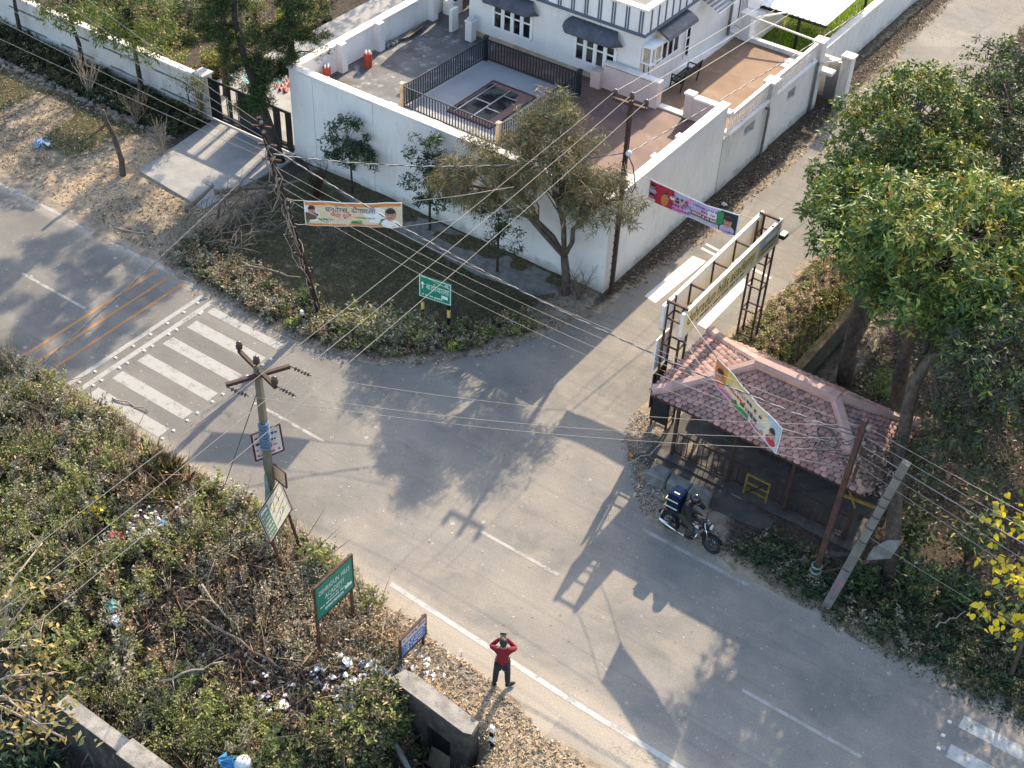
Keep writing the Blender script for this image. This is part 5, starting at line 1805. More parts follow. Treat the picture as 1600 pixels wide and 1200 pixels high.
for k, p in enumerate(LE):
    q = rpp(7.0 - .25 * ((k + 1) % 6)); e = Vector(p)
    d = (e - q).normalized()
    wire(f'{names[k]} bare wire fanning left from the rail pole over the verge', q, q + d * 45, .55, .008, 'wire_grey', 'wires over the left verge', 24)
for k in range(4):
    wire(f'{("upper thin", "second thin", "third thin", "lowest thin")[k]} wire from the rail pole over the green sign to the rust red pole', rpp(5.6 - k * .35), YT + V(.1, -.06, -.2 - .35 * k), .5 + .05 * k, .006, 'wire_grey', 'thin wires over the junction')
for k in range(3):
    wire(f'{("far", "middle", "near")[k]} wire from the square concrete pole to the shelter corner', SI[k], YT + V(0, -.05, -.15 - .4 * k), .35, .006, 'wire_grey', 'wires from the concrete pole')
for k in range(5):
    e = YT + V(.13, -.06, -.15 - .3 * k)
    wire(f'{("topmost", "second", "third", "fourth", "lowest")[k]} wire from the rust red pole out past the yellow leaves', e, e + V(28, -.6 - .5 * k, .4 - .3 * k), .8, .008 if k != 2 else .014, 'wire_grey', 'wires past the yellow leaves')
wire('slack wire crossing low in front of the yellow leaves', LB + d_ * .55, (12, 22.2, 3.4), .6, .007, 'wire_grey')

# ------------------------------------------------------------------ motorcycle with rider
mo = thing('motorcycle', 'black commuter motorcycle stopped at the road edge before the stone bench', 'motorcycle', (-9.42, 23.03, 0))
def wheel(x, y, z, R, yaw, nm):
    ax = V(-math.sin(yaw), math.cos(yaw), 0)
    w = MB(); w.torus((x, y, z), R - .045, .048, ax, 30, 8); wo = w.build('wheel', 'rubber', mo)
    b = MB(); b.torus((x, y, z), R - .10, .016, ax, 26, 6)
    b.lathe([(.05, -.06), (.05, .06)], (x, y, z), 12, axis=ax)
    f = V(math.cos(yaw), math.sin(yaw), 0)
    for k in range(5):
        a = k * 2 * math.pi / 5
        d = f * math.cos(a) + V(0, 0, 1) * math.sin(a)
        b.beam(Vector((x, y, z)) + d * .04, Vector((x, y, z)) + d * (R - .10), .028, .02, up=ax)
    b.build('rim', 'engine_grey', wo)
    b = MB(); b.lathe([(.11, .065), (.11, .072)], (x, y, z), 16, axis=ax); b.build('brake_disc', 'steel', wo)
FX, FY, BX, BY, RW = -8.77, 22.99, -10.05, 23.05, .30
wheel(FX, FY, RW, RW, -.18, 'front'); wheel(BX, BY, RW, RW, -.03, 'rear')
b = MB()
for s in (-.09, .09):
    b.tube([(FX - .02, FY + s, RW), (-9.02, 23.01 + s, .98)], [.024, .02], 8)
b.build('fork', 'chrome', mo)
b = MB()
b = MB()
arc = [(FX + (RW + .03) * math.cos(math.radians(a)), (RW + .03) * math.sin(math.radians(a)) + RW) for a in range(25, 166, 20)]
for (x0, z0), (x1, z1) in zip(arc[:-1], arc[1:]):
    b.beam((x0, FY, z0), (x1, FY, z1), .12, .015, up=(0, 1, 0))
b.build('mudguard', 'black_paint', mo)
b = MB()
arc = [(BX + (RW + .04) * math.cos(math.radians(a)), (RW + .04) * math.sin(math.radians(a)) + RW) for a in range(40, 176, 20)]
for (x0, z0), (x1, z1) in zip(arc[:-1], arc[1:]):
    b.beam((x0, BY, z0), (x1, BY, z1), .15, .015, up=(0, 1, 0))
b.build('mudguard', 'black_paint', mo)
b = MB()
b.ell((-9.28, 23.02, .82), (.27, .15, .15), 16, 10); b.ell((-9.16, 23.02, .80), (.14, .165, .13), 12, 8)
b.build('fuel_tank', 'black_paint', mo)
b = MB(); b.box(-9.38, -9.14, 22.845, 22.86, .76, .86); b.box(-9.38, -9.14, 23.18, 23.195, .76, .86); b.build('tank_decal', 'porcelain', mo)
b = MB(); b.cbox((-9.72, 23.03, .78), (.62, .25, .10), -.03, taper=.85); b.cbox((-9.98, 23.04, .82), (.18, .22, .08), -.03); b.build('seat', 'seat_vinyl', mo, bevel=.03)
b = MB(); b.tube([(-9.03, 23.01, .9), (-9.25, 23.02, .55), (-9.55, 23.03, .36), (-9.75, 23.03, .42), (-10.05, 23.05, .30)], .03, 8); b.tube([(-9.1, 23.01, .84), (-9.6, 23.03, .70), (-10.15, 23.05, .76)], .028, 8); b.tube([(-9.75, 23.16, .42), (-10.02, 23.16, .72)], .03, 8); b.tube([(-9.75, 22.92, .42), (-10.02, 22.92, .72)], .03, 8); b.build('frame', 'black_paint', mo)
b = MB(); b.cbox((-9.38, 23.02, .44), (.30, .22, .24), -.03); b.lathe([(.09, 0), (.10, .03), (.09, .05), (.10, .08), (.09, .10), (.10, .13), (.07, .18)], (-9.30, 23.02, .50), 12, axis=(.45, 0, 1)); b.lathe([(.10, -.14), (.10, .14)], (-9.40, 23.02, .40), 14, axis=(0, 1, 0)); b.build('engine', 'engine_grey', mo)
b = MB(); b.tube([(-9.18, 22.90, .52), (-9.2, 22.87, .32), (-9.5, 22.84, .26), (-9.75, 22.83, .30)], .025, 8); b.tube([(-9.72, 22.83, .29), (-10.28, 22.84, .42)], [.045, .055], 10); b.build('exhaust', 'chrome', mo)
b = MB(); b.cbox((-9.52, 22.90, .60), (.30, .02, .16), -.03); b.cbox((-9.52, 23.15, .60), (.30, .02, .16), -.03); b.build('side_panel', 'black_paint', mo)
b = MB(); b.cbox((-9.20, 22.90, .60), (.24, .03, .18), -.1, taper=.7); b.cbox((-9.20, 23.14, .60), (.24, .03, .18), .1, taper=.7); b.build('tank_shroud', 'steel', mo)
b = MB(); b.cbox((-8.93, 23.0, .88), (.16, .22, .22), -.05, taper=.8); b.build('headlight_cowl', 'black_paint', mo, bevel=.03)
b = MB(); b.ell((-8.85, 23.0, .88), (.04, .085, .08), 12, 8); b.build('headlight', 'headlamp_glass', mo)
b = MB(); b.tube([(-9.22, 22.66, 1.0), (-9.10, 22.80, 1.03), (-9.04, 23.0, .99), (-9.10, 23.22, 1.03), (-9.22, 23.36, 1.0)], .014, 6); b.build('handlebar', 'black_iron', mo)
for s in (-1, 1):
    b = MB(); b.tube([(-9.10, 23.01 + s * .24, 1.03), (-9.02, 23.01 + s * .28, 1.18)], .008, 5); b.ell((-9.02, 23.01 + s * .31, 1.20), (.02, .06, .04), 10, 6); b.build('mirror', 'black_iron', mo)
b = MB(); b.cbox((-10.20, 23.05, .74), (.06, .18, .06)); b.build('tail_light', 'print_red', mo)
b = MB(); b.box(-10.30, -10.285, 22.95, 23.15, .50, .60); b.build('number_plate', 'porcelain', mo)

def hand_pts(pts, edges, radii, iw, palm, fwd, side, curl):
    """palm, four unequal curled fingers and a thumb leaving the palm's side"""
    palm, fwd, side, curl = Vector(palm), Vector(fwd).normalized(), Vector(side).normalized(), Vector(curl).normalized()
    ip = len(pts); pts.append(palm); radii.append((.034, .018)); edges.append((iw, ip))
    for k, (o, L) in enumerate(((-.030, .060), (-.010, .070), (.010, .066), (.030, .052))):
        i0 = len(pts)
        pts.append(palm + fwd * .045 + side * o); radii.append(.0095)
        pts.append(palm + fwd * (.045 + L * .45) + side * o + curl * .014); radii.append(.0085)
        pts.append(palm + fwd * (.045 + L * .72) + side * o + curl * (.014 + L * .45)); radii.append(.007)
        edges += [(ip, i0), (i0, i0 + 1), (i0 + 1, i0 + 2)]
    i0 = len(pts)
    pts.append(palm - side * .036 + fwd * .008); radii.append(.011)
    pts.append(palm - side * .058 + fwd * .034 + curl * .016); radii.append(.009)
    edges += [(ip, i0), (i0, i0 + 1)]

def person(label, J, base, cloth, helmet=False, bulk=1.0):
    """J: joint name -> world point"""
    t = thing('person', label, 'person', base)
    J = {k: Vector(v) for k, v in J.items()}
    P_, E2, R2 = [], [], []
    idx = {}
    def add(nm, r, par=None):
        idx[nm] = len(P_); P_.append(J[nm]); R2.append(r)
        if par:
            E2.append((idx[par], idx[nm]))
    add('pelvis', (.10, .08)); add('chest', (.105, .08), 'pelvis'); add('neck0', .052, 'chest'); add('neck', .055, 'neck0'); add('head0', (.072, .085), 'neck'); add('head1', (.078, .095), 'head0'); add('crown', (.05, .06), 'head1')
    for s in 'LR':
        add('sh' + s, .06, 'neck0'); add('el' + s, .042, 'sh' + s); add('wr' + s, .028, 'el' + s)
        add('hip' + s, .085, 'pelvis'); add('kn' + s, .058, 'hip' + s); add('an' + s, .038, 'kn' + s); add('to' + s, .036, 'an' + s)
        fw = (J['wr' + s] - J['el' + s]).normalized()
        hand_pts(P_, E2, R2, idx['wr' + s], J['wr' + s] + fw * .07, fw, J['side' + s], J['curl' + s])
    skin_body('body', 'skin', t, P_, E2, R2)
    f = J['face'].normalized()
    hc = (J['head0'] + J['head1']) / 2
    rt = f.cross(V(0, 0, 1)).normalized()
    b = MB()   # nose, ears, brow, mouth: features on the head
    b.ell(hc + f * .098 - V(0, 0, .01), (.014, .014, .022), 8, 6)
    b.ell(hc + rt * .085, (.012, .02, .03), 8, 6); b.ell(hc - rt * .085, (.012, .02, .03), 8, 6)
    b.build('face', 'skin', t)
    b = MB(); b.ell(hc + f * .088 + rt * .032 + V(0, 0, .02), (.012, .012, .008), 8, 5); b.ell(hc + f * .088 - rt * .032 + V(0, 0, .02), (.012, .012, .008), 8, 5); b.ell(hc + f * .088 - V(0, 0, .055), (.022, .012, .007), 8, 5); b.build('eyes_and_mouth', 'hair', t)
    if not helmet:
        b = MB(); b.ell(J['head1'] - f * .012 + V(0, 0, .02), (.092, .092, .085), 16, 10); b.ell(hc - f * .045 + V(0, 0, .02), (.082, .075, .09), 12, 8); b.build('hair', 'hair', t)
    # jacket or shirt
    pts = [J['pelvis'] + V(0, 0, -.07), J['chest'], J['neck0'] + V(0, 0, -.02), J['neck0'] + V(0, 0, .045)]
    rad = [(.165 * bulk, .135 * bulk), (.175 * bulk, .14 * bulk), (.105 * bulk, .10 * bulk), (.068, .068)]
    ed = [(0, 1), (1, 2), (2, 3)]
    for s in 'LR':
        i = len(pts)
        pts += [J['sh' + s], J['el' + s], J['wr' + s] + (J['wr' + s] - J['el' + s]) * .06]
        rad += [.092 * bulk, .064 * bulk, .046 * bulk]
        ed += [(2, i), (i, i + 1), (i + 1, i + 2)]
    skin_body('shirt', cloth[0], t, pts, ed, rad, root=0)
    pts = [J['pelvis'] + V(0, 0, .03)]
    rad = [(.15, .115)]
    ed = []
    for s in 'LR':
        i = len(pts)
        pts += [J['hip' + s], J['kn' + s], J['an' + s] + (J['kn' + s] - J['an' + s]) * .03]
        rad += [.102 * bulk, .080 * bulk, .066 * bulk]
        ed += [(0, i), (i, i + 1), (i + 1, i + 2)]
    skin_body('trousers', cloth[1], t, pts, ed, rad, root=0)
    for s in 'LR':
        a, c = J['an' + s], J['to' + s]
        d = (c - a); d.z = 0; d.normalize()
        b = MB()
        z0 = min(a.z, c.z) - .035
        yaw = math.atan2(d.y, d.x)
        M = Matrix.Rotation(yaw, 3, 'Z')
        b.ell(V(a.x, a.y, z0 + .045) + d * .075, (.135, .052, .048), 14, 8, M=M)
        b.ell(V(a.x, a.y, z0 + .06) - d * .01, (.055, .048, .06), 12, 8, M=M)
        b.build('shoe', cloth[2], t)
    return t
# man photographing, seen from behind
f = V(-.50, .866, 0).normalized(); r = f.cross(V(0, 0, 1)); o = V(-10.66, 16.22, .03)
Q = lambda a, b_, c: o + r * a + f * b_ + V(0, 0, c)
person('man in red jacket and dark trousers raising a phone with both hands', dict(
    pelvis=Q(0, 0, .88), chest=Q(0, .01, 1.16), neck0=Q(0, .02, 1.37), neck=Q(0, .03, 1.43), head0=Q(0, .05, 1.50), head1=Q(0, .06, 1.57), crown=Q(0, .05, 1.64),
    shL=Q(-.18, .02, 1.35), elL=Q(-.30, .16, 1.24), wrL=Q(-.10, .25, 1.44), shR=Q(.18, .02, 1.35), elR=Q(.29, .17, 1.23), wrR=Q(.05, .26, 1.44),
    sideL=r, curlL=f, sideR=-r, curlR=f,
    hipL=Q(-.10, 0, .83), knL=Q(-.14, .04, .46), anL=Q(-.16, -.02, .07), toL=Q(-.18, .12, .035), hipR=Q(.10, 0, .83), knR=Q(.13, .03, .46), anR=Q(.15, -.01, .07), toR=Q(.27, .06, .035), face=f), (-10.66, 16.22, .03), ('red_fabric', 'dark_trousers', 'black_fabric'))
ph = thing('phone', 'black phone held up by the man in the red jacket', 'phone', tuple(Q(-.03, .30, 1.52)))
b = MB(); M_ = Q(-.03, .305, 1.545); b.beam(M_ - r * .075, M_ + r * .075, .012, .075, up=(0, 0, 1)); b.build('body', 'black_paint', ph, bevel=.004)

o2 = V(-9.70, 23.03, 0)
Q = lambda a, b_, c: o2 + V(b_, -a, c)
person('motorcycle rider in black with a helmet hunched over the handlebar', dict(
    pelvis=Q(0, 0, .93), chest=Q(0, .09, 1.20), neck0=Q(0, .17, 1.37), neck=Q(0, .20, 1.42), head0=Q(0, .24, 1.48), head1=Q(0, .27, 1.55), crown=Q(0, .27, 1.62),
    shL=Q(-.17, .15, 1.34), elL=Q(-.29, .30, 1.13), wrL=Q(-.27, .46, 1.05), shR=Q(.17, .15, 1.34), elR=Q(.29, .30, 1.13), wrR=Q(.27, .46, 1.05),
    sideL=V(0, 1, 0), curlL=V(0, 0, -1), sideR=V(0, -1, 0), curlR=V(0, 0, -1),
    hipL=Q(-.11, .02, .88), knL=Q(-.24, .42, .76), anL=Q(-.22, .27, .36), toL=Q(-.22, .42, .32), hipR=Q(.11, .02, .88), knR=Q(.24, .42, .76), anR=Q(.22, .27, .36), toR=Q(.22, .42, .32), face=V(1, 0, -.25)), (-9.70, 23.03, .82), ('black_fabric', 'khaki_trousers', 'black_fabric'), helmet=True, bulk=1.28)
hm = thing('helmet', 'glossy black full face helmet worn by the motorcycle rider', 'helmet', (-9.44, 23.03, 1.40))
b = MB(); b.ell((-9.44, 23.03, 1.545), (.145, .125, .145), 20, 12); b.ell((-9.35, 23.03, 1.46), (.10, .10, .07), 14, 8); b.build('shell', 'helmet_black', hm)
b = MB(); b.ell((-9.375, 23.03, 1.545), (.095, .108, .055), 16, 8); b.build('visor', 'glass_dark', hm)
bk = thing('delivery_backpack', 'big navy backpack with pale reflective bands on the rider', 'backpack', (-9.98, 23.03, .9))
b = MB(); b.cbox((-9.96, 23.03, 1.21), (.38, .50, .60), 0, taper=.93); b.build('bag', 'navy_fabric', bk, bevel=.05)
b = MB(); b.box(-10.165, -10.14, 22.80, 23.26, 1.32, 1.35); b.box(-10.17, -9.8, 22.772, 22.79, 1.32, 1.35); b.box(-10.17, -9.8, 22.768, 22.79, 1.08, 1.11); b.box(-10.17, -10.145, 22.80, 23.26, 1.08, 1.11); b.box(-10.02, -9.86, 22.93, 22.965, 1.5, 1.513); b.build('reflective_band', 'reflective', bk)
b = MB(); b.box(-10.145, -10.13, 22.88, 23.18, 1.14, 1.30); b.build('patch', 'print_lilac', bk)

# ------------------------------------------------------------------ small roadside things
for k, (x, y) in enumerate([(-26.35 + dx, y) for y in (18.0, 19.0, 20.0, 21.0, 22.0) for dx in (-.02, .30)][:0] or
        [(-26.4, y) for y in (17.95, 18.95, 19.95, 20.95, 21.95)] + [(-26.42, y - .35) for y in (18.0, 19.0, 20.0, 21.0, 22.4)] +
        [(-23.18, y) for y in (17.3, 17.72, 18.25, 18.65, 19.25, 19.68, 20.28, 20.7, 21.35, 21.7)] +
        [(-26.85, y) for y in (17.5, 18.1, 18.9, 19.6, 20.3, 21.0, 21.7, 22.3)] + [(-1.6, 21.3), (-1.62, 21.75), (-1.55, 20.9)]):
    b = MB(); b.cbox((x, y, .016), (.10, .085, .032), 0.05, taper=.7)
    o = b.build('road_stud', 'stud_white', base=(x, y, 0))
    tag(o, 'small square pale road stud beside the zebra crossing bars', 'road stud', 'road studs around the zebra crossings')
    if x > -2:
        o['label'] = 'reddish road stud at the start of the lower right zebra crossing'; o['group'] = 'road studs at the lower right crossing'

def marker(label, x, y, h, band='paint_white'):
    z = float(ground_z(np.array([x]), np.array([y]))[0])
    t = thing('marker_post', label, 'marker post', (x, y, z))
    for k in range(4):
        b = MB(); b.cbox((x, y, z - .1 + (k + .5) * h / 4), (.11, .07, h / 4)); b.build('band', 'black_paint' if k % 2 == 0 else band, t)
marker('black and white marker post in dry straw by the culvert parapet', -9.94, 14.85, .72)
marker('black and white marker post in weeds at the left end of the orange stripes', -27.76, 16.72, .55)
marker('black and white marker post under the leafy clump by the rail pole', -23.55, 23.55, .6)
marker('small dark marker post in the weeds near the concrete pole stay', -20.75, 17.0, .4)
marker('thin dark marker post in the scrub edge below the green direction sign', -21.0, 24.3, .6, 'stone')

cu = thing('culvert_parapet', 'thick weathered concrete culvert parapet with a dark opening beneath', 'parapet', (-11.2, 14.4, 0))
b = MB()
NP = [(-12.62, 14.42), (-12.50, 14.85), (-12.25, 14.92), (-10.18, 14.72), (-10.12, 14.32), (-10.3, 14.24)]
b.prism(NP, .18, .66)
o = b.build('parapet', 'moss_and_shade', cu, bevel=.05)  # mossy sides painted darker for their shade than the top
b = MB(); cxy = (-11.4, 14.58); b.prism([(cxy[0] + (x - cxy[0]) * .97, cxy[1] + (y - cxy[1]) * .9) for x, y in NP], .66, .675); b.build('top', 'mossy_concrete', cu)
b = MB(); b.prism([(-12.58, 14.46), (-12.46, 14.82), (-11.45, 14.76), (-11.45, 14.37)], -1.9, .18); b.build('abutment', 'moss_and_shade', cu)
b = MB(); b.prism([(-10.72, 14.31), (-10.72, 14.68), (-10.2, 14.68), (-10.2, 14.29)], -1.9, .18); b.build('abutment', 'moss_and_shade', cu)
b = MB(); b.prism([(-11.45, 14.37), (-11.45, 14.75), (-10.72, 14.68), (-10.72, 14.31)], -.12, .18); b.build('lintel', 'moss_and_shade', cu)
b = MB(); b.box(-11.45, -10.72, 14.55, 14.9, -1.9, -.12); b.build('tunnel_shade', 'hole_shade', cu)  # solid near-black block stands in for the shade in the opening
b = MB(); b.tube([(-12.3, 13.9, -.35), (-10.7, 13.2, -.75)], .07, 8); b.build('pipe', 'stone', cu)
b = MB(); b.box(-12.3, -9.9, 12.6, 14.3, -2.3, -1.62)  # near-black slab gives the pit bottom its shade
struct(b.build('drain_bed', 'hole_shade'), label='drain bed under the culvert, painted near-black for its shade')

lw = thing('low_wall', 'low grey stone wall with a pale top in the lower left corner', 'wall', (-17.5, 9.75, 0))
b = MB()
b.prism([(-18.5, 9.55), (-18.5, 9.88), (-16.4, 9.88), (-16.4, 9.55)], -2.6, .10); b.prism([(-16.4, 9.47), (-16.4, 9.93), (-13.5, 9.93), (-13.5, 9.47)], -2.6, .16)
b.build('wall', 'moss_and_shade', lw)  # wall sides coloured dark for their shade, top kept pale
b = MB(); b.prism([(-18.5, 9.53), (-18.5, 9.90), (-16.41, 9.90), (-16.41, 9.53)], .10, .14); b.prism([(-16.40, 9.45), (-16.40, 9.95), (-13.5, 9.95), (-13.5, 9.45)], .16, .20); b.build('top', 'mossy_concrete', lw)

# ------------------------------------------------------------------ left side: garden wall, gate, verge
gw = thing('garden_wall', 'long pale garden wall with panel recesses drawn as shadow strips along the left verge', 'wall', (-40, 30.6, 0))
b = MB(); b.box(-60, -34.75, 30.55, 30.78, -.4, 1.62); b.build('wall', 'wall_old', gw)
b = MB(); b.box(-60, -34.72, 30.52, 30.81, 1.62, 1.70); b.build('coping', 'coping', gw)
for x in (-48.5, -45.7, -42.9, -40.1, -37.3):
    b = MB(); b.box(x, x + 1.95, 30.535, 30.549, 1.12, 1.20); b.box(x + .2, x + 2.1, 30.535, 30.549, .40, .48); b.build('recess_shadow', 'stone', gw)  # flat dark strips paint the recess shadow on a plain wall face
b = MB(); b.box(-35.0, -34.55, 30.45, 30.9, -.3, 1.80); b.box(-35.05, -34.5, 30.4, 30.95, 1.80, 1.88); b.build('gate_pier', 'wall_old', gw)

gt = thing('gate', 'black sheet metal driveway gate with paired slots letting sunlight through', 'gate', (-32.5, 30.65, 0))
SL = [(-33.95, -33.55), (-33.40, -33.02), (-31.55, -31.20), (-30.95, -30.62)]
xs = [-34.5] + [v for s in SL for v in s] + [-30.4]
b = MB()
for i in range(0, len(xs) - 1, 2):
    b.box(xs[i], xs[i + 1], 30.62, 30.67, .22, 1.66)
b.box(-34.5, -30.4, 30.62, 30.67, 1.66, 1.76); b.box(-34.5, -30.4, 30.62, 30.67, .12, .22)
b.build('leaf', 'black_iron', gt)
b = MB()
for s in SL:
    b.beam(((s[0] + s[1]) / 2 + .12, 30.645, .22), ((s[0] + s[1]) / 2 + .12, 30.645, 1.66), .03, .03)
b.build('bar', 'black_iron', gt)
b = MB(); b.box(-34.5, -30.35, 30.5, 30.8, .05, .085); b.build('track', 'coping', gt)

tp = thing('teal_tarpaulin', 'crumpled teal tarpaulin spread on the drive behind the gate', 'tarpaulin', (-35.3, 34.5, 0))
def cloth(x0, x1, y0, y1, z, mk, nm, base=None, parent=None, amp=.12, sd=1):
    n_ = 14
    b = MB()
    r = np.random.default_rng(sd).normal(size=(n_ + 1, n_ + 1)) * amp * .3
    vs = [(x0 + (x1 - x0) * i / n_ + .2 * r[i, j], y0 + (y1 - y0) * j / n_, z + abs(r[i, j]) + amp * .4 * (1 + math.sin(i * 1.1 + j * .7))) for i in range(n_ + 1) for j in range(n_ + 1)]
    b.add(vs, [(i * (n_ + 1) + j, (i + 1) * (n_ + 1) + j, (i + 1) * (n_ + 1) + j + 1, i * (n_ + 1) + j + 1) for i in range(n_) for j in range(n_)], smooth=True)
    return b.build(nm, mk, parent, base)
cloth(-36.3, -34.2, 33.2, 34.9, .07, 'teal_tarp', 'sheet', parent=tp)
tp = thing('red_tarpaulin', 'small red bundle beside the teal tarpaulin behind the gate', 'bundle', (-33.9, 34.2, 0))
cloth(-34.15, -33.5, 33.6, 34.6, .07, 'faded_red', 'sheet', parent=tp, amp=.2, sd=4)
tp = thing('sunlit_concrete', 'beige sheet coloured as sunlit concrete just behind the black gate', 'sheet', (-33.5, 32.5, 0))
cloth(-35.6, -31.9, 31.7, 33.15, .065, 'sunlit_concrete', 'sheet', parent=tp, amp=.05, sd=5)  # beige sheet paints sunlight on the concrete here

pst = thing('tree_stump', 'bare leaning dead trunk standing alone on the left verge', 'stump', (-34.15, 25.88, 0))
b = MB(); b.tube([(-34.1, 25.8, -.2), (-34.2, 25.95, .6), (-34.45, 26.0, 1.4), (-34.6, 25.9, 2.1), (-34.58, 25.85, 2.5)], [.13, .10, .085, .075, .06], 8)
b.build('trunk', 'bark', pst)

def bare_shrub(label, x, y, n_, h, sp, mk='pale_twig', seed=0, nm='dry_shrub'):
    r = random.Random(seed)
    z = float(ground_z(np.array([x]), np.array([y]))[0]) - .05
    t = thing(nm, label, 'shrub', (x, y, z))
    b = MB()
    for i in range(n_):
        a = r.uniform(0, 6.28); d = r.uniform(.1, sp)
        hh = h * r.uniform(.6, 1.0)
        p = [V(x + .05 * math.cos(a), y + .05 * math.sin(a), z)]
        for k in range(1, 6):
            s = k / 5
            p.append(V(x + d * math.cos(a) * s ** 1.3 + r.uniform(-.05, .05), y + d * math.sin(a) * s ** 1.3 + r.uniform(-.05, .05), z + hh * s))
        b.tube(p, [.022, .019, .016, .012, .009, .004], 4)
        for q in range(4):
            k = r.randint(2, 4)
            e = p[k] + V(r.uniform(-.3, .3), r.uniform(-.3, .3), r.uniform(.15, .45))
            b.tube([p[k], e], [.009, .003], 3)
    b.build('branches', mk, t)
    return t
bare_shrub('tall dry brown shrub of bare stems before the garden wall', -39.3, 28.9, 16, 2.0, .8, seed=3)
bare_shrub('dry twiggy shrub at the driveway edge on the left verge', -34.0, 27.6, 18, 1.7, .7, seed=4)
bare_shrub('dark twiggy shrub in the shade behind the dead trunk', -36.4, 28.6, 18, 1.6, .8, 'dead_wood', 5)

def log(label, a, c, r, mk='dead_wood', nm='fallen_branch', twigs=3, seed=0):
    rr = random.Random(seed)
    a, c = Vector(a), Vector(c)
    t = thing(nm, label, 'branch', tuple((a + c) / 2))
    b = MB()
    pts = [a + (c - a) * (i / 6) + V(rr.uniform(-.06, .06), rr.uniform(-.06, .06), rr.uniform(-.02, .05)) for i in range(7)]
    b.tube(pts, [r * (1 - .08 * i) for i in range(7)], 7)
    for k in range(twigs):
        p = pts[rr.randint(1, 5)]
        e = p + V(rr.uniform(-.7, .7), rr.uniform(-.7, .7), rr.uniform(.05, .5))
        b.tube([p, (p + e) / 2 + V(0, 0, .06), e], [r * .45, r * .3, r * .12], 5)
    b.build('wood', mk, t)
log('long pale fallen branch in the brown scrub near the green school sign', (-17.6, 13.3, .15), (-15.2, 13.5, .05), .04, 'dead_wood', seed=1)
log('thin forked dead branch lying left of the long pale one in the scrub', (-18.4, 14.0, .25), (-16.6, 13.6, .1), .035, 'pale_twig', seed=2)
log('crooked stick resting in the near green weeds', (-17.0, 11.4, .2), (-16.2, 12.6, .3), .03, 'pale_twig', seed=3)
log('bent stick lying across the nearest zebra bar', (-25.5, 17.62, .03), (-24.35, 17.85, .03), .025, 'pale_twig', seed=4, twigs=0)
log('thick felled log at the brushwood heap beside the driveway', (-30.5, 26.7, .35), (-28.4, 28.8, .6), .10, seed=5)
log('second dark log leaning on the brushwood heap corner', (-30.6, 25.4, .2), (-30.1, 26.4, 1.0), .09, seed=6, twigs=1)
log('upright broken stake in the brushwood heap', (-29.6, 26.0, 0), (-29.5, 26.2, 1.1), .06, seed=7, twigs=2)
log('bleached branch across the lot scrub beside the road', (-27.0, 24.4, .3), (-24.9, 24.9, .35), .05, seed=8)
log('pale curved branch on the sand by the left road edge', (-31.9, 23.5, .06), (-30.4, 24.0, .06), .045, 'pale_twig', seed=9, twigs=1)
log('bamboo stick lying in the dark leaves on the right verge', (-2.95, 24.0, .25), (-2.55, 24.9, .3), .02, 'pale_twig', seed=10, twigs=0)
log('fallen cane over the dusty platform edge by the stone bench', (-12.1, 24.1, .3), (-11.4, 25.5, .6), .02, 'pale_twig', seed=11, twigs=0)

bh = MB()
for i in range(150):
    x, y = random.uniform(-30.2, -27.4), random.uniform(24.4, 27.4)
    a = random.uniform(0, 3.14); L = random.uniform(.5, 1.3)
    z = .1 + random.uniform(0, .45)
    p = V(x, y, z)
    q = p + V(math.cos(a) * L, math.sin(a) * L, random.uniform(-.1, .6))
    bh.tube([p, (p + q) / 2 + V(random.uniform(-.1, .1), 0, .08), q], [.018, .013, .005], 4)
struct(bh.build('brushwood', 'dead_wood'), 'stuff', 'tangled heap of dry brushwood beside the driveway')

sc = MB()
for i in range(260):
    x = random.uniform(-46, -34.3); y = 28.55 + random.gauss(0, .13)
    r_ = random.uniform(.03, .12)
    z = float(ground_z(np.array([x]), np.array([y]))[0])
    sc.cbox((x, y, z + r_ * .2), (r_ * 2.4, r_ * 1.5, r_ * 1.1), random.uniform(0, 3), taper=random.uniform(.6, .95))
struct(sc.build('rubble', 'rubble_brown'), 'stuff', 'line of rubble stones along the left verge ditch')

def bag(label, x, y, s, mk, nm='plastic_bag', cat='bag'):
    z = float(ground_z(np.array([x]), np.array([y]))[0]) + s * .3 + (.34 if y < 16 else .04)
    t = thing(nm, label, cat, (x, y, z))
    r = np.random.default_rng(int(abs(x * 977 + y * 131)) % 9999)
    b = MB(); b.ell((x, y, z), (s * 1.1, s * .7, s * .5), 11, 7)
    b.v = [(px + r.normal() * s * .2, py + r.normal() * s * .2, pz + r.normal() * s * .15) for px, py, pz in b.v]
    b.sm = [False] * len(b.sm)
    b.build('bag', mk, t)
    return t
bag('faded red plastic bag beside the rubbish heap in the scrub', -21.25, 13.85, .22, 'faded_red')
bag('white and pale green bag in the weeds left of the brown dry leaves', -19.75, 12.4, .2, 'mint_plastic')
bag('white crumpled bag just below the pale green bag', -19.45, 12.15, .18, 'white_plastic')
t = bag('big bright blue sack at the bottom edge of the scrub', -14.35, 10.95, .30, 'blue_plastic', 'sack', 'sack')
b = MB(); b.ell((-14.15, 11.1, float(t['_w'][2]) + .1), (.2, .22, .2), 10, 7); b.build('lining', 'white_plastic', t)
t = thing('scrap_heap', 'heap of blue and white plastic scraps on the left verge grass', 'rubbish', (-37.9, 25.4, 0))
b = MB()
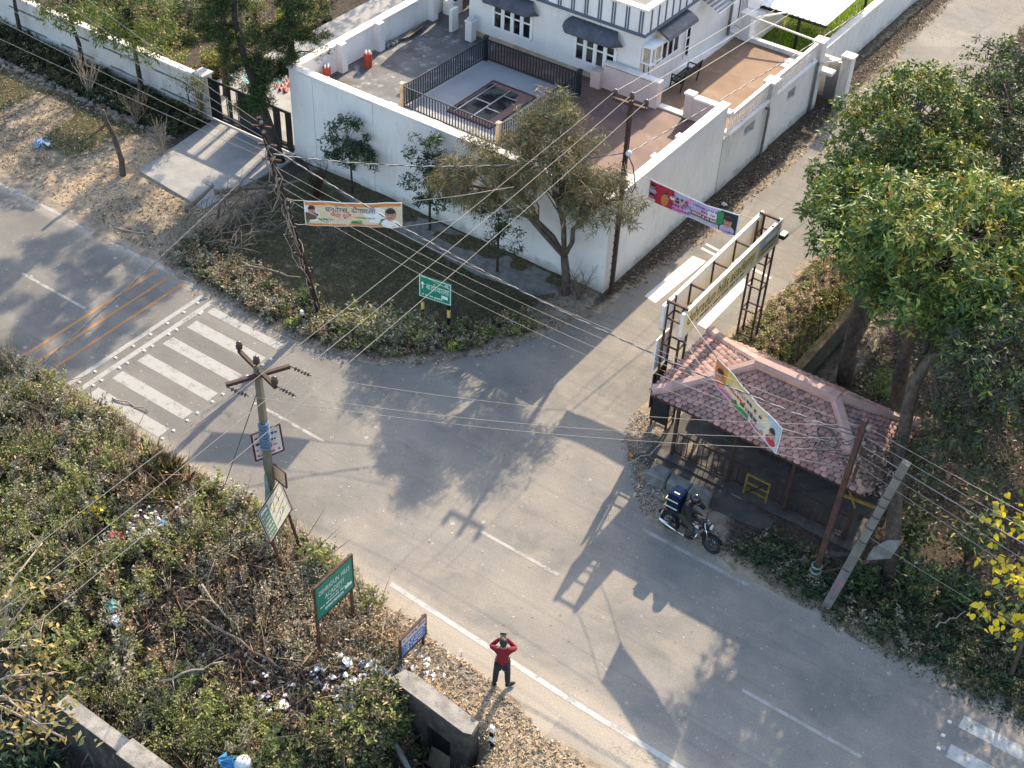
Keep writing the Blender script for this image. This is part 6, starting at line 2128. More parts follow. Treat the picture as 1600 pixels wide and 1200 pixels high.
for i in range(46):
    px, py = -37.9 + random.gauss(0, .22), 25.4 + random.gauss(0, .12)
    a = random.uniform(0, 3); L_ = random.uniform(.05, .16)
    dx, dy = math.cos(a) * L_, math.sin(a) * L_
    z = .05 + random.uniform(0, .12)
    b.add([(px, py, z), (px + dx, py + dy, z + random.uniform(-.03, .08)), (px + dx * .6 - dy * .7, py + dy * .6 + dx * .7, z + random.uniform(0, .1)), (px - dy * .6, py + dx * .6, z)], [(0, 1, 2), (0, 2, 3)], random.choice((0, 0, 1, 2)))
b.build('scraps', ['blue_plastic', 'white_plastic', 'print_brown'], t)
bag('orange and white packet by the shelter platform corner', -12.3, 24.75, .055, 'print_saffron', 'packet', 'packet')
bag('pale bag in the dark ditch below the garden wall', -38.6, 28.9, .16, 'white_plastic')
bag('pale crumpled paper by the compound wall on the lane verge', -16.35, 37.6, .10, 'white_plastic', 'paper_scrap', 'paper')

# ------------------------------------------------------------------ vegetation helpers
def in_poly(x, y, poly):
    return poly_sdist(x, y, poly) < 0

def scatter(poly, n_):
    xs, ys = [p[0] for p in poly], [p[1] for p in poly]
    X = rng.uniform(min(xs), max(xs), n_ * 3); Y = rng.uniform(min(ys), max(ys), n_ * 3)
    k = in_poly(X, Y, poly)
    return X[k][:n_], Y[k][:n_]

def weeds(name, label, X, Y, h, stems, lv, L, W_, mats, spread=.45, droop=.2, parent=None, jitter=.5, kindmap=None, kind='stuff'):
    """weedy plants: each a few leaning stems set with small leaves"""
    n_ = len(X)
    Z = ground_z(X, Y) - .02
    H = h * rng.uniform(1 - jitter, 1 + jitter, n_)
    base = np.stack([X, Y, Z], 1)
    a = rng.uniform(0, 2 * np.pi, (n_, stems)); s = spread * rng.uniform(.2, 1, (n_, stems))
    d = np.stack([np.cos(a) * s, np.sin(a) * s, np.ones_like(a)], -1)          # n,stems,3
    t = rng.uniform(.12, 1.0, (n_, stems, lv))
    hh = H[:, None, None] * rng.uniform(.6, 1.0, (n_, stems))[:, :, None]
    P_ = base[:, None, None, :] + d[:, :, None, :] * (t * hh)[..., None]
    P_ = P_ + rng.normal(size=P_.shape) * .025
    D_ = rng.normal(size=P_.shape) * [1, 1, .5] + d[:, :, None, :] * .5
    D_[..., 2] -= droop
    Q_ = Leaves()
    m = P_.reshape(-1, 3)
    K = np.zeros(len(m), int) if kindmap is None else np.repeat(kindmap, stems * lv)
    pf = np.repeat(rng.uniform(.55, 1.6, n_), stems * lv)
    Q_.add(m, D_.reshape(-1, 3), unit(np.array([0, 0, 1.0]) + rng.normal(size=(len(m), 3)) * .5), L * pf * rng.uniform(.6, 1.3, len(m)), W_ * pf * rng.uniform(.6, 1.3, len(m)), K)
    # the stems themselves
    sp = np.repeat(base, stems, 0)
    Q_.add(sp, d.reshape(-1, 3), rdir(len(sp)), hh.reshape(-1), .014, np.zeros(len(sp), int) if kindmap is None else np.repeat(kindmap, stems))
    o = Q_.build(name, mats, parent)
    if kind:
        struct(o, kind, label)
    return o

def blades(name, label, X, Y, h, mats, W_=.012, lean=.5, K=None, dz=-.01):
    n_ = len(X)
    Q_ = Leaves()
    P_ = np.stack([X, Y, ground_z(X, Y) + dz], 1)
    Q_.add(P_, rdir(n_, 1.0, lean), rdir(n_), h * rng.uniform(.5, 1.4, n_), W_, 0 if K is None else K)
    return struct(Q_.build(name, mats), 'stuff', label)

def tussocks(name, label, X, Y, h, nb, mats, W_=.014, K=None):
    n_ = len(X)
    Z = ground_z(X, Y) - .02
    H = h * rng.uniform(.5, 1.3, n_)
    P_ = np.repeat(np.stack([X, Y, Z], 1), nb, 0) + rng.normal(size=(n_ * nb, 3)) * [.03, .03, .005]
    d = rdir(n_ * nb, 1.0, .75)
    Q_ = Leaves()
    Q_.add(P_, d, rdir(n_ * nb), np.repeat(H, nb) * rng.uniform(.4, 1.1, n_ * nb), W_, np.repeat(rng.integers(0, len(mats), n_) if K is None else K, nb))
    return struct(Q_.build(name, mats, curl=.25), 'stuff', label)

def litter(name, label, X, Y, L, mats, K=None, lift=.02, flat=.35):
    n_ = len(X)
    d = rdir(n_); d[:, 2] *= flat
    Q_ = Leaves()
    P_ = np.stack([X, Y, ground_z(X, Y) + lift * rng.uniform(.3, 1.6, n_)], 1)
    Q_.add(P_, d, unit(np.array([0, 0, 1.0]) + rng.normal(size=(n_, 3)) * .45), L * rng.uniform(.5, 1.4, n_), L * rng.uniform(.18, .45, n_), 0 if K is None else K)
    return struct(Q_.build(name, mats, fold=.25, curl=.15), 'stuff', label)

# ------------------------------------------------------------------ trees
def limb_path(a, c, n_=5, wob=.08):
    a, c = np.asarray(a, float), np.asarray(c, float)
    out = [Vector(a)]
    L = np.linalg.norm(c - a)
    for i in range(1, n_ + 1):
        s = i / n_
        p = a + (c - a) * s
        p[2] += .12 * L * math.sin(math.pi * s)
        if i < n_:
            p = p + rng.normal(size=3) * wob * L * .35
        out.append(Vector(p))
    return out

def tree(name, label, trunk, tr, crown, lobes, rosettes, per, L, W_, mats, bark='bark', droop=.5, lobe_r=.6, newtip=0.0, group=None, cat='tree', limb_r=.05, shell=.55, wl=None, flat=.75, under=.25):
    """trunk: polyline; crown: list of (centre, radii); lobes spread over the crown's shell carry leaf rosettes"""
    t = thing(name, label, cat, tuple(trunk[0]), group)
    b = MB()
    b.tube(trunk, tr, 9)
    top = np.array(trunk[-1], float)
    Q_ = Leaves()
    tot = sum(r[0] * r[1] for _, r in crown)
    for c, r in crown:
        c, r = np.array(c, float), np.array(r, float)
        nl = max(3, int(lobes * r[0] * r[1] / tot))
        k0 = max(0, len(trunk) - 2) if c[2] > top[2] - .5 else max(0, len(trunk) - 3)
        main = limb_path(trunk[k0 + 1] if k0 + 1 < len(trunk) else trunk[-1], c + np.array([0, 0, .1 * r[2]]), 6, .05)
        b.tube(main, [limb_r * 1.7, limb_r * 1.6, limb_r * 1.45, limb_r * 1.3, limb_r * 1.1, limb_r * .9, limb_r * .7], 6)
        d = rdir(nl, .25)
        rad = rng.uniform(shell, 1.0, nl) ** .6
        LC = c + d * r * rad[:, None]
        for lc in LC:
            st = np.array(main[rng.integers(2, 7)], float)
            b.tube(limb_path(st, lc, 4), [limb_r * .7, limb_r * .5, limb_r * .36, limb_r * .25, limb_r * .1], 5)
            lr = lobe_r * rng.uniform(.55, 1.25)
            nr = max(4, int(rosettes * rng.uniform(.6, 1.4)))
            rd = rdir(nr, .35)
            rp = lc + rd * lr * np.array([1, 1, flat]) * (rng.uniform(.35, 1.0, nr) ** .5)[:, None]
            rp[:, 2] -= under * lr * (rng.random(nr) < .3)
            # leaves of one rosette radiate from the twig end and droop
            axis = unit(rd + np.array([0, 0, .35]) + rng.normal(size=(nr, 3)) * .35)
            e1 = unit(np.cross(axis, rng.normal(size=(nr, 3))))
            e2 = np.cross(axis, e1)
            ph = rng.uniform(0, 6.28, (nr, 1)) + np.arange(per)[None, :] * (2 * np.pi / per * 1.0) + rng.normal(size=(nr, per)) * .3
            dl = e1[:, None, :] * np.cos(ph)[..., None] + e2[:, None, :] * np.sin(ph)[..., None] + axis[:, None, :] * rng.uniform(.1, .7, (nr, per))[..., None]
            dl[..., 2] -= droop * rng.uniform(.4, 1.2, (nr, per))
            pl = np.repeat(rp[:, None, :], per, 1) + axis[:, None, :] * rng.uniform(-.06, .06, (nr, per))[..., None]
            kk = (rng.random(nr) < newtip * (1.6 if lc[2] > c[2] + .3 * r[2] else .5)).astype(int)
            rs = np.repeat(rng.uniform(.5, 1.3, nr), per)
            al = (rng.random(nr * per) < np.repeat(rng.uniform(.45, 1.05, nr), per))
            nrm_ = unit(np.repeat(axis, per, 0) + rng.normal(size=(nr * per, 3)) * .4)
            jit = rng.normal(size=(nr * per, 3)) * .3
            Q_.add(pl.reshape(-1, 3)[al] + rng.normal(size=(al.sum(), 3)) * .035, (dl.reshape(-1, 3) + jit)[al], nrm_[al], (L * rs * rng.uniform(.55, 1.25, nr * per))[al], (W_ * rs * rng.uniform(.7, 1.2, nr * per))[al], np.repeat(kk, per)[al])
    b.build('trunk', bark, t)
    o = Q_.build('crown', mats, t)
    return t

# ------------------------------------------------------------------ right hand trees
tree('mango_tree', 'near leafy mango tree with big drooping leaves leaning over the shelter', [V(-6.68, 29.9, -.2), V(-6.85, 30.0, 1.5), V(-7.0, 30.0, 3.0), V(-6.9, 29.8, 4.6), V(-6.7, 29.6, 5.6)], [.24, .21, .19, .16, .11],
     [((-6.5, 29.6, 6.9), (2.5, 2.4, 1.7)), ((-8.0, 28.9, 6.2), (1.3, 1.2, .9)), ((-4.8, 28.9, 6.0), (1.9, 1.7, 1.5)), ((-6.6, 32.4, 6.0), (2.2, 1.8, 1.5))], 150, 34, 9, .24, .072, ['leaf_mango', 'leaf_new'], 'bark', .7, .62, .20)
tree('mango_tree', 'mid height mango tree behind the shelter with a thick pale leaning trunk', [V(-8.8, 31.45, -.2), V(-8.9, 31.35, 1.2), V(-8.9, 31.3, 2.6), V(-9.0, 31.6, 4.0), V(-9.1, 31.8, 4.9)], [.26, .24, .22, .17, .12],
     [((-9.0, 31.9, 5.3), (1.9, 1.9, 1.3)), ((-10.3, 33.2, 4.6), (1.4, 1.7, 1.2))], 70, 32, 9, .22, .072, ['leaf_mango', 'leaf_new'], 'bark', .5, .55, .08)
tree('broad_tree', 'broad dense tree overhanging the lane, crown lit yellow green on top', [V(-10.1, 37.3, -.2), V(-10.2, 37.2, 2.0), V(-10.4, 37.2, 3.6), V(-10.5, 37.4, 4.6)], [.25, .22, .18, .13],
     [((-10.6, 37.6, 5.3), (2.3, 2.9, 1.7)), ((-11.0, 34.9, 4.4), (1.5, 1.7, 1.3)), ((-11.3, 40.2, 4.5), (1.5, 1.7, 1.2)), ((-9.0, 36.0, 4.6), (1.7, 1.9, 1.4))], 150, 40, 8, .17, .072, ['leaf_broad', 'leaf_new'], 'bark', .3, .55, .10)
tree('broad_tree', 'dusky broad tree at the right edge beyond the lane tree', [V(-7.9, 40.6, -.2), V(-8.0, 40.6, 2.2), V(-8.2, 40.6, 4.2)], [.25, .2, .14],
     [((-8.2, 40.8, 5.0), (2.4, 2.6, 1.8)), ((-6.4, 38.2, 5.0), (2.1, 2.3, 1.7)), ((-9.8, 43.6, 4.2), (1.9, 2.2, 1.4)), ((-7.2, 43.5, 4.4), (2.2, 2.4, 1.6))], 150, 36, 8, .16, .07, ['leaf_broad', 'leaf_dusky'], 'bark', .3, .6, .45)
tree('creeper_tree', 'dark forked tree behind the leaning concrete pole hung with dull foliage', [V(-4.5, 25.0, -.2), V(-5.1, 25.75, 1.5), V(-5.6, 26.45, 3.0), V(-5.9, 27.1, 4.5), V(-5.8, 27.4, 5.2), V(-5.2, 27.6, 5.8)], [.21, .19, .17, .16, .14, .10],
     [((-4.0, 27.2, 5.9), (1.5, 1.4, 1.4)), ((-3.6, 27.2, 4.2), (1.4, 1.3, 1.5)), ((-4.7, 26.7, 3.5), (.9, .9, 1.1))], 64, 34, 8, .17, .055, ['leaf_dusky', 'leaf_broad'], 'bark', .8, .6, .2)
tree('slender_tree', 'slender dark trunked tree between the shelter roof and the thick trunk', [V(-6.0, 28.1, -.2), V(-6.1, 28.4, 2.0), V(-6.25, 28.7, 4.0), V(-6.2, 28.8, 5.2)], [.12, .11, .10, .07],
     [((-6.0, 28.9, 5.8), (1.0, 1.0, .9))], 12, 16, 8, .18, .055, ['leaf_mango', 'leaf_new'], 'bark_dark', .6, .5, .02)
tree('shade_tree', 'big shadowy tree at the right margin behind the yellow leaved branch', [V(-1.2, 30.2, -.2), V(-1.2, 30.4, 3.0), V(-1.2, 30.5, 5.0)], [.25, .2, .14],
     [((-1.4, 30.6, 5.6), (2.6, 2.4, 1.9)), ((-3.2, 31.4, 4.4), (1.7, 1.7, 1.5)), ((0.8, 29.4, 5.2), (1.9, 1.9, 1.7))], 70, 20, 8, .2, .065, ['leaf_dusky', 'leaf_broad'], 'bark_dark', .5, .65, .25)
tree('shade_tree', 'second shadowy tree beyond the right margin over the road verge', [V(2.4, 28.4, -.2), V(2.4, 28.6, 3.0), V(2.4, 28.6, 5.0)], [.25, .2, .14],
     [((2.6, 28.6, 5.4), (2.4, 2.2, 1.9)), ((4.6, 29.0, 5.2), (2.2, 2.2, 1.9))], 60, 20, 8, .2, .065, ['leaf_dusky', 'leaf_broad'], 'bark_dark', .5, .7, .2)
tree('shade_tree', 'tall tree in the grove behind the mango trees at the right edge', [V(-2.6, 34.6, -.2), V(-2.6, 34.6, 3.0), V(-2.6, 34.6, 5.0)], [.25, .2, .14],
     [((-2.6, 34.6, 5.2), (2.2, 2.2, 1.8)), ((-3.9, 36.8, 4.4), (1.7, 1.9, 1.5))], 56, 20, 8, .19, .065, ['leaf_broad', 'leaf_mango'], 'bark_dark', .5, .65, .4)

# yellow leaved branch reaching in from the right
fg = thing('yellow_leaved_tree', 'young tree with heart shaped yellow leaves at the right edge', 'tree', (-.9, 23.8, 0))
b = MB()
lvq = Leaves()
FB = [[(-.9, 23.8, -.1), (-1.0, 23.9, 1.6), (-1.2, 24.1, 3.0), (-1.5, 24.3, 4.2), (-1.9, 24.6, 5.0)], [(-1.2, 24.1, 3.0), (-1.9, 23.8, 3.5), (-2.5, 23.4, 3.8)], [(-1.0, 23.9, 1.6), (-1.5, 23.4, 2.3), (-2.0, 23.0, 2.7)], [(-1.5, 24.3, 4.2), (-2.2, 24.1, 4.6), (-2.8, 23.9, 4.6)], [(-1.2, 24.1, 3.0), (-1.3, 23.4, 3.6), (-1.6, 22.9, 3.9)]]
for k, pth in enumerate(FB):
    b.tube([V(*p) for p in pth], [.06, .045, .035, .025, .015][:len(pth)] if k == 0 else [.028, .018, .009], 6)
    for (a, c) in zip(pth[1 if k == 0 else 0:-1], pth[2 if k == 0 else 1:]):
        n_ = 34 if k else 38
        s = rng.random((n_, 1))
        p = np.array(a) * (1 - s) + np.array(c) * s + rng.normal(size=(n_, 3)) * .2
        lvq.add(p, rdir(n_, -1.0, .9), unit(np.array([-.3, -.7, .6]) + rng.normal(size=(n_, 3)) * .5), rng.uniform(.11, .21, n_), rng.uniform(.10, .17, n_), (rng.random(n_) < .3).astype(int))
b.build('trunk', 'bark', fg)
lvq.build('crown', ['leaf_yellow', 'leaf_garden'], fg, fold=.35, heart=True)

# understorey shrubs
def shrub(name, label, x, y, r, h, n_, L, W_, mats, seed=0, up=.4, group=None, z=None, cat='shrub', yk=0.0):
    z = float(ground_z(np.array([x]), np.array([y]))[0]) - .03 if z is None else z
    t = thing(name, label, cat, (x, y, z), group)
    b = MB()
    Q_ = Leaves()
    ns = 12
    for i in range(ns):
        a = 6.28 * i / ns + random.uniform(-.3, .3)
        d = r * random.uniform(.2, .95)
        tip = V(x + d * math.cos(a), y + d * math.sin(a), z + h * random.uniform(.55, 1.0))
        b.tube([V(x, y, z), V(x + d * .4 * math.cos(a), y + d * .4 * math.sin(a), z + h * .45), tip], [.02, .013, .005], 4)
        k = n_ // ns
        s = rng.uniform(.25, 1.05, (k, 1))
        p = np.array([x, y, z + .1]) * (1 - s) + np.array(tip) * s + rng.normal(size=(k, 3)) * [r * .17, r * .17, h * .11]
        Q_.add(p, rdir(k, up, .9), unit(np.array([0, 0, 1.0]) + rng.normal(size=(k, 3)) * .5), L * rng.uniform(.6, 1.3, k), W_ * rng.uniform(.7, 1.2, k), (rng.random(k) < yk).astype(int))
    b.build('stems', 'dead_wood', t)
    Q_.build('foliage', mats, t)
    return t
for (x, y, r, h, lab) in ((-3.9, 24.9, .7, 1.3, 'large leaved bush right of the forked trunk foot'), (-5.0, 24.3, .5, .9, 'large leaved bush between the leaning pole and the forked trunk'), (-2.9, 25.3, .7, 1.1, 'large leaved bush in deep shade under the yellow leaves'), (-4.6, 26.4, .7, 1.5, 'tall leafy bush behind the forked trunk'), (-3.2, 26.8, .8, 1.9, 'shaded tall bush against the grove')):
    shrub('leafy_shrub', lab, x, y, r, h, 330, .20, .085, ['leaf_sapling', 'leaf_broad'], yk=.3)
shrub('leafy_shrub', 'bright green low shrub in the ditch beside the mossy wall', -10.5, 31.8, .5, .9, 420, .12, .07, ['leaf_garden', 'leaf_broad'], yk=.4)
shrub('leafy_shrub', 'small green shrub where the mossy wall meets the mango crown', -10.4, 33.6, .6, 1.0, 420, .12, .07, ['leaf_garden', 'leaf_broad'], yk=.4)
shrub('leafy_shrub', 'sunlit green bush between the thick trunk and the slender trunk', -7.7, 31.4, .7, 1.2, 420, .12, .055, ['leaf_garden', 'leaf_broad'], yk=.4)

mw = thing('boundary_wall', 'low mossy brown wall with a sagging wire fence behind the shelter', 'wall', (-9.95, 33, 0))
b = MB(); b.prism([(-10.06, 28.9), (-9.82, 28.9), (-9.70, 40), (-9.94, 40)], -1.2, .90); b.build('wall', 'moss_and_shade', mw)
b = MB(); b.prism([(-10.07, 28.88), (-9.81, 28.88), (-9.69, 40), (-9.95, 40)], .90, .94); b.build('top', 'moss_top', mw)
b = MB()
for y in (29.2, 30.6, 32.0, 33.4, 34.8):
    b.beam((-10.12, y, .5), (-10.2, y, 1.5), .035, .035)
for z in (1.05, 1.2, 1.35):
    b.tube([(-10.15, 29.0, z), (-10.16, 32, z - .04), (-10.1, 36, z)], .006, 4)
for i in range(60):
    y = 29.2 + i * .1
    b.tube([(-10.15, y, .9), (-10.17, y + .02, 1.4)], .004, 3)
b.build('wire_fence', 'rust', mw)

# ------------------------------------------------------------------ lot and wall side trees
tree('feathery_tree', 'wide feathery olive tree forking low against the white wall corner', [V(-17.95, 29.9, -.3), V(-17.95, 29.85, .7), V(-18.05, 29.8, 1.5)], [.16, .14, .12],
     [((-18.6, 29.5, 4.6), (2.0, 1.5, 1.6)), ((-20.6, 29.2, 3.8), (1.8, 1.2, 1.2)), ((-16.8, 29.6, 4.1), (1.3, 1.1, 1.3)), ((-18.9, 30.2, 5.7), (1.4, 1.1, 1.0)), ((-21.9, 29.0, 3.2), (1.0, .8, .8))], 120, 46, 9, .25, .026, ['leaf_feather', 'weed_brown'], 'bark', .95, .46, .12, limb_r=.05, shell=.25, flat=.55, under=.6)
b = MB()
tree('sapling', 'dark leafed sapling at the left end of the white wall', [V(-27.1, 30.05, -.1), V(-27.1, 30.05, 1.0), V(-27.15, 30.05, 1.7)], [.04, .035, .03],
     [((-27.15, 30.0, 2.3), (.85, .55, .75)), ((-26.9, 30.0, 1.6), (.95, .55, .4)), ((-27.6, 30.0, 1.7), (.6, .5, .35))], 46, 15, 7, .13, .05, ['leaf_sapling', 'leaf_broad'], 'bark_dark', .5, .24, .08, limb_r=.014)
tree('sapling', 'taller dark sapling in the middle of the white wall', [V(-23.6, 30.0, -.1), V(-23.6, 30.0, 1.2), V(-23.65, 30.0, 2.2)], [.045, .04, .03],
     [((-23.7, 30.0, 3.0), (.7, .5, .7)), ((-23.6, 29.95, 1.7), (.9, .6, .65))], 46, 15, 7, .13, .05, ['leaf_sapling', 'leaf_broad'], 'bark_dark', .5, .24, .10, limb_r=.014)
tree('sapling', 'thin grey green sapling left of the feathery tree', [V(-20.4, 29.5, -.2), V(-20.4, 29.5, 1.0), V(-20.4, 29.5, 1.8)], [.045, .04, .03],
     [((-20.45, 29.5, 2.2), (.75, .55, .55)), ((-20.1, 29.4, 1.5), (.6, .5, .4))], 28, 14, 7, .13, .04, ['leaf_dusky', 'leaf_sapling'], 'bark_dark', .6, .26, .3, limb_r=.014)
bare_shrub('leafless dark shrub at the foot of the feathery tree by the wall corner', -17.45, 29.9, 14, 1.3, .8, 'dead_wood', 12)
shrub('leafy_clump', 'clump of broad pale green leaves at the foot of the rail pole', -24.0, 24.3, .55, .85, 200, .22, .09, ['leaf_garden', 'leaf_sapling'], yk=.55)
bare_shrub('dry brown creeper mound standing in the middle of the lot', -25.6, 27.3, 16, 1.3, .7, 'dead_wood', 13)
bare_shrub('rusty dry creeper hanging by the wall left of the first sapling', -28.2, 29.4, 18, 1.6, .6, 'rust', 14)

# ------------------------------------------------------------------ left side trees
tree('garden_tree', 'green garden tree over the recessed wall panel, second from the left edge', [V(-41.0, 30.1, -.2), V(-41.0, 30.1, 1.2), V(-41.1, 30.0, 2.2)], [.09, .08, .06],
     [((-41.0, 29.9, 3.2), (1.4, 1.2, 1.2))], 46, 18, 7, .18, .055, ['leaf_garden', 'leaf_lime'], 'bark_dark', .5, .4, .08, limb_r=.025)
tree('garden_tree', 'largest green garden tree before the wall, left of the gate pier', [V(-37.66, 30.1, -.2), V(-37.7, 30.1, 1.2), V(-37.6, 30.0, 2.3)], [.10, .09, .07],
     [((-37.6, 30.0, 3.6), (1.6, 1.4, 1.3)), ((-37.0, 29.8, 2.6), (1.1, .9, .7)), ((-38.4, 29.8, 2.9), (.9, .8, .6))], 74, 19, 7, .18, .055, ['leaf_garden', 'leaf_lime'], 'bark_dark', .5, .4, .10, limb_r=.025)
tree('garden_tree', 'dusky garden tree cut off by the upper left corner', [V(-44.8, 30.2, -.2), V(-44.8, 30.2, 1.2), V(-44.7, 30.2, 2.2)], [.09, .08, .06],
     [((-44.7, 30.1, 3.1), (1.2, 1.1, 1.0))], 26, 16, 7, .17, .05, ['leaf_dusky', 'leaf_garden'], 'bark_dark', .5, .4, .10, limb_r=.025)
tree('garden_tree', 'thin pale leafed small tree against the gate pier', [V(-34.6, 29.7, -.2), V(-34.6, 29.7, .7), V(-34.6, 29.7, 1.2)], [.05, .045, .03],
     [((-34.7, 29.7, 1.6), (.8, .5, .6))], 20, 10, 6, .10, .035, ['leaf_feather', 'leaf_garden'], 'bark_dark', .3, .3, .2, limb_r=.014)
shrub('climbing_shrub', 'yellowish creeper bush covering the gate pier', -34.6, 30.2, .4, 2.0, 360, .10, .05, ['leaf_amber', 'leaf_garden'], yk=.5)

def pine(label, trunk, tr, z0, z1, n_, reach):
    t = thing('pine_tree', label, 'tree', tuple(trunk[0]))
    b = MB()
    b.tube([V(*p) for p in trunk], tr, 9)
    Q_ = Leaves()
    tz = np.array([p[2] for p in trunk]); T_ = np.array(trunk, float)
    at = lambda z: np.array([np.interp(z, tz, T_[:, k]) for k in range(3)])
    for i in range(n_):
        z = z0 + (z1 - z0) * (i + rng.random()) / n_
        a = rng.uniform(0, 6.28)
        L = reach * rng.uniform(.45, 1.0)
        s = at(z)
        e = s + np.array([math.cos(a) * L, math.sin(a) * L, rng.uniform(-.5, .3)])
        b.tube(limb_path(s, e, 4), [.035, .03, .022, .014, .006], 5)
        for q in range(7):
            u = .22 + .78 * (q + rng.random()) / 7
            c = s + (e - s) * u + rng.normal(size=3) * .14
            k = 150
            d = rdir(k, .15, .8) + (e - s) / L * .6
            p = c + rng.normal(size=(k, 3)) * [.12, .12, .075]
            Q_.add(p, d, rdir(k), rng.uniform(.10, .20, k), .024, (rng.random(k) < .12).astype(int))
    b.build('trunk', 'bark_dark', t)
    Q_.build('crown', ['leaf_pine', 'leaf_garden'], t)
pine('pine with the crooked trunk bending left over the gate', [(-30.35, 29.95, -.2), (-30.6, 29.85, 1.2), (-31.1, 29.85, 2.5), (-31.7, 29.9, 4.0), (-32.2, 30.15, 5.0), (-32.2, 30.4, 7.5), (-32.2, 30.4, 10)], [.20, .17, .15, .13, .12, .10, .03], 1.9, 10, 40, 1.5)
pine('straight pine standing nearest the compound wall corner', [(-30.55, 31.1, -.2), (-30.6, 31.2, 2.0), (-30.75, 31.3, 4.0), (-30.8, 31.4, 6.5), (-30.8, 31.4, 9.5)], [.16, .14, .12, .10, .03], 2.2, 9.5, 36, 1.3)
pine('pine in the garden behind the gate pier, furthest left of the three', [(-35.2, 32.1, -.2), (-35.2, 32.2, 2.0), (-35.1, 32.4, 4.0), (-35.0, 32.6, 6.5), (-35.0, 32.6, 9.5)], [.16, .14, .12, .10, .03], 3.0, 9.5, 28, 1.5)
for (x, y, r, h, yk, lab) in ((-36.9, 33.6, .75, 1.3, .7, 'brightest lime shrub in the garden bed by the drive'), (-38.1, 32.2, .8, 1.1, .5, 'lime shrub just behind the garden wall'), (-37.6, 35.6, .7, 1.0, .2, 'green shrub further back in the garden bed'), (-39.8, 33.6, .9, 1.1, .15, 'green mound shrub in the middle of the garden bed'), (-41.5, 35.4, .9, 1.2, .1, 'darker shrub at the top of the garden bed'), (-38.3, 39.4, .9, 1.3, .25, 'broad green shrub beside the upper part of the drive'), (-37.2, 37.5, .7, 1.0, .6, 'lime green shrub midway up the drive edge'), (-40.4, 36.2, .9, 1.3, .15, 'dull green shrub left of the garden bed centre'), (-42.6, 38.0, 1.0, 1.4, .1, 'large dull shrub near the top left of the bed'), (-39.0, 31.6, .7, 1.4, .45, 'yellow green shrub tight behind the garden wall'), (-38.9, 37.6, .8, 1.2, .3, 'shrub at the far end of the garden bed'), (-43.2, 32.4, .9, 1.3, .2, 'shrub behind the wall near the upper left corner')):
    shrub('garden_shrub', lab, x, y, r, h, 540, .13, .06, ['leaf_garden', 'leaf_lime'], yk=yk)
for k, (x, y) in enumerate(((-33.9, 41.8), (-33.4, 42.0), (-32.8, 41.9))):
    t = thing('flower_pot', ('terracotta flower pot at the left of the row by the white parapet', 'white flower pot in the middle of the row by the white parapet', 'terracotta flower pot at the right of the row by the white parapet')[k], 'flower pot', (x, y, .05))
    b = MB(); b.lathe([(.12, 0), (.17, .25), (.19, .25), (.19, .3), (.14, .3)], (x, y, .05), 12); b.build('pot', 'porcelain' if k == 1 else 'roof_ridge', t)

tree('shade_tree', 'unseen tree added beyond the top of the drive to shade the garden concrete', [V(-33.6, 47.0, -.2), V(-33.6, 47.0, 3.0), V(-33.6, 47.0, 5.0)], [.25, .2, .14],  # out of view, added to cast shade over the drive
     [((-33.6, 47.0, 6.0), (2.6, 2.4, 2.2)), ((-36.6, 48.0, 5.8), (2.4, 2.4, 2.0)), ((-31.6, 46.0, 5.4), (1.6, 1.8, 1.8))], 60, 20, 8, .22, .085, ['leaf_broad', 'leaf_mango'], 'bark_dark', .5, .8, .2)
# lawn in the walled garden
X, Y = rng.uniform(-22.9, -17.8, 16000), rng.uniform(46.3, 62, 16000)
Q_ = Leaves(); Q_.add(np.stack([X, Y, np.full_like(X, .97)], 1), rdir(len(X), 1.0, .45), rdir(len(X)), rng.uniform(.15, .42, len(X)), .035)
struct(Q_.build('lawn', 'lawn_blade'), 'stuff', 'bright green crop in the walled garden beyond the yard')

# ------------------------------------------------------------------ ground cover
NEAR = [(-34, 16.9), (-29.3, 17.0), (-26, 17.0), (-22.3, 16.85), (-20.8, 16.75), (-18.3, 16.95), (-16.7, 16.65), (-14.9, 16.5), (-13.6, 16.1), (-12.9, 15.2), (-12.7, 14.3), (-11.8, 13.6), (-9.6, 13.2), (-9.6, 9.5), (-21, 9.9), (-26, 11.5), (-34, 15)]
X, Y = scatter(NEAR, 4600)
n1, n2, n3 = vnoise(X, Y, 2.4, 31), vnoise(X, Y, 1.0, 32), vnoise(X, Y, .8, 35)
brown = (X > -18.4) & (X < -13.5) & (Y > 12.4) & (Y < 15.7) & (n2 < .66)
heap = (X > -21.7) & (X < -20.3) & (Y > 13.3) & (Y < 15.1)
bare = vnoise(X, Y, 1.3, 36) < .30
broad = vnoise(X, Y, 1.5, 37) > .60
tuss = vnoise(X, Y, 1.7, 38) > .60
kk = np.where(n1 > .66, 1, np.where(n1 < .48, 2, 0)); kk = np.where((Y > 14.4) & (rng.random(len(X)) < .5), 2, kk); kk = np.where(rng.random(len(X)) < .12, 3, kk); kk = np.where(((Y < 12.6) | (X < -21.5)) & (Y < 14.6) & (rng.random(len(X)) < .75), np.where(n1 > .62, 1, 0), kk); kk = np.where(brown, 3, kk)
dens = np.where(brown, .14, np.where(n3 > .42, .95, .4)) * np.where(bare, .12, 1) * np.where(broad | tuss, .45, 1)
tip = (X > -14.2) & (X < -12.5) & (Y > 12.9) & (Y < 15.0)
heap = heap | (tip & (n3 > .35))
keep = (rng.random(len(X)) < dens) & ~heap
weeds('scrub', 'tangle of dusty green and brown weeds between the road and the low wall', X[keep], Y[keep], .26 + .34 * n3[keep], 7, 24, .062, .029, ['weed_green', 'weed_dark', 'weed_grey', 'weed_brown'], spread=.65, kindmap=kk[keep])
k2 = broad & ~brown & ~heap & (rng.random(len(X)) < .38)
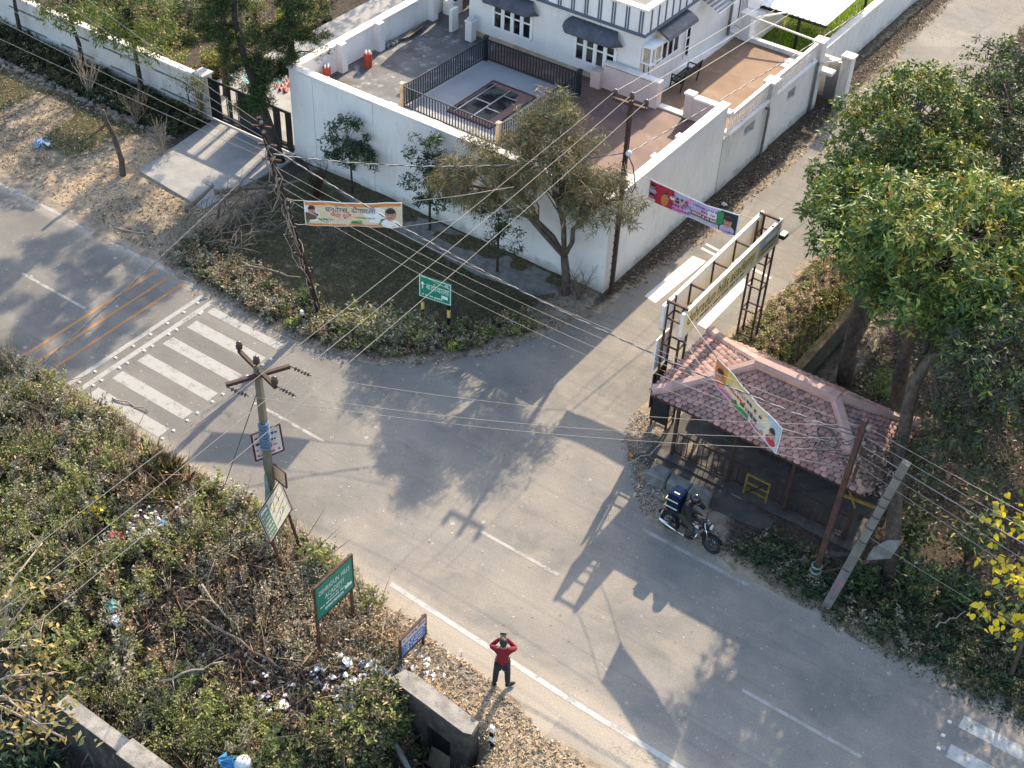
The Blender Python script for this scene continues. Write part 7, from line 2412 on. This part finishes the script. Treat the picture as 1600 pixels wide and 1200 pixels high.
weeds('broad_weeds', 'patches of broad leaved weeds in the scrub', X[k2], Y[k2], .42, 6, 13, .10, .055, ['leaf_garden', 'weed_green', 'weed_grey'], spread=.75, kindmap=rng.choice([0, 1, 1, 2], k2.sum()))
k3 = tuss & ~heap & (rng.random(len(X)) < np.where(brown, .25, .5))
tussocks('grass_tussocks', 'tufts of half dry grass in the scrub', X[k3], Y[k3], .48, 34, ['straw_blade', 'grass_blade', 'weed_green', 'weed_brown'])
k4 = (bare | brown) & (rng.random(len(X)) < .9)
Xb, Yb = np.repeat(X[k4], 7) + rng.normal(size=k4.sum() * 7) * .22, np.repeat(Y[k4], 7) + rng.normal(size=k4.sum() * 7) * .22
litter('dead_leaves', 'dead leaves and scraps on bare patches of the scrub', Xb, Yb, .10, ['litter_leaf', 'weed_brown', 'straw_blade'], rng.choice([0, 0, 1, 2], len(Xb)), .04, .5)
X, Y = scatter(NEAR, 420)
k5 = (vnoise(X, Y, 2.0, 39) > .45)
weeds('seed_stalks', 'upright dry seed stalks standing out of the scrub', X[k5], Y[k5], .95, 7, 7, .05, .02, ['weed_brown', 'straw_blade', 'weed_grey'], spread=.25, kindmap=rng.integers(0, 3, k5.sum()))
X, Y = scatter([(-12.9, 14.4), (-11.5, 14.25), (-11.3, 13.5), (-10.1, 13.2), (-9.8, 12.4), (-12.9, 12.6)], 420)
weeds('drain_weeds', 'rank dark weeds filling the ditch below the culvert parapet', X, Y, .75, 6, 20, .10, .045, ['weed_dark', 'weed_green', 'weed_brown'], spread=.5, kindmap=rng.choice([0, 0, 1, 2], len(X)))
X, Y = scatter([(-13.3, 14.3), (-12.4, 14.35), (-11.7, 14.2), (-11.4, 13.4), (-10.2, 13.0), (-9.7, 13.9), (-9.3, 13.2), (-9.6, 11.6), (-12, 11.4), (-14, 12.6)], 520)
weeds('drain_weeds', 'dark weeds crowding the culvert opening', X, Y, .5, 6, 16, .08, .036, ['weed_dark', 'weed_green', 'weed_brown'], spread=.6, kindmap=rng.integers(0, 3, len(X)))
X, Y = scatter(NEAR, 900)
keep = (vnoise(X, Y, 1.6, 33) > .52) & ~((X > -18.8) & (X < -13.2) & (Y > 12))
weeds('tall_weeds', 'taller leafy weeds rising in patches over the scrub', X[keep], Y[keep], .80, 7, 28, .08, .036, ['weed_green', 'weed_grey', 'weed_brown'], spread=.5, kindmap=np.where(rng.random(keep.sum()) < .5, 0, np.where(rng.random(keep.sum()) < .6, 1, 2)))
EDGE_N = [(-31, 16.6), (-26, 16.55), (-21, 16.4), (-18.3, 16.6), (-15.5, 16.1), (-15.5, 16.9), (-18.3, 17.2), (-21, 17.05), (-26, 17.25), (-31, 17.15)]
X, Y = scatter(EDGE_N, 5200)
blades('verge_grass', 'dry grass fringe along the near road edge', X, Y, .24, ['straw_blade', 'grass_blade', 'weed_grey'], .013, .8, rng.integers(0, 3, len(X)))
X, Y = scatter([(-15.2, 16.5), (-13.2, 16.6), (-11.2, 16.2), (-8, 15.6), (-5.5, 15.4), (-5, 12), (-9.4, 12), (-9.6, 14), (-12.5, 15.0), (-15.4, 14.2)], 9000)
litter('straw', 'thick scatter of dry straw around the man', X, Y, .12, ['straw_blade', 'litter_leaf'], (rng.random(len(X)) < .07).astype(int), .008, .10)
X, Y = scatter([(-16.6, 16.5), (-13.6, 15.9), (-12.9, 14.9), (-15, 13.5), (-17, 14.5)], 700)
weeds('dry_weeds', 'dry reddish brown stalks around the signs', X, Y, .42, 6, 8, .07, .02, ['weed_brown', 'weed_grey', 'straw_blade'], spread=.6, kindmap=rng.integers(0, 3, len(X)))
X, Y = scatter([(-19, 15.9), (-16.2, 15.8), (-13.8, 14.4), (-13.6, 12.4), (-17.5, 11.8), (-19.2, 13)], 16000)
litter('dead_leaves', 'carpet of curled dead leaves below the school sign', X, Y, .20, ['litter_leaf', 'weed_brown'], (rng.random(len(X)) < .2).astype(int), .14, .9)
X, Y = scatter(NEAR, 1500)
P_ = np.stack([X, Y, ground_z(X, Y) + rng.uniform(.05, .5, len(X))], 1)
Q_ = Leaves(); Q_.add(P_, rdir(len(X), .1), rdir(len(X)), rng.uniform(.4, 1.5, len(X)), .022)
struct(Q_.build('dead_stalks', ['weed_brown']), 'stuff', 'dead stalks criss-crossing the scrub')
# rubbish strewn in the scrub
RB = [(-21.0, 14.4, .6, .9, 260), (-19.6, 13.0, .3, .3, 40), (-13.9, 13.9, .9, .5, 200), (-14.9, 12.8, .7, .35, 70), (-13.2, 13.6, .55, .5, 170), (-13.1, 14.7, .4, .35, 90), (-14.6, 12.2, .6, .5, 40), (-12.3, 15.3, .6, .4, 40)]
rub = MB()
for (x, y, sx, sy, n_) in RB:
    for i in range(n_ // 2):
        px, py = x + random.gauss(0, sx * .6), y + random.gauss(0, sy * .6)
        z = float(ground_z(np.array([px]), np.array([py]))[0]) + random.uniform(.04, .36)
        s = random.uniform(.02, .085) * (1.5 if random.random() < .12 else 1)
        k0 = len(rub.v)
        rub.ell((px, py, z), (s * random.uniform(.6, 1.5), s, s * random.uniform(.15, .5)), 5, 4, random.choice((0, 0, 0, 0, 1, 1, 2, 2, 3, 3, 4) if random.random() < .35 else (0, 1, 2, 3)), Matrix.Rotation(random.uniform(0, 3), 3, 'Z'))
        for q in range(k0, len(rub.v)):
            vx, vy, vz = rub.v[q]
            rub.v[q] = (vx + random.uniform(-.6, .6) * s, vy + random.uniform(-.6, .6) * s, vz + random.uniform(-.35, .35) * s)
rub.sm = [False] * len(rub.sm)
struct(rub.build('rubbish', ['white_plastic', 'rubble_brown', 'board_cream', 'paint_white', 'blue_plastic']), 'stuff', 'plastic rubbish strewn through the scrub')
shrub('yellow_shrub', 'small weed with bright yellow leaves in the left scrub', -22.2, 14.1, .35, .9, 110, .14, .09, ['weed_green', 'leaf_yellow'], yk=.5)
shrub('grey_shrub', 'whitish leaved weed standing below the pale bags in the scrub', -18.7, 11.9, .4, .9, 150, .17, .05, ['weed_grey', 'weed_green'], yk=.3)
shrub('leafy_shrub', 'green leafy shrub behind the map board posts at the road edge', -16.4, 16.2, .45, 1.0, 200, .15, .075, ['leaf_garden', 'leaf_amber'], yk=.35)
for k, (x, y, r, h, lab) in enumerate(((-25.4, 14.6, .9, 1.1, 'dusty mound bush at the left edge of the scrub'), (-23.7, 12.4, 1.0, 1.2, 'dense green bush in the lower left scrub'), (-21.9, 11.4, .9, 1.1, 'rounded green bush above the foreground branches'), (-17.8, 10.8, .8, .9, 'leafy bush against the low wall'), (-15.6, 10.9, .8, .9, 'green bush right of the low wall top'), (-27.6, 15.7, .9, .9, 'bush under the left end of the stop lines'), (-19.4, 15.4, .8, .8, 'brown olive bush under the concrete pole stay'), (-11.9, 12.6, .7, .8, 'dark bush beside the culvert opening'))):
    shrub('scrub_bush', lab, x, y, r, h * .85, 1500, .075, .036, ['weed_green', 'weed_grey' if k % 2 else 'weed_dark'], yk=.35)

# left verge
LV = [(-52, 23.4), (-37, 23.5), (-31, 23.2), (-29.2, 23.3), (-30.2, 26), (-33.9, 26.5), (-34.2, 28.4), (-52, 28.5)]
X, Y = scatter(LV, 34000)
k_ = vnoise(X, Y, 2.6, 5) < .52
X, Y = X[k_], Y[k_]
blades('verge_grass', 'short dry green grass in patches on the left verge', X, Y, .11, ['grass_blade', 'straw_blade', 'grass_dark'], .012, .7, rng.choice([0, 0, 1, 2], len(X)))
X, Y = scatter(LV, 6000)
litter('straw', 'dry straw and leaves over the left verge', X, Y, .13, ['straw_blade', 'litter_leaf'], (rng.random(len(X)) < .4).astype(int), .015, .25)
X, Y = rng.uniform(-50, -34.5, 900), rng.uniform(28.7, 30.4, 900)
weeds('ditch_weeds', 'dark weeds in the ditch under the garden wall', X, Y, .35, 5, 8, .11, .05, ['grass_dark', 'weed_dark'], kindmap=rng.integers(0, 2, len(X)))
X, Y = rng.uniform(-46, -36.2, 2600), rng.uniform(31, 44, 2600)
kq = vnoise(X, Y, 1.8, 61) > .45
weeds('garden_plants', 'low green planting in the garden bed behind the wall', X[kq], Y[kq], .35, 5, 9, .10, .05, ['weed_green', 'weed_dark', 'weed_brown'], kindmap=rng.integers(0, 3, kq.sum()))
# front lot
LOT = [(-29.0, 24.6), (-25.5, 23.9), (-22, 24.2), (-19.6, 25.4), (-18, 27.6), (-17.4, 29.4), (-21, 29.1), (-26.5, 29.7), (-29.2, 29.6)]
X, Y = scatter(LOT, 22000)
blades('lot_grass', 'thin dark grass in the shaded lot', X, Y, .10, ['grass_dark', 'weed_dark', 'litter_leaf'], .012, .9, rng.choice([0, 0, 1, 2], len(X)))
LOTE = [(-29.3, 23.4), (-24.5, 22.95), (-22.0, 23.2), (-20.2, 24.1), (-18.6, 25.7), (-17.6, 27.9), (-18.5, 28.4), (-19.4, 26.8), (-20.8, 25.6), (-23.0, 24.7), (-25.0, 24.4), (-29.5, 25.4)]
X, Y = scatter(LOTE, 900)
weeds('lot_scrub', 'dusty weed fringe round the lot corner', X, Y, .34, 6, 14, .080, .036, ['weed_grey', 'weed_dark', 'weed_brown', 'weed_green'], spread=.7, kindmap=np.where(X < -24.5, rng.choice([2, 0, 0, 1], len(X)), rng.integers(0, 4, len(X))))
X, Y = scatter([(-22.6, 23.7), (-20.6, 24.3), (-19.6, 25.2), (-20.4, 25.8), (-22.4, 25.0)], 260)
weeds('lot_scrub', 'taller olive weeds before the green direction sign', X, Y, .65, 6, 16, .11, .045, ['weed_green', 'weed_grey'], spread=.6, kindmap=rng.integers(0, 2, len(X)))
X, Y = scatter([(-29.6, 23.1), (-24.5, 22.75), (-21.8, 22.9), (-19.4, 24.0), (-17.6, 26.4), (-16.6, 29.4), (-17.2, 29.4), (-18.6, 26.2), (-20.4, 24.5), (-24.6, 23.5), (-29.6, 24.0)], 5200)
litter('dead_leaves', 'straw and leaf scraps along the lot edge', X, Y, .11, ['straw_blade', 'litter_leaf', 'weed_brown'], rng.integers(0, 3, len(X)), .02, .35)
# lane verges
X, Y = scatter([(-16.9, 31.0), (-16.1, 31.2), (-15.7, 38), (-15.6, 46), (-16.3, 60), (-17.4, 60), (-16.7, 46)], 4200)
litter('dead_leaves', 'leaf litter between the compound wall and the lane', X, Y, .11, ['litter_leaf', 'straw_blade', 'grass_dark'], rng.choice([0, 0, 1, 2], len(X)), .02, .35)
STR = [(-12.6, 28.4), (-10.6, 28.4), (-10.4, 40), (-12.2, 40), (-12.4, 34)]
X, Y = scatter(STR, 800)
weeds('verge_weeds', 'sunlit dry weeds on the bank behind the arch', X, Y, .22, 6, 10, .07, .028, ['weed_brown', 'weed_green', 'straw_blade'], spread=.8, kindmap=np.where(X > -11.3, 1, rng.integers(1, 3, len(X))))
X, Y = scatter(STR, 5200)
litter('dead_leaves', 'pinkish fallen leaves on the bank behind the arch', X, Y, .12, ['straw_blade', 'litter_leaf', 'weed_brown'], rng.integers(0, 3, len(X)), .03, .4)
X, Y = scatter([(-12.5, 40), (-10, 40), (-10, 70), (-12.8, 70)], 900)
weeds('verge_weeds', 'dry weeds beside the lane under the trees', X, Y, .5, 6, 12, .10, .04, ['weed_brown', 'weed_grey', 'weed_green'], spread=.7, kindmap=rng.integers(0, 3, len(X)))
bare_shrub('pale dry reed clump at the top right corner by the lane', -12.0, 57.5, 26, 2.4, 1.1, 'pale_twig', 41)
# grove floor
X, Y = scatter([(-9.6, 28.6), (4, 24), (6, 40), (-9.5, 40)], 16000)
litter('dead_leaves', 'brown fallen leaves over the grove floor', X, Y, .15, ['litter_leaf', 'straw_blade', 'weed_dark'], rng.choice([0, 0, 1, 2], len(X)), .04, .4)
RV = [(-8.6, 23.2), (-6.8, 22.85), (-4.4, 22.6), (-2, 22.5), (2, 22.45), (2, 26.5), (-5, 26.0), (-5.4, 24.6), (-8.0, 24.5)]
X, Y = scatter(RV, 14000)
litter('dead_leaves', 'dark fallen leaves along the right verge', X, Y, .095, ['litter_leaf', 'weed_dark', 'leaf_sapling'], rng.choice([0, 1, 1, 1, 2, 2], len(X)), .06, .5)
X, Y = scatter([(-8.2, 23.5), (-6.8, 23.2), (-4.4, 22.9), (-2, 22.85), (2, 22.8), (2, 26.5), (-5, 26.0), (-5.4, 24.6), (-8.0, 24.4)], 900)
weeds('verge_weeds', 'low dark leafy weeds along the right verge', X, Y, .20, 5, 10, .085, .04, ['weed_dark', 'leaf_sapling', 'weed_grey'], spread=.9, kindmap=rng.choice([0, 0, 0, 1, 1, 2], len(X)))
X, Y = scatter([(-13.2, 24.6), (-12.2, 24.5), (-11.8, 23.2), (-9.5, 23.0), (-8.4, 22.8), (-8.3, 23.6), (-11, 24.4), (-12.3, 26.3), (-13.2, 26.6)], 2600)
litter('dead_leaves', 'straw and scraps in the dust before the shelter', X, Y, .09, ['straw_blade', 'litter_leaf', 'rubbish'], rng.choice([0, 0, 1, 1, 1, 2], len(X)), .012, .2)
X, Y = scatter([(-6.6, 24.9), (-5.3, 24.9), (-5.3, 26.6), (-6.2, 26.2)], 500)
Q_ = Leaves()
zz = 2.45 + np.clip((-5.5 - X), 0, 2) * .5 + .12 + rng.uniform(0, .06, len(X))
Q_.add(np.stack([X, Y, zz], 1), rdir(len(X)) * [1, 1, .4], unit(np.array([0, 0, 1.0]) + rng.normal(size=(len(X), 3)) * .4), rng.uniform(.08, .2, len(X)), rng.uniform(.03, .08, len(X)))
struct(Q_.build('roof_leaves', ['litter_leaf']), 'stuff', 'dead leaves caught on the shelter roof corner')
# grit and scraps on the road
X, Y = rng.uniform(-34, 0, 900), rng.uniform(17.1, 22.8, 900)
Q_ = Leaves()
Q_.add(np.stack([X, Y, np.full(len(X), .012)], 1), rdir(len(X)) * [1, 1, .15], unit(np.array([0, 0, 1.0]) + rng.normal(size=(len(X), 3)) * .2), rng.uniform(.02, .06, len(X)), rng.uniform(.015, .04, len(X)), rng.choice([0, 1, 1, 2], len(X)))
struct(Q_.build('road_scraps', ['rubbish', 'straw_blade', 'litter_leaf']), 'stuff', 'leaf and paper scraps on the asphalt')

# foreground branches in the lower left corner
ft = thing('foreground_tree', 'half bare amber leaved tree poking into the lower left corner', 'tree', (-19.9, 7.0, -2.0))
b = MB(); Q_ = Leaves()
FBR = [[(-19.9, 7.0, -2.2), (-19.6, 7.2, 1.0), (-18.9, 7.5, 3.0)],
       [(-18.9, 7.5, 3.0), (-18.2, 8.7, 3.7), (-18.2, 9.6, 4.2), (-17.9, 10.2, 4.3)],
       [(-18.9, 7.5, 3.0), (-18.2, 8.1, 3.8), (-17.3, 8.6, 4.2), (-17.1, 9.0, 4.0)],
       [(-18.9, 7.5, 3.0), (-17.6, 7.4, 3.6), (-16.4, 7.8, 4.0), (-15.7, 8.2, 3.9)],
       [(-17.6, 7.4, 3.6), (-16.8, 7.0, 4.0), (-15.8, 7.2, 4.1)], [(-18.2, 8.1, 3.8), (-18.3, 8.7, 4.2), (-18.3, 9.2, 4.6)], [(-18.2, 8.7, 3.7), (-18.9, 9.6, 4.1), (-19.0, 10.6, 4.4)],
       [(-17.6, 7.4, 3.6), (-17.0, 8.0, 4.1), (-16.2, 8.5, 4.3)], [(-17.6, 7.4, 3.6), (-16.6, 7.6, 4.2), (-15.4, 7.6, 4.2)], [(-17.6, 7.4, 3.6), (-16.3, 7.4, 4.3), (-15.0, 7.7, 4.1)]]
for k, pth in enumerate(FBR):
    pts = [V(*p) for p in pth]
    b.tube(pts, [.12, .09, .06] if k == 0 else [.04, .028, .018, .008][:len(pts)], 6)
    for q in range(5):
        i = random.randint(0, len(pts) - 2)
        p = pts[i].lerp(pts[i + 1], random.random())
        e = p + V(random.uniform(-.4, .5), random.uniform(-.2, .5), random.uniform(-.3, .4))
        if k:
            b.tube([p, p.lerp(e, .5) + V(0, 0, .06), e], [.016, .011, .004], 5)
    if k in (1, 2, 3, 4, 5, 7, 8, 9):
        for (a, c) in zip(pth[-2:-1], pth[-1:]):
            n_ = 80 if k in (3, 4, 7) else (24 if k == 1 else 60)
            s = rng.random((n_, 1)) * 1.1
            p = np.array(a) * (1 - s) + np.array(c) * s + rng.normal(size=(n_, 3)) * .24
            Q_.add(p, rdir(n_, .1), unit(np.array([0, 0, 1.0]) + rng.normal(size=(n_, 3)) * .6), rng.uniform(.13, .24, n_), rng.uniform(.06, .10, n_))
b.build('trunk', 'pale_twig', ft)
Q_.build('crown', ['leaf_amber'], ft)
X, Y = scatter([(-24, 9.4), (-14, 9.3), (-13, 5), (-24, 5)], 500)
weeds('pit_weeds', 'dark plants in the hollow below the low wall', X, Y, .7, 6, 12, .16, .06, ['weed_dark', 'leaf_sapling'], kindmap=rng.integers(0, 2, len(X)))
